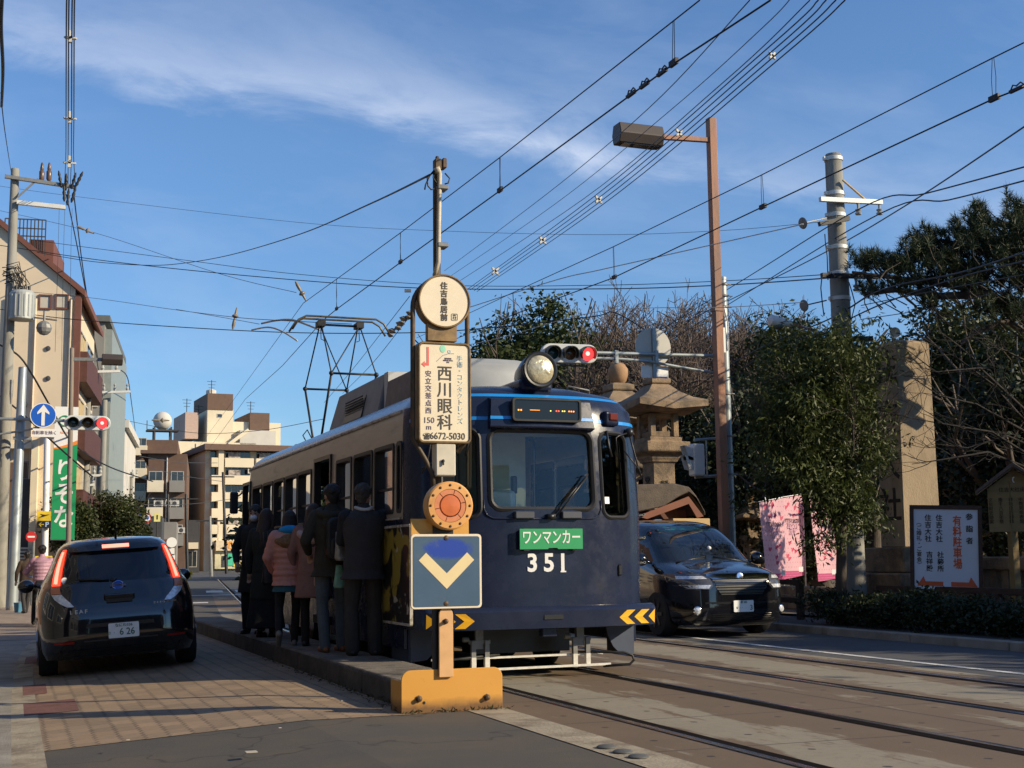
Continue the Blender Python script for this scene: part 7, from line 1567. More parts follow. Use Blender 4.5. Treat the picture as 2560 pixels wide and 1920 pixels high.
for px_ in (20, 92, 180): a = b1(px_, 700); b = MB(); b.cyl((a[0], -.08, 0), (a[0], -.08, H1-.4), .05, n=6); b.build('drain_pipe', M_WCREAM, B1, local=True)
for (px_, py_2) in ((120, 945), (62, 1010), (120, 870)): a = b1(px_, py_2); b = MB(); b.lathe([(.09, 0), (.09, .06), (0, .08)], (a[0], 0, a[1]), 10, (0, -1, 0)); b.build('wall_vent', M_WDARK, B1, local=True)
for k in range(6):      # street-side balconies with brown slabs
    z = 2.9+k*2.55
    if z > H1-1.2: break
    balcony(B1, .8, 8.6, z, .0, .42, .95, mat('dark_red_brown', (.085, .030, .022), .7, var=.12), side=True); lw(B1, 1.4, 4.4, z+.1, z+2.0, .0, side=True, pm=mat('lit_curtain', (.45, .33, .14), .7, var=.3)); lw(B1, 5.0, 8.2, z+.1, z+2.0, .0, side=True)
b = MB(); a, c = b1(55, 575), b1(95, 640); b.box(a[0], c[0]+.3, 2.0, 6, c[1]-.6, a[1]+.2); pa_ = b.build('roof_stair_house', M_TRIM, B1, local=True)
b = MB()
for x in np.linspace(b1(-10, 560)[0], c[0], 12): b.box(x-.02, x+.02, 1.9, 1.94, c[1]+.3, a[1]+.95)
for z in (a[1]+.3, a[1]+.6, a[1]+.95): b.box(b1(-10, 560)[0], c[0], 1.9, 1.94, z-.02, z+.02)
b.build('roof_railing', M_WDARK, B1, local=True)
# --- bank sign, green and white
SGY2 = 47.0; g0, g1 = AY(138, 1016, SGY2), AY(186, 1350, SGY2); gw, gh = g1.x-g0.x, g0.z-g1.z; gx = (g0.x+g1.x)/2
gs_ = thing('bank_sign', 'tall white over green vertical bank sign with an orange curve', 'sign', (gx, SGY2, g1.z))
M_GRN = mat('sign_green', (.008, .26, .09), .45, var=.04); M_SWH = mat('sign_white', (.74, .73, .70), .45, var=.03); M_SOR = mat('sign_orange', (.75, .22, .03), .45, var=0)
b = MB(); b.box(gx-gw/2, gx+gw/2, SGY2, SGY2+.35, g1.z, g0.z); bd_ = b.build('box', M_SWH, gs_)
zs_ = AY(160, 1125, SGY2).z
b = MB(); cur = [(-gw/2+gw*i/10, zs_+.18*(i/10)**1.6+.02) for i in range(11)]
b.prism([(x, z) for x, z in cur]+[(gw/2, g1.z+.02), (-gw/2, g1.z+.02)], (gx, SGY2-.03, 0), UX, UZ, UY, 0, .028); b.build('green_field', M_GRN, bd_)
b = MB(); b.prism([(x, z+.004) for x, z in cur]+[(x, z+.05+.09*(x/gw+.5)) for x, z in cur[::-1]], (gx, SGY2-.03, 0), UX, UZ, UY, 0, .028); b.build('orange_curve', M_SOR, bd_)
text('りそな', .80, M_SWH, bd_, (gx, SGY2-.035, AY(160, 1238, SGY2).z), vert=True, bold=.02, line=.98, sx=.86); q = AY(157, 1052, SGY2)
b = MB(); b.ringprism(circ(.19, 24), circ(.15, 24), (gx-.06, SGY2-.01, q.z), UX, UZ, UY, -.02, .0); b.build('ring_logo', M_GRN, bd_); text('RESONA', .10, M_SOR, bd_, (gx, SGY2-.005, AY(157, 1082, SGY2).z))
b = MB(); b.box(gx-.1, gx+.1, SGY2+.36, SGY2+3.2, g0.z-.6, g0.z-.4); b.box(gx-.1, gx+.1, SGY2+.36, SGY2+3.2, g1.z+.6, g1.z+.8); b.build('brackets', M_GREYSTEEL, gs_)
# --- the row beyond
B2, W2_, H2 = block('grey_building', 'narrow grey building past the cream one with a pale green edge', 66, 205, 262, 805, 14, M_WGREY)
b = MB(); b.box(-W2_-.2, .25, -.2, 14, H2, H2+.3); b.build('roof_slab', mat('dark_parapet', (.12, .125, .12), .7), B2, local=True); b = MB(); b.box(.0, .35, .3, 13, 1, H2-.3); b.build('green_fin', mat('pale_green_metal', (.24, .27, .25), .5, var=.1), B2, local=True)
for k in range(3): lw(B2, -1.1, -.2, 3.4+k*2.6, 4.8+k*2.6)
B3, W3_, H3 = block('white_building', 'white office building with a blue vertical shop sign', 92, 262, 311, 1066, 16, M_WWHITE)
b = MB(); b.box(-W3_-.3, .3, -.3, 16, H3-.1, H3+.45); b.build('parapet', M_WWHITE, B3, local=True)
for k in range(3): lw(B3, -1.25, -.45, H3-3.0-k*3.0, H3-1.4-k*3.0)
bs0, bs1 = AY(259, 1130, 88), AY(279, 1240, 88); bsn = thing('shop_sign', 'blue vertical shop sign with white letters turned on their side', 'sign', (bs0.x, 88, bs1.z))
b = MB(); b.box(bs0.x, bs1.x, 88, 88.3, bs1.z, bs0.z); bb_ = b.build('box', mat('sign_blue', (.012, .03, .22), .4, var=.03), bsn); text('MIZUNO / Co', .62, M_SWH, bb_, ((bs0.x+bs1.x)/2, 87.985, (bs0.z+bs1.z)/2), (0, 0, -1), (1, 0, 0), bold=.02, sx=.86)
b = MB(); b.box(bs1.x+.05, bs1.x+.5, 88.1, 88.25, bs1.z, bs0.z+.1); b.build('edge_strip', mat('tan_strip', (.4, .26, .12), .6), bsn)
def flats(label, Y, px0, px1, pytop, depth, wall, floors, fh, cols, parap, seed, bal=True, z0=3.2, side=True, lau=.25, wins=None):
    t, W_, H_ = block('apartment_building', label, Y, px0, px1, pytop, depth, wall, base=roadfar(Y)); g = np.random.default_rng(seed)
    cw = W_/cols; n = 0
    for f in range(floors):
        z = z0+f*fh
        if z+2 > H_: break
        for c in range(cols):
            x0 = -W_+c*cw
            if bal: balcony(t, x0+.12*cw, x0+.92*cw, z, 0., 1.1, 1.0, parap, laundry=g.random() < lau); lw(t, x0+.16*cw, x0+.88*cw, z+.05, z+2.1, pm=M_PANE, bars=2)
            else: lw(t, x0+.3*cw, x0+.7*cw, z+.7, z+2.0)
    return t, W_, H_
def roadfar(y): return 0.
B4, W4_, H4 = flats('plain brown apartment block, farthest along the left row', 190, 312, 372, 1118, 14, M_WBROWN, 7, 2.9, 2, M_WBROWN, 3, bal=False)
b = MB(); b.box(-W4_-.3, .3, -.3, 14, H4-.4, H4+.5); b.build('parapet', M_WCREAM2, B4, local=True)
B5, W5_, H5 = block('apartment_building', 'dark brown flats with white balconies stepping along the road', 140, 372, 468, 1135, 30, M_WBROWN)
for k in range(7):
    z = 3.0+k*2.75
    if z > H5-1.5: break
    balcony(B5, -3.9, -2.3, z, .0, 1.1, 1.0, M_WCREAM2); balcony(B5, -1.7, -.2, z, .0, .9, 1.0, M_WGREY); lw(B5, -3.8, -2.4, z+.1, z+2.0); lw(B5, -1.6, -.3, z+.1, z+2.0)
b = MB(); b.box(-W5_-.8, -1.0, -.6, 20, H5, H5+.35); b.build('roof_slab', M_ROOFT, B5, local=True)
B5b, W5b, H5b = block('apartment_building', 'shaded brown flats with stacked white balconies left of the dark brown block', 165, 338, 445, 1100, 26, M_WBROWN)
for k in range(8):
    z = 3.2+k*2.75
    if z > H5b-1.5: break
    balcony(B5b, -5.2, -3.6, z, 0, 1.1, 1.0, M_WCREAM2); lw(B5b, -5.0, -3.7, z+.1, z+2.0)
q = AY(413, 1046, 165); wt = thing('water_tank', 'round white water tank on a dark stand above the brown flats', 'water tank', (q.x, 168, H5b)); b = MB(); b.sph((q.x, 168, q.z), 1.15, 16, 10); b.build('tank', M_WWHITE, wt, smooth=True)
b = MB()
for dx in (-1, 1):
    for dy in (-.8, .8): b.box(q.x+dx-.1, q.x+dx+.1, 168+dy-.1, 168+dy+.1, H5b, q.z-.8)
b.box(q.x-1.9, q.x+1.9, 167, 169, q.z-1.35, q.z-1.15); b.box(q.x-2, q.x-1.9, 166.95, 167, q.z-1.2, q.z-.1); b.box(q.x+1.9, q.x+2, 166.95, 167, q.z-1.2, q.z-.1); b.build('stand', M_WDARK, wt)
B6, W6_, H6 = block('apartment_building', 'tall cream block topped by a brown lift tower, beyond the balcony flats', 205, 440, 640, 1108, 18, M_WCREAM2, rz=.06)
def b6(px, py, Y=205): q = AY(px, py, Y); return (q.x-AY(640, 1108, Y).x, q.z)
for (x0, y0, x1, y1, m_, n_, d0) in ((521, 1020, 585, 1110, M_WCREAM2, 'lift_tower', 1.0), (521, 982, 585, 1020, M_WBROWN, 'tower_cap', .9), (468, 1028, 500, 1090, mat('pink_render', (.45, .33, .27), .85), 'stair_tower', 2), (585, 1052, 708, 1110, M_WCREAM2, 'upper_wing', 1.5), (628, 1030, 677, 1072, M_WBROWN, 'plant_room', .8), (600, 1075, 690, 1110, M_WWHITE, 'wing_front', .0)):
    a, c = b6(x0, y0), b6(x1, y1); b = MB(); b.box(a[0], c[0], d0, 12, c[1]-.3, a[1]); b.build(n_, m_, B6, local=True)
a, c = b6(545, 1033), b6(558, 1043); lw(B6, a[0], c[0], c[1], a[1], 1.0, bars=0)
for k in range(7):
    for (px0_, px1_) in ((478, 496),): a, c = b6(px0_, 1120+k*40), b6(px1_, 1140+k*40); lw(B6, a[0], c[0], c[1], a[1])
b = MB(); a, c = b6(570, 1112), b6(620, 1075); b.beam((a[0], -.3, a[1]), (c[0], -.3, c[1]), .4, .5); b.build('roof_stair', M_WCREAM2, B6, local=True)
b = MB(); a = b6(540, 978); b.lathe([(.8, 0), (.8, 1.0), (.2, 1.3)], (a[0], 4, a[1]-.5), 12); b.build('roof_tank', M_WWHITE, B6, local=True)
for (px, py, hgt) in ((538, 945, 3.2), (475, 992, 3.0), (505, 1008, 2.8), (638, 998, 3.0)):
    a = b6(px, py); z1_ = a[1]; b = MB(); b.cyl((a[0], 3, z1_-hgt), (a[0], 3, z1_), .06, n=5)
    for j in range(3): b.box(a[0]-.7+.12*j, a[0]+.7-.12*j, 2.97, 3.03, z1_-.25-.5*j, z1_-.19-.5*j)
    b.build('aerial', M_DARKSTEEL, B6, local=True)
B7, W7_, H7 = block('apartment_building', 'cream flats with seven rows of balconies and a brown roof slab', 172, 512, 745, 1130, 14, M_WCREAM2, rz=.06)
c7 = AY(745, 1130, 172)
def b7(px, py): q = AY(px, py, 172); return (q.x-c7.x, q.z)
b = MB(); a = b7(503, 1113); b.box(a[0], .6, -1.8, 14.5, H7-.1, a[1]); b.build('roof_slab', M_ROOFT, B7, local=True)
b = MB(); a, c = b7(540, 1130), b7(549, 1365); b.box(a[0], c[0], -1.2, 0, c[1], H7); b.build('pier', M_WCREAM2, B7, local=True)
for k, yy in enumerate((1155, 1198, 1240, 1280, 1320, 1352)):
    z = b7(600, yy+12)[1]; lau_ = k in (0, 1, 4)
    a, c = b7(522, yy), b7(539, yy); balcony(B7, a[0], c[0], z, 0, 1.2, 1.0, M_WCREAM2); lw(B7, a[0], c[0], z+.05, z+2.1, bars=1)
    for (p0_, p1_) in ((556, 628), (634, 700)): a, c = b7(p0_, yy), b7(p1_, yy); balcony(B7, a[0], c[0], z, 0, 1.2, 1.0, M_WCREAM2, laundry=lau_); lw(B7, a[0]+.2, c[0]-.2, z+.05, z+2.1, bars=3)
g = np.random.default_rng(4)
for (tt_, xs_, n_, nf_) in ((B7, (-11.2, -2.0), 12, 4), (B5, (-3.6, -.6), 6, 3)):
    for k in range(n_): x = xs_[0]+(xs_[1]-xs_[0])*g.random(); z = 3.1+2.75*g.integers(0, nf_); b = MB(); b.box(x, x+.8, -.98, -.7, z+1.02, z+1.6); ac2 = b.build('air_conditioner', M_WWHITE, tt_, local=True); b = MB(); b.lathe([(.22, 0), (.2, .02), (0, .02)], (x+.34, -.98, z+1.3), 14, (0, -1, 0)); b.build('fan_grille', M_WDARK, ac2, local=True)
for (tt_, x, h_) in ((B7, -.6, H7), (B6, -9.2, H6), (B5, -2.0, H5)): b = MB(); b.cyl((x, -.09, 0), (x, -.09, h_-.3), .07, n=6); b.build('drain_pipe', M_WWHITE, tt_, local=True)
a, c = b7(530, 1372), b7(700, 1420); b = MB(); b.box(a[0], c[0], -1.3, -.05, c[1], a[1]); b.build('shop_front', mat('lit_shop_front', (.52, .47, .30), .7, var=.35, scale=.7), B7, local=True)
a, c = b7(530, 1352), b7(700, 1376); b = MB(); b.box(a[0], c[0], -1.9, -.1, c[1], a[1]); sg_ = b.build('shop_fascia', mat('cream_fascia', (.62, .52, .36), .6), B7, local=True); q = b7(572, 1365); text('処 方', 1.15, mat('orange_letters', (.75, .30, .03), .6, var=0), sg_, (q[0]+.3, -1.92, q[1]), local=True, bold=.03)
for (p0_, y0_, p1_, y1_, m_) in ((562, 1384, 574, 1414, mat('shop_green', (.05, .45, .28), .6)), (576, 1388, 592, 1416, mat('shop_yellow', (.7, .5, .06), .6)), (594, 1384, 600, 1416, M_SWH), (548, 1390, 560, 1417, M_WDARK)): a, c = b7(p0_, y0_), b7(p1_, y1_); b = MB(); b.box(a[0], c[0], -1.42, -1.31, c[1], a[1]); b.build('shop_panel', m_, B7, local=True)
# low shops in shade under the dark flats
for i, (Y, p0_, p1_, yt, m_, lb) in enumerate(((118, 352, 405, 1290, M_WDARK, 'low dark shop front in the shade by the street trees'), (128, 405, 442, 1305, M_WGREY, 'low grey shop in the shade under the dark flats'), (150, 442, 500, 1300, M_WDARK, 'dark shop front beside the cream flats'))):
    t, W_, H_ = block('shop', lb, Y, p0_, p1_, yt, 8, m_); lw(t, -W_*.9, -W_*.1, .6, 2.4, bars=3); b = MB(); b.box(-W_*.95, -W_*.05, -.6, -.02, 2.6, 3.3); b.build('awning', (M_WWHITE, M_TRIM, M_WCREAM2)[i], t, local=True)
# buildings on the left, outside the frame: the tram windows mirror them, dark walls set to darken the car's reflections
for (x, y, h, m_, lb) in ((-9, 27, 11, M_WBROWN, 'brown tiled corner house across the crossing'), (-10, 12, 9, M_WDARK, 'dark clad house on the near left pavement'), (-10, -2, 10, M_WDARK, 'dark clad corner house behind the camera')):
    t = thing('house', lb, 'building', (x, y, -.11)); b = MB(); b.box(-7, 7 if y < 20 else 6, 0, 11, 0, h); b.build('wall', m_, t, local=True)
    for f in range(3):
        for k in range(3): lw(t, 1.0+k*3.2, 3.0+k*3.2, 1.2+f*2.9, 2.7+f*2.9, 7 if y < 20 else 6, side=True)
for (x0, x1, y, h, m_, lb) in ((-12.5, -5.0, 62, 12, M_WCREAM, 'cream block next to the gabled building'), (-24, -12.8, 62, 10, M_WBROWN, 'brown tiled block next along the crossing road'), (-14, -1, -24, 13, M_WBROWN, 'added brown tiled block behind the camera, keeping sky glow off the tram'), (-.5, 13, -27, 11, M_WDARK, 'added dark clad block behind the camera, keeping sky glow off the tram')):  # last two are added, unseen, to block horizon glow on tram and car
    t = thing('house', lb, 'building', (x0, y, -.12)); b = MB(); b.box(0, x1-x0, -9, 0, 0, h); b.build('wall', m_, t, local=True)
    if y > 0:
        for f in range(3):
            for k in range(3): lw(t, .6+k*2.3, 2.0+k*2.3, 1.2+f*2.9, 2.7+f*2.9, -9)
# --- street trees on the left pavement
for (px, py0, py1, D, w_, sd, lb) in ((180, 1238, 1395, 46, 130, 41, 'bushy street tree behind the brown lamp pole'), (285, 1222, 1395, 50, 150, 42, 'taller bushy street tree behind the roof of the black hatchback'), (345, 1300, 1400, 56, 60, 43, 'small street tree next to the round speed limit sign')):
    p = AD(px, 1400, D); zt2, zb2 = AD(px, py0, D).z, AD(px, py1, D).z; rx = w_/2*D/FPX
    broad(lb, 'street trees on the left pavement', (p.x, p.y, -.02), (zt2+zb2)/2+.1, (rx, rx, (zt2-zb2)/2), sd, M_STREET if 0 else M_EVER, lobes=16, clumps=420, per=30, cr=.15, size=.13, trunk=.08, name='street_tree')
# --- poles
UPY = 41.0
def vpole(name, label, pxt, pyt, pxb, Y, r0, r1, m, cat='utility pole', group=None, zb=-.05):
    tp = AY(pxt, pyt, Y); bx2 = AY(pxb, 1450, Y).x; t = thing(name, label, cat, (bx2, Y, zb), group=group)
    b = MB(); b.tube([(bx2, Y, zb), (tp.x, Y, tp.z-.02), (tp.x, Y, tp.z)], [r0, r1, r1*.9], 14); b.build('shaft', m, t, smooth='auto'); return t
U1 = vpole('utility_pole', 'tall concrete utility pole at the edge carrying a transformer and two crossarms', 38, 422, -2, UPY, .21, .12, M_CPOLE)
b = MB(); b.beam(AY(12, 441, UPY-.2), AY(188, 468, UPY-.2), .12, .1); b.beam(AY(45, 492, UPY-.2), AY(95, 447, UPY-.2), .05); ca1 = b.build('crossarm', M_GREYSTEEL, U1)
b = MB(); b.beam(AY(42, 506, UPY-.2), AY(164, 519, UPY-.2), .14, .12); ca2 = b.build('crossarm', M_BAND, U1)
for px in (104, 122): b = MB(); q = AY(px, 452, UPY-.2); b.lathe([(.05, 0), (.08, .05), (.08, .28), (.05, .32), (.06, .36), (.04, .5), (.02, .56)], q, 10); b.build('cutout', mat('brown_porcelain', (.12, .07, .05), .3, var=.4, scale=6), ca1, smooth='auto')
for (px, py) in ((150, 448), (165, 455), (184, 452), (160, 482), (170, 492), (184, 486), (198, 448)): b = MB(); q = AY(px, py, UPY-.3); b.lathe([(.02, -.26), (.05, -.16), (.03, -.08), (.055, .0), (.03, .08), (.045, .14), (.015, .26)], q, 10, (.25*(px-165)/20, -.1, 1)); b.build('insulator', M_BLACK, ca1, smooth='auto')
b = MB(); tq = AY(55, 765, UPY-.35); b.lathe([(.34, -.42), (.36, -.40), (.36, .36), (.30, .44), (.1, .46)], tq, 24)
for k in range(18): a = 2*math.pi*k/18; b.beam(tq+Vector((.36*math.cos(a), .36*math.sin(a), -.34)), tq+Vector((.36*math.cos(a), .36*math.sin(a), .3)), .03)
tr_ = b.build('transformer', mat('transformer_grey', (.36, .38, .36), .5, .1, var=.1), U1)
b = MB()
for dx in (-.18, 0, .18): b.cyl(tq+Vector((dx, 0, .44)), tq+Vector((dx, 0, .6)), .04, n=8)
b.build('bushing', M_BLACK, tr_)
b = MB(); g = np.random.default_rng(8)
for k in range(16):
    x0, y0 = 5+g.random()*20, 660+g.random()*50; b.tube([AY(x0, y0, UPY-.3), AY(x0+20+18*g.random(), y0-5+10*g.normal(), UPY-.35), AY(x0+35+20*g.random(), y0+30+10*g.normal(), UPY-.35), AY(x0+25+14*g.random(), y0+55+14*g.normal(), UPY-.3)], .014, 4)
b.build('cable_tangle', M_BLACK, U1, smooth=True)
b = MB(); q = AY(110, 820, UPY-.6); b.sph(q, (.22, .18, .22), 10, 6); b.tube([q, q+Vector((.0, 0, .5))], .04, 6); b.tube([q+Vector((-.3, 0, .3)), q+Vector((.35, 0, .25))], .03, 6); b.build('cable_joint_box', M_GREYSTEEL, U1)
M_NETGREY = M_ZINC
U2 = vpole('signal_pole', 'galvanised pole at the left kerb carrying a blue arrow sign and a red traffic light', 57, 918, 32, 40.3, .17, .12, M_ZINC, 'traffic light')
b = MB(); q = AY(30, 1300, 40.3); b.lathe([(.18, -2.1), (.18, -1.2)], (AY(33, 1480, 40.3).x, 40.3, 1.2), 16); b.build('concrete_collar', M_CONC, U2)
b = MB(); a0 = AY(-5, 1047, 40.2); b.tube([a0, AY(60, 1048, 40.1), AY(270, 1056, 40.0)], .045, 8); b.tube([AY(-5, 1086, 40.2), AY(70, 1075, 40.1), AY(140, 1055, 40.0)], .03, 8); b.beam(AY(32, 1095, 40.2), AY(80, 1096, 40.2), .08); b.beam(AY(45, 1120, 40.2), AY(80, 1100, 40.2), .05); b.build('arm', M_ZINC, U2, smooth='auto')
sg2 = AY(219, 1057, 39.8); signal(U2, (sg2.x, 39.8, sg2.z), 1.0, 2)
ac_ = AY(108, 1038, 39.75); ar2 = (AY(141, 1038, 39.75).x-AY(75, 1038, 39.75).x)/2
b = MB(); b.lathe([(ar2, 0), (ar2, .02), (0, .02)], ac_, 36, (0, -1, 0)); ds2 = b.build('arrow_sign', M_SWH, U2, smooth='auto')
b = MB(); b.lathe([(ar2*.94, .021), (0, .026)], ac_, 36, (0, -1, 0)); b.build('blue_disc', mat('road_sign_blue', (.01, .10, .50), .4, var=.03), ds2)
b = MB(); k = ar2; b.prism([(-.13*k, -.85*k), (.13*k, -.85*k), (.13*k, .25*k), (.46*k, .05*k), (.46*k, .22*k), (0, .85*k), (-.46*k, .22*k), (-.46*k, .05*k), (-.13*k, .25*k)], ac_+Vector((0, -.035, 0)), UX, UZ, UY, 0, .006); b.build('arrow', M_SWH, ds2)
q0, q1 = AY(82, 1071, 39.75), AY(139, 1093, 39.75); b = MB(); b.box(q0.x, q1.x, 39.75, 39.77, q1.z, q0.z); sp2 = b.build('sub_plate', M_SWH, U2); text('自転車を除く', .115, M_INKP, sp2, ((q0.x+q1.x)/2, 39.745, (q0.z+q1.z)/2-.005), bold=.02)
q = AY(18, 1055, 41); b = MB(); b.lathe([(.02, 0), (.05, .3), (.05, .7)], AY(27, 1010, 40.3), 8); b.build('small_box', M_GREYSTEEL, U2)
LP = vpole('street_lamp', 'thin brown lamp pole with a box lamp above the street trees', 180, 870, 170, 43.5, .085, .07, mat('brown_grey_pole', (.20, .16, .125), .7, var=.12, c2=(.34, .18, .06), thr=(.62, .75), scale=2), 'street lamp')
b = MB(); b.beam(AY(182, 898, 43.5), AY(258, 899, 43.5), .10); b.build('arm', M_GREYSTEEL, LP); a, c = AY(255, 888, 43.5), AY(306, 912, 43.5); b = MB(); b.prism([(-.2, 0), (-.13, -.16), (.13, -.16), (.2, 0), (.14, .17), (-.14, .17)], (0, 43.5, (a.z+c.z)/2), UY, UZ, UX, a.x, c.x); b.build('lamp_housing', M_LAMPB, LP, bevel=.01)
for (pxt, pyt, pxb, Y, r, lb, armsy) in ((222, 915, 208, 56, .16, 'grey utility pole with one white crossarm beside the cream building', ((213, 300, 930),)), (262, 1000, 248, 66, .18, 'second grey utility pole in front of the narrow grey building', ((248, 326, 981),)), (330, 1180, 322, 100, .17, 'thin utility pole beyond the white office building', ((318, 345, 1190),)), (232, 1190, 226, 60, .15, 'short dark utility pole with small crossarms above the street trees', ((190, 236, 1214), (215, 255, 1190)))):
    t = vpole('utility_pole', lb, pxt, pyt, pxb, Y, r, r*.7, M_CPOLE, group='utility poles along the left pavement')
    for (x0, x1, y0) in armsy:
        b = MB(); b.beam(AY(x0, y0, Y-.2), AY(x1, y0-2, Y-.2), .12, .1); ca_ = b.build('crossarm', M_BAND, t)
        for f in (.15, .5, .9): b = MB(); q = AY(x0+(x1-x0)*f, y0-4, Y-.2); b.lathe([(.05, 0), (.08, .1), (.04, .2), (.07, .28), (.02, .36)], q, 8); b.build('insulator', M_PORC, ca_)
for (pxt, pyt, pxb, Y, lb) in ((465, 1235, 468, 120, 'dark pole before the tall cream block'), (557, 1180, 566, 130, 'dark pole before the cream balcony flats'), (420, 1235, 422, 135, 'thin pole in the shade of the dark flats'), (525, 1290, 528, 110, 'pale thin pole by the balcony flats')):
    t = vpole('utility_pole', lb, pxt, pyt, pxb, Y, .16, .11, M_GREYSTEEL if 'pale' in lb else M_DARKSTEEL, group='utility poles at the far end of the street'); b = MB(); q = AY(pxt, pyt+12, Y); b.box(q.x-1.1, q.x+1.1, Y-.05, Y+.05, q.z-.06, q.z+.06); b.build('crossarm', M_DARKSTEEL, t)
# parking pole sign
pks = vpole('parking_pole_sign', 'thick white pole with a yellow sign over a black parking arrow sign', 118, 1096, 112, 45.5, .10, .10, M_SWH, 'sign')
a, c = AY(93, 1278, 45.2), AY(127, 1302, 45.2); b = MB(); b.box(a.x, c.x, 45.2, 45.38, c.z, a.z); ys_ = b.build('yellow_panel', mat('sign_yellow', (.75, .52, .02), .5, var=.03), pks); b = MB(); b.prism([(-.17, -.06), (.0, -.02), (.17, .05), (.03, .04), (-.13, .07), (-.05, .02)], ((a.x+c.x)/2, 45.19, (a.z+c.z)/2), UX, UZ, UY, 0, .006); b.build('mark', M_BLKPAINT, ys_)
a, c = AY(93, 1303, 45.2), AY(127, 1320, 45.2); b = MB(); b.box(a.x, c.x, 45.2, 45.38, c.z, a.z); bs_ = b.build('arrow_panel', M_BLKPAINT, pks); text('←', .20, mat('sign_yellow', (.75, .52, .02)), bs_, (a.x+.13, 45.19, (a.z+c.z)/2), bold=.02); text('P', .22, mat('pale_blue_letter', (.4, .55, .8), .5, var=0), bs_, (c.x-.12, 45.19, (a.z+c.z)/2), bold=.02)
# round signs
def roundsign(label, px, py, rpx, Y, ring, face, txt, pxp, pyb, back=False):
    q = AY(px, py, Y); r = rpx*(Y*1.0)/FPX*1.0; t = thing('road_sign', label, 'road sign', (q.x, Y, -.02)); b = MB(); b.cyl((AY(pxp, py, Y).x, Y+.06, -.02), (AY(pxp, py, Y).x, Y+.06, q.z+r*.9), .04, n=10); b.build('pole', M_GREYSTEEL, t)
    b = MB(); b.lathe([(r, 0), (r, .02), (0, .02)], q, 28, (0, -1, 0)); d_ = b.build('disc', ring, t)
    if face: b = MB(); b.lathe([(r*.74, .021), (0, .024)], q, 28, (0, -1, 0)); b.build('face', face, d_)
    if txt: text(txt, r*.95, mat('road_sign_blue', (.01, .10, .50)), d_, q+Vector((0, -.03, 0)), bold=.03)
    return t
M_SRED = mat('road_sign_red', (.50, .02, .02), .5, var=.05)
roundsign('round red ringed speed limit sign reading 40', 366, 1295, 12.5, 62, M_SRED, M_SWH, '40', 370, 1400)
roundsign('round blue and red sign partly behind the speed limit sign', 348, 1294, 11, 66, M_SRED, mat('road_sign_blue', (.01, .10, .50)), None, 350, 1400)
ne = roundsign('round red no entry sign behind the left kerb pole', 78, 1342, 12, 41.5, M_SRED, None, None, 85, 1400); q = AY(78, 1342, 41.5); b = MB(); b.box(q.x-.1, q.x+.1, 41.47, 41.477, q.z-.025, q.z+.025); b.build('bar', M_SWH, ne)
q = AY(393, 1293, 62); ysg = thing('square_sign', 'small yellow square sign hung near the speed limit sign', 'sign', q); b = MB(); b.box(q.x-.14, q.x+.14, 62, 62.03, q.z-.2, q.z+.2); b.build('panel', mat('pale_yellow_panel', (.65, .60, .22), .5), ysg); b = MB(); b.box(q.x-.03, q.x+.03, 62.0-.01, 61.998, q.z-.1, q.z+.1); b.cyl((q.x, 62.05, 0), (q.x, 62.05, q.z+.2), .03, n=8); b.build('post', M_DARKSTEEL, ysg)
# far tram stop marker and hazard base
fY = 70; t = thing('tram_stop_sign', 'distant white tram stop marker with a red and white foot', 'sign', (AY(429, 1400, fY).x, fY, 0)); b = MB(); q = AY(429, 1356, fY); b.lathe([(.26, 0), (.26, .1), (0, .1)], q, 20, (0, -1, 0)); b.build('name_disc', M_SWH, t); b = MB(); a, c = AY(423, 1370, fY), AY(436, 1385, fY); b.box(a.x, c.x, fY, fY+.1, c.z, a.z); b.build('board', M_SWH, t)
b = MB(); a, c = AY(422, 1388, fY), AY(437, 1432, fY)
for k in range(4): b.mi = k % 2; z0 = c.z+(a.z-c.z)*k/4; b.box(a.x, c.x, fY, fY+.1, z0, z0+(a.z-c.z)/4)
b.build('foot_board', [M_SRED, M_SWH], t); q = AY(465, 1418, 95); t2 = thing('end_marker', 'distant low yellow end marker of the next platform', 'road marker', (q.x, 95, 0)); b = MB(); b.box(q.x-.45, q.x+.45, 95, 95.1, .25, .55); b.box(q.x-.35, q.x-.25, 95.1, 95.2, 0, .4); b.box(q.x+.25, q.x+.35, 95.1, 95.2, 0, .4); b.build('plate', mat('sign_yellow', (.75, .52, .02)), t2)
# yellow board and bucket by the pavement
a, c = AY(88, 1390, 38.5), AY(130, 1416, 38.5); yb3 = thing('yellow_board', 'plain yellow board behind the cyclist', 'board', ((a.x+c.x)/2, 38.5, -.1)); b = MB(); b.box(a.x, c.x, 38.5, 38.54, c.z, a.z); b.build('panel', mat('sign_yellow', (.75, .52, .02)), yb3)
b = MB()
for x in (a.x+.1, c.x-.1): b.box(x-.02, x+.02, 38.55, 38.59, -.1, a.z)
b.build('legs', M_GREYSTEEL, yb3)
q = AY(46, 1500, 38); bk = thing('bucket', 'small blue bucket at the foot of the kerb pole', 'bucket', (q.x, 38, -.1)); b = MB(); b.lathe([(.09, 0), (.12, .26), (.11, .26), (.085, .02)], (q.x, 38, -.1), 14); b.build('pail', mat('blue_plastic', (.06, .2, .32), .5), bk, smooth='auto')
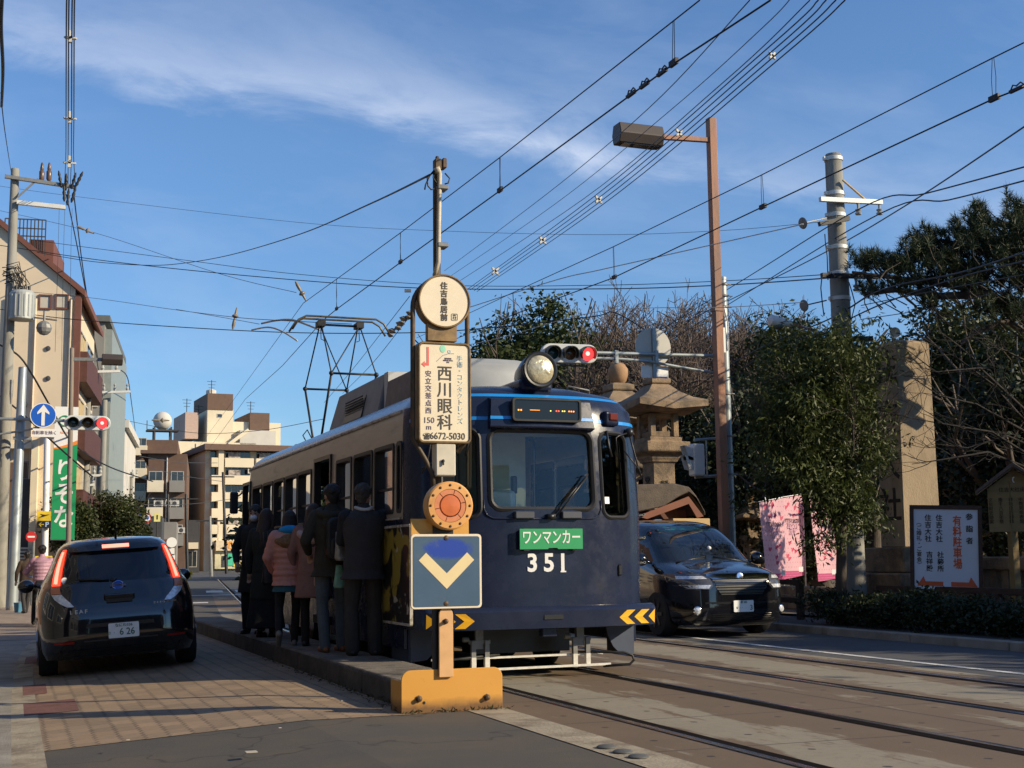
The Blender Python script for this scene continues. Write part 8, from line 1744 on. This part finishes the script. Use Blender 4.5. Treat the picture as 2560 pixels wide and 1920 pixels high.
# --- cyclist in a pink quilted jacket
cyY = 30.0; cyx = AY(101, 1500, cyY).x
cb = thing('bicycle', 'bicycle with a black rear basket cover, ridden by the cyclist', 'bicycle', (cyx, cyY, -.1))
for dy in (-.52, .55):
    b = MB(); b.lathe([(.31, -.02), (.335, -.015), (.335, .015), (.31, .02)], (cyx, cyY+dy, .235), 28, (1, 0, 0)); wl_ = b.build('wheel', M_TYRE, cb, smooth='auto'); b = MB()
    for k in range(10): a = math.pi*k/10; b.beam((cyx, cyY+dy-.31*math.cos(a), .235-.31*math.sin(a)), (cyx, cyY+dy+.31*math.cos(a), .235+.31*math.sin(a)), .004)
    b.build('spokes', M_CHROME, wl_)
b = MB(); z_ = -.1
for p, q in (((0, -.52, .335), (0, -.15, .3)), ((0, -.15, .3), (0, -.22, .8)), ((0, -.52, .335), (0, -.2, .7)), ((0, -.15, .3), (0, .38, .62)), ((0, .55, .335), (0, .36, .95)), ((-.28, .25, 1.0), (0, .36, .98)), ((.28, .25, 1.0), (0, .36, .98)), ((0, -.62, .70), (0, -.2, .72))): b.tube([Vector((cyx, cyY, z_))+Vector(p), Vector((cyx, cyY, z_))+Vector(q)], .016, 8)
b.build('frame', mat('silver_frame', (.4, .4, .42), .3, .8), cb, smooth='auto')
b = MB(); b.prism(rrect(.26, .24, .06, 4), (cyx+.0, cyY-.55, .72), UX, UZ, UY, -.12, .16); b.build('basket_cover', M_BAGB, cb, bevel=.03, seg=2); b = MB(); b.sph((cyx, cyY-.22, .72), (.10, .14, .05), 10, 6); b.build('saddle', M_BLACK, cb, smooth=True)
hc_ = AY(92, 1382, cyY).z+.13
cyc = person('cyclist in a pink quilted jacket and dark trousers seen from behind', (cyx, cyY-.2, hc_-1.63), 1.63, 0, feet=((-.13, .12), (.13, .14)), arms=(((-.32, .12, 1.14), (-.28, .42, 1.08)), ((.32, .12, 1.14), (.28, .42, 1.08))), jacket=mat('mauve_quilted', (.40, .22, .27), .55, var=.06, bump=.3, bscale=20), quilt=1, jlen=.86, trousers=(M_BLKC, .0, .008), shoes=M_BLKSH, hair=('short', M_HAIRB), lean=.12, group=None, wide=.92)
wp = AY(64, 1505, 37.5); person('pedestrian in dark brown clothes walking by the left kerb pole', (wp.x, 37.5, -.1), 1.58, R(20), feet=((-.1, -.2), (.1, .2)), jacket=mat('dark_brown_coat', (.05, .032, .02), .9, var=.2), jlen=.68, trousers=(M_TRG, 0, .01), shoes=M_BLKSH, hair=('short', M_HAIRB), group=None)
# ---------------------------------------------------------------- overhead wires (points in a 2212-pixel-wide reading of the photo, depth in metres)
SC = 2560/2212
M_WIRE = mat('black_wire', (.012, .012, .014), .6, var=0); M_WIREG = mat('grey_wire', (.06, .065, .07), .55, var=0); M_WIREW = mat('pale_wire', (.62, .60, .55), .5, var=0)
M_SPACER = mat('white_spacer', (.55, .53, .48), .5, var=.05); M_INSU = mat('tan_insulator', (.22, .18, .13), .45, var=.2, scale=8)
def smoothp(P_, n=8):
    P_ = [Vector(p) for p in P_]
    if len(P_) < 3: return P_
    out = []
    for i in range(len(P_)-1):
        p0, p1, p2, p3 = P_[max(0, i-1)], P_[i], P_[i+1], P_[min(len(P_)-1, i+2)]
        for k in range(n): t = k/n; out.append(.5*((2*p1)+(p2-p0)*t+(2*p0-5*p1+4*p2-p3)*t*t+(3*p1-p0-3*p2+p3)*t*t*t))
    return out+[P_[-1]]
def wpts(pts): return [AD(x*SC, y*SC, d) for x, y, d in pts]
def wire(label, pts, r=.008, m=None, ins_=(), grp='wires over the street', cat='wire'):
    P_ = smoothp(wpts(pts)); c = P_[len(P_)//2]
    if not ins_:
        b = MB(); b.tube(P_, r, 5); o = b.build('overhead_wire', m or M_WIRE, None, at=c, smooth=True, fix=False); return tag(o, label, cat, grp)
    t = thing('overhead_wire', label, cat, c, group=grp); b = MB(); b.tube(P_, r, 5); b.build('cable', m or M_WIRE, t, smooth=True, fix=False)
    for (x, y, d, s_, ang) in ins_:
        q = AD(x*SC, y*SC, d); b = MB(); dr = Vector((math.cos(R(ang)), 0, math.sin(R(ang)))); b.lathe([(.015*s_, -.28*s_), (.035*s_, -.2*s_), (.035*s_, -.1*s_), (.02*s_, -.04*s_), (.07*s_, .0), (.07*s_, .02*s_), (.03*s_, .05*s_), (.015*s_, .2*s_)], q, 10, dr); b.build('strain_insulator', M_INSU, t, smooth='auto')
    return t
def catenary(label, X, mess, cont, hang, rm=.006, rc=.0075, far_m=(), far_c=(), clamps=()):
    A_ = lambda p: AX(p[0]*SC, p[1]*SC, X)
    c = A_(cont[len(cont)//2]); t = thing('overhead_line', label, 'overhead line', c, group='tram overhead lines')
    Pm = [A_(p) for p in mess]+[AD(x*SC, y*SC, d) for x, y, d in far_m]; Pc = [A_(p) for p in cont]+[AD(x*SC, y*SC, d) for x, y, d in far_c]
    b = MB(); b.tube(Pm, rm, 6); b.build('messenger_wire', M_WIRE, t, smooth=True, fix=False); b = MB(); b.tube(Pc, rc, 6); b.build('contact_wire', M_WIRE, t, smooth=True, fix=False)
    for (x0, y0, x1, y1) in hang:
        p, q = A_((x0, y0)), A_((x1, y1)); q = Vector((X, p.y+(q.y-p.y)*1.0, q.z)); b = MB()
        for s_ in (-1, 1): b.tube([p+Vector((0, s_*.01, 0)), p.lerp(q, .5)+Vector((.015*s_, s_*.045, 0)), q+Vector((0, s_*.02, .02))], .0035, 4)
        b.box(X-.015, X+.015, q.y-.06, q.y+.06, q.z-.015, q.z+.035); b.build('hanger', M_WIRE, t, fix=False)
    for (x, y) in clamps:
        q = A_((x, y)); b = MB(); b.box(X-.014, X+.014, q.y-.08, q.y+.08, q.z-.012, q.z+.014); b.tube([q+Vector((0, -.09, .01)), q+Vector((0, -.05, .045)), q+Vector((0, .0, .03)), q+Vector((0, .04, .05)), q+Vector((0, .07, .012))], .007, 5); b.build('clamp', M_DARKSTEEL, t, fix=False)
    return t
catenary('tram contact wire and messenger over the boarding track, meeting the pantograph', XC, [(1512, 0), (1455, 45), (1080, 340), (865, 503), (727, 603), (655, 655)], [(1665, 0), (1455, 138), (1360, 207), (1080, 412), (865, 567), (727, 668)], [(1455, 45, 1455, 138), (1080, 340, 1080, 412), (865, 503, 865, 567), (727, 603, 727, 668)],
         far_m=((500, 870, 52), (430, 965, 90)), far_c=((700, 690, 23), (610, 790, 33), (530, 862, 46), (440, 985, 90)), clamps=((1363, 204), (1392, 184), (1430, 157)))
catenary('tram contact wire and messenger over the second track, nearest the shrine', 7.77, [(2212, 92), (2145, 125), (1645, 378), (1325, 533), (1108, 632)], [(2212, 188), (2145, 214), (1645, 448), (1325, 600), (1108, 680)], [(2145, 125, 2148, 214), (1645, 378, 1648, 448), (1325, 533, 1327, 600), (1108, 632, 1110, 678)], far_m=((900, 730, 38),), far_c=((900, 768, 38),), clamps=((2196, 193),))
# bundled power cables with white spacers
t = thing('cable_bundle', 'bundle of four power cables with white spacers slanting up over the lamp', 'cable bundle', wpts([(1292, 430, 28)])[0], group='power cable bundles')
for k, (x0, x1) in enumerate(((1768, 1011), (1785, 1016), (1806, 1024), (1826, 1030))):
    b = MB(); b.tube(smoothp(wpts([(x0, 0, 14), (1656+k*8, 106+k*8, 16.5), (1284+k*6, 424+k*6, 27), (x1, 624+k*2, 42)])), .0085, 5); b.build('cable', M_WIRE, t, smooth=True, fix=False)
for (x, y, d) in ((1668, 120, 16.7), (1467, 287, 21), (1293, 431, 27), (1172, 519, 33), (1070, 586, 39)):
    q = AD(x*SC, y*SC, d); b = MB(); s_ = d/20
    for a in (45, 135, 225, 315): dv = Vector((math.cos(R(a)), 0, math.sin(R(a)))); b.beam(q, q+dv*.058*s_, .034*s_); b.sph(q+dv*.062*s_, .02*s_, 6, 4)
    b.build('spacer', M_SPACER, t, fix=False)
t = thing('cable_bundle', 'bundle of four cables with spacers dropping to the left utility pole', 'cable bundle', wpts([(150, 250, 30)])[0], group='power cable bundles')
for k, (x0, x1) in enumerate(((143, 139), (148, 147), (155, 152), (160, 163))):
    b = MB(); b.tube(smoothp(wpts([(x0+1, -10, 16), (x0, 70, 19), (x0-.5, 255, 28), (x0-1, 340, 35), (x1, 400, 41)])), .011, 5); b.build('cable', M_WIRE, t, smooth=True, fix=False)
for (x, y, d) in ((152, 78, 19.3), (151, 252, 28), (150, 348, 35.5)):
    q = AD(x*SC, y*SC, d); b = MB(); s_ = d/22; b.box(q.x-.024*s_, q.x+.024*s_, q.y-.03, q.y+.03, q.z-.11*s_, q.z+.09*s_); b.box(q.x-.085*s_, q.x+.09*s_, q.y-.03, q.y+.03, q.z-.045*s_, q.z-.02*s_); b.sph((q.x+.09*s_, q.y, q.z-.03*s_), .02*s_, 6, 4); b.sph((q.x-.085*s_, q.y, q.z-.03*s_), .02*s_, 6, 4); b.build('spacer', M_SPACER, t, fix=False)
for k, (a, c, e) in enumerate((((143, 420), (172, 560), (216, 800)), ((160, 425), (182, 600), (222, 860)))): wire(('cable', 'second cable')[k]+' running on from the left utility pole crossarm down the street', [(*a, 41), (*c, 50), (*e, 66)], .02)
for k, x in enumerate((128, 140, 156)): wire('thin drop wire %s under the white crossarm of the left pole' % ('nearest the pole', 'in the middle', 'at the tip')[k], [(x, 450, 41), (x-3, 560, 41), (x-9+k*2, 760+k*20, 42)], .006, M_WIREG)
W_ = [
 ('thick twisted cable hanging at the top of the picture edge', [(4, -10, 12), (2, 60, 13), (6, 150, 15), (3, 230, 18)], .02, None, ()),
 ('thin wire from the picture edge to the top of the left pole', [(2, 200, 17), (10, 280, 22), (24, 372, 40)], .008, None, ()),
 ('thin high wire crossing the whole street above the stop sign', [(0, 402, 41), (160, 424, 40), (640, 480, 36), (960, 499, 34), (1300, 507, 32), (1560, 498, 29), (1790, 478, 22)], .0055, M_WIREG, ()),
 ('span wire with a tan insulator, from the left down to the tram overhead', [(0, 455, 42), (205, 503, 38), (470, 590, 32), (640, 632, 28)], .0065, M_WIREG, ((188, 498, 38, 1.1, -20), (652, 633, 28, 1.0, -60))),
 ('dark cable sagging from the stop sign pole towards the left', [(930, 377, 12), (800, 440, 18), (650, 505, 26), (500, 550, 34), (400, 568, 38), (320, 573, 40), (200, 565, 42), (80, 545, 42)], .011, None, ()),
 ('upper of two long cables crossing behind the stop sign', [(80, 520, 43), (400, 562, 40), (640, 592, 38), (960, 616, 35), (1300, 616, 31), (1560, 607, 28), (1800, 592, 22)], .0085, None, ()),
 ('lower and thicker of two long cables crossing behind the stop sign', [(0, 530, 43), (240, 565, 41), (560, 598, 38), (900, 622, 35), (1300, 624, 31), (1560, 616, 28), (1800, 600, 22)], .0125, None, ()),
 ('thick cable crossing low behind the pantograph', [(0, 668, 43), (160, 690, 41), (560, 716, 37), (880, 719, 34), (1080, 706, 32), (1280, 684, 30), (1330, 676, 29), (1420, 730, 28)], .013, None, ()),
 ('span wire with insulator above the pantograph', [(60, 630, 42), (210, 645, 40), (370, 668, 34), (505, 685, 28), (600, 692, 25), (760, 700, 24)], .007, M_WIREG, ((508, 684, 28, 1.0, 80),)),
 ('lower branch of the span wire beside the pantograph', [(380, 668, 34), (505, 690, 28), (560, 700, 26)], .006, M_WIREG, ()),
 ('curved pull-off arm on the contact wire, upper', [(565, 699, 26), (600, 692, 25.5), (635, 692, 25), (690, 712, 24)], .02, M_PIPE, ()),
 ('curved pull-off arm on the contact wire, lower', [(544, 713, 28), (580, 707, 27), (610, 716, 26.5), (642, 736, 26)], .018, M_PIPE, ()),
 ('pale span wire from the concrete pole insulator to the overhead', [(1735, 484, 21), (1550, 526, 22), (1300, 582, 24), (1200, 605, 25), (1010, 665, 27)], .0095, M_WIREW, ()),
 ('lower pale span wire below the first, tied to the concrete pole', [(1735, 653, 21), (1560, 664, 23), (1300, 672, 25), (1080, 730, 27), (1010, 745, 28)], .007, M_WIREW, ()),
 ('upper cable from the concrete pole crossarm out to the picture edge', [(1300, 790, 50), (1580, 620, 30), (1855, 452, 19.8), (2000, 418, 17), (2230, 356, 14)], .010, None, ()),
 ('second cable from the concrete pole crossarm out to the picture edge', [(1330, 810, 50), (1610, 635, 30), (1898, 463, 19.8), (2050, 432, 17), (2230, 386, 14)], .010, None, ()),
 ('dotted wrapped cable running up behind the concrete pole', [(1480, 695, 40), (1750, 562, 28), (1950, 448, 22), (2230, 262, 16)], .012, M_WIREG, ()),
 ('black cable from the lower crossarm back along the trees', [(1400, 905, 48), (1600, 775, 32), (1790, 690, 24), (1900, 628, 19.6), (2070, 590, 17), (2230, 540, 14)], .014, None, ()),
 ('second black cable from the lower crossarm back along the trees', [(1420, 915, 48), (1620, 785, 32), (1800, 705, 24), (1910, 655, 19.6), (2070, 600, 17), (2230, 560, 14)], .012, None, ()),
 ('thin cable passing under the pine branches', [(1860, 660, 20), (2000, 632, 18), (2230, 590, 14)], .007, None, ()),
 ('lowest thin cable under the pine branches', [(1860, 690, 20), (2000, 668, 18), (2230, 612, 14)], .006, None, ()),
 ('thin wire slanting left of the bundled cables, upper', [(1620, 0, 13), (1400, 235, 18), (1180, 420, 26), (960, 585, 38)], .0065, M_WIREG, ()),
 ('thin wire slanting left of the bundled cables, middle', [(1712, -8, 13), (1647, 60, 14), (1452, 235, 18), (1200, 440, 26), (968, 600, 38)], .0055, M_WIREG, ()),
 ('thin wire slanting left of the bundled cables, lower', [(1750, 0, 13), (1560, 180, 16), (1260, 430, 25), (985, 612, 38)], .0065, M_WIREG, ()),
 ('thin wire falling from the disc sign towards the apartment blocks', [(885, 640, 40), (760, 800, 60), (700, 870, 80)], .012, M_WIREG, ()),
 ('second thin wire falling towards the apartment blocks', [(880, 690, 40), (800, 790, 55), (740, 850, 80)], .012, M_WIREG, ()),
 ('twisted service cable looping down by the left poles', [(0, 745, 40), (40, 768, 40), (70, 810, 40.5), (110, 880, 42), (160, 960, 46), (240, 1010, 56), (330, 1040, 70)], .03, None, ()),
 ('second service cable slanting down past the blue arrow sign', [(0, 855, 39.6), (50, 895, 39.6), (120, 960, 39.6), (200, 1030, 45)], .028, None, ()),
 ('grey cable running on from the far white crossarms', [(262, 800, 56), (276, 818, 62), (284, 870, 80), (292, 930, 100)], .025, M_WIREG, ()),
 ('long thin wire in front of the apartment roofs', [(280, 910, 70), (420, 935, 64), (560, 930, 56), (700, 905, 46)], .012, None, ((350, 908, 66, 1.8, 0),)),
]
for lb, pts, r, m_, ins_ in W_: wire(lb, pts, r, m_, ins_)
for k, (x0, y0, x1, y1) in enumerate(((300, 985, 470, 1000), (290, 1000, 480, 1040), (310, 1090, 520, 1075))): wire('thin street wire number %s low among the far flats' % ('one', 'two', 'three')[k] if 0 else ('highest', 'middle', 'lowest')[k]+' thin wire across the street among the far flats', [(x0, y0, 90), ((x0+x1)/2, (y0+y1)/2+6, 95), (x1, y1, 100)], .02, M_WIREG)
# tan span insulators near the tram overhead and the far cluster left of the disc sign
q = AD(1408, 795, 24)
b = MB(); M_ = MB()
cl = thing('line_fittings', 'cluster of tan line insulators hanging beside the round disc sign', 'insulator', AD(880*SC, 690*SC, 36))
for (x, y) in ((862, 703), (845, 718), (870, 692), (884, 680)): b = MB(); qq = AD(x*SC, y*SC, 36); b.lathe([(.03, -.14), (.10, -.08), (.04, -.02), (.12, .04), (.03, .12)], qq, 10, (.4, 0, 1)); b.build('insulator', M_INSU, cl, smooth='auto')
b = MB(); b.beam(AD(840*SC, 724*SC, 36), AD(890*SC, 674*SC, 36), .05); b.beam(AD(874*SC, 628*SC, 36), AD(888*SC, 628*SC, 36), .08); b.build('arm', M_GREYSTEEL, cl)
# grit, litter and weeds
g = np.random.default_rng(77); P_ = []
for k in range(120): P_.append((2.86+.9*g.random()**.8, MY-.015-.03*g.random(), .002+.01*g.random()))
for k in range(300): y = 10.1+6*g.random()**1.6; P_.append((2.95-.10*g.random()**2, y, .01+.03*g.random()))
tag(leaves('weeds', np.array(P_), .035, mat('dry_weeds', (.06, .055, .02), .9, var=.4, scale=8), None, .3, -.5, at=(3, 10.5, 0)), 'thin weeds and grit along the foot of the platform', 'weeds', kind='stuff')
b = MB()
for (px, py, s_) in ((858, 1752, .02), (628, 1880, .035), (320, 1850, .012), (700, 1820, .01)): q = G(px, py, .004); b.box(q.x-s_, q.x+s_, q.y-s_, q.y+s_, q.z, q.z+.004)
struct(b.build('ground_litter', mat('pale_scrap', (.42, .38, .32), .8)))
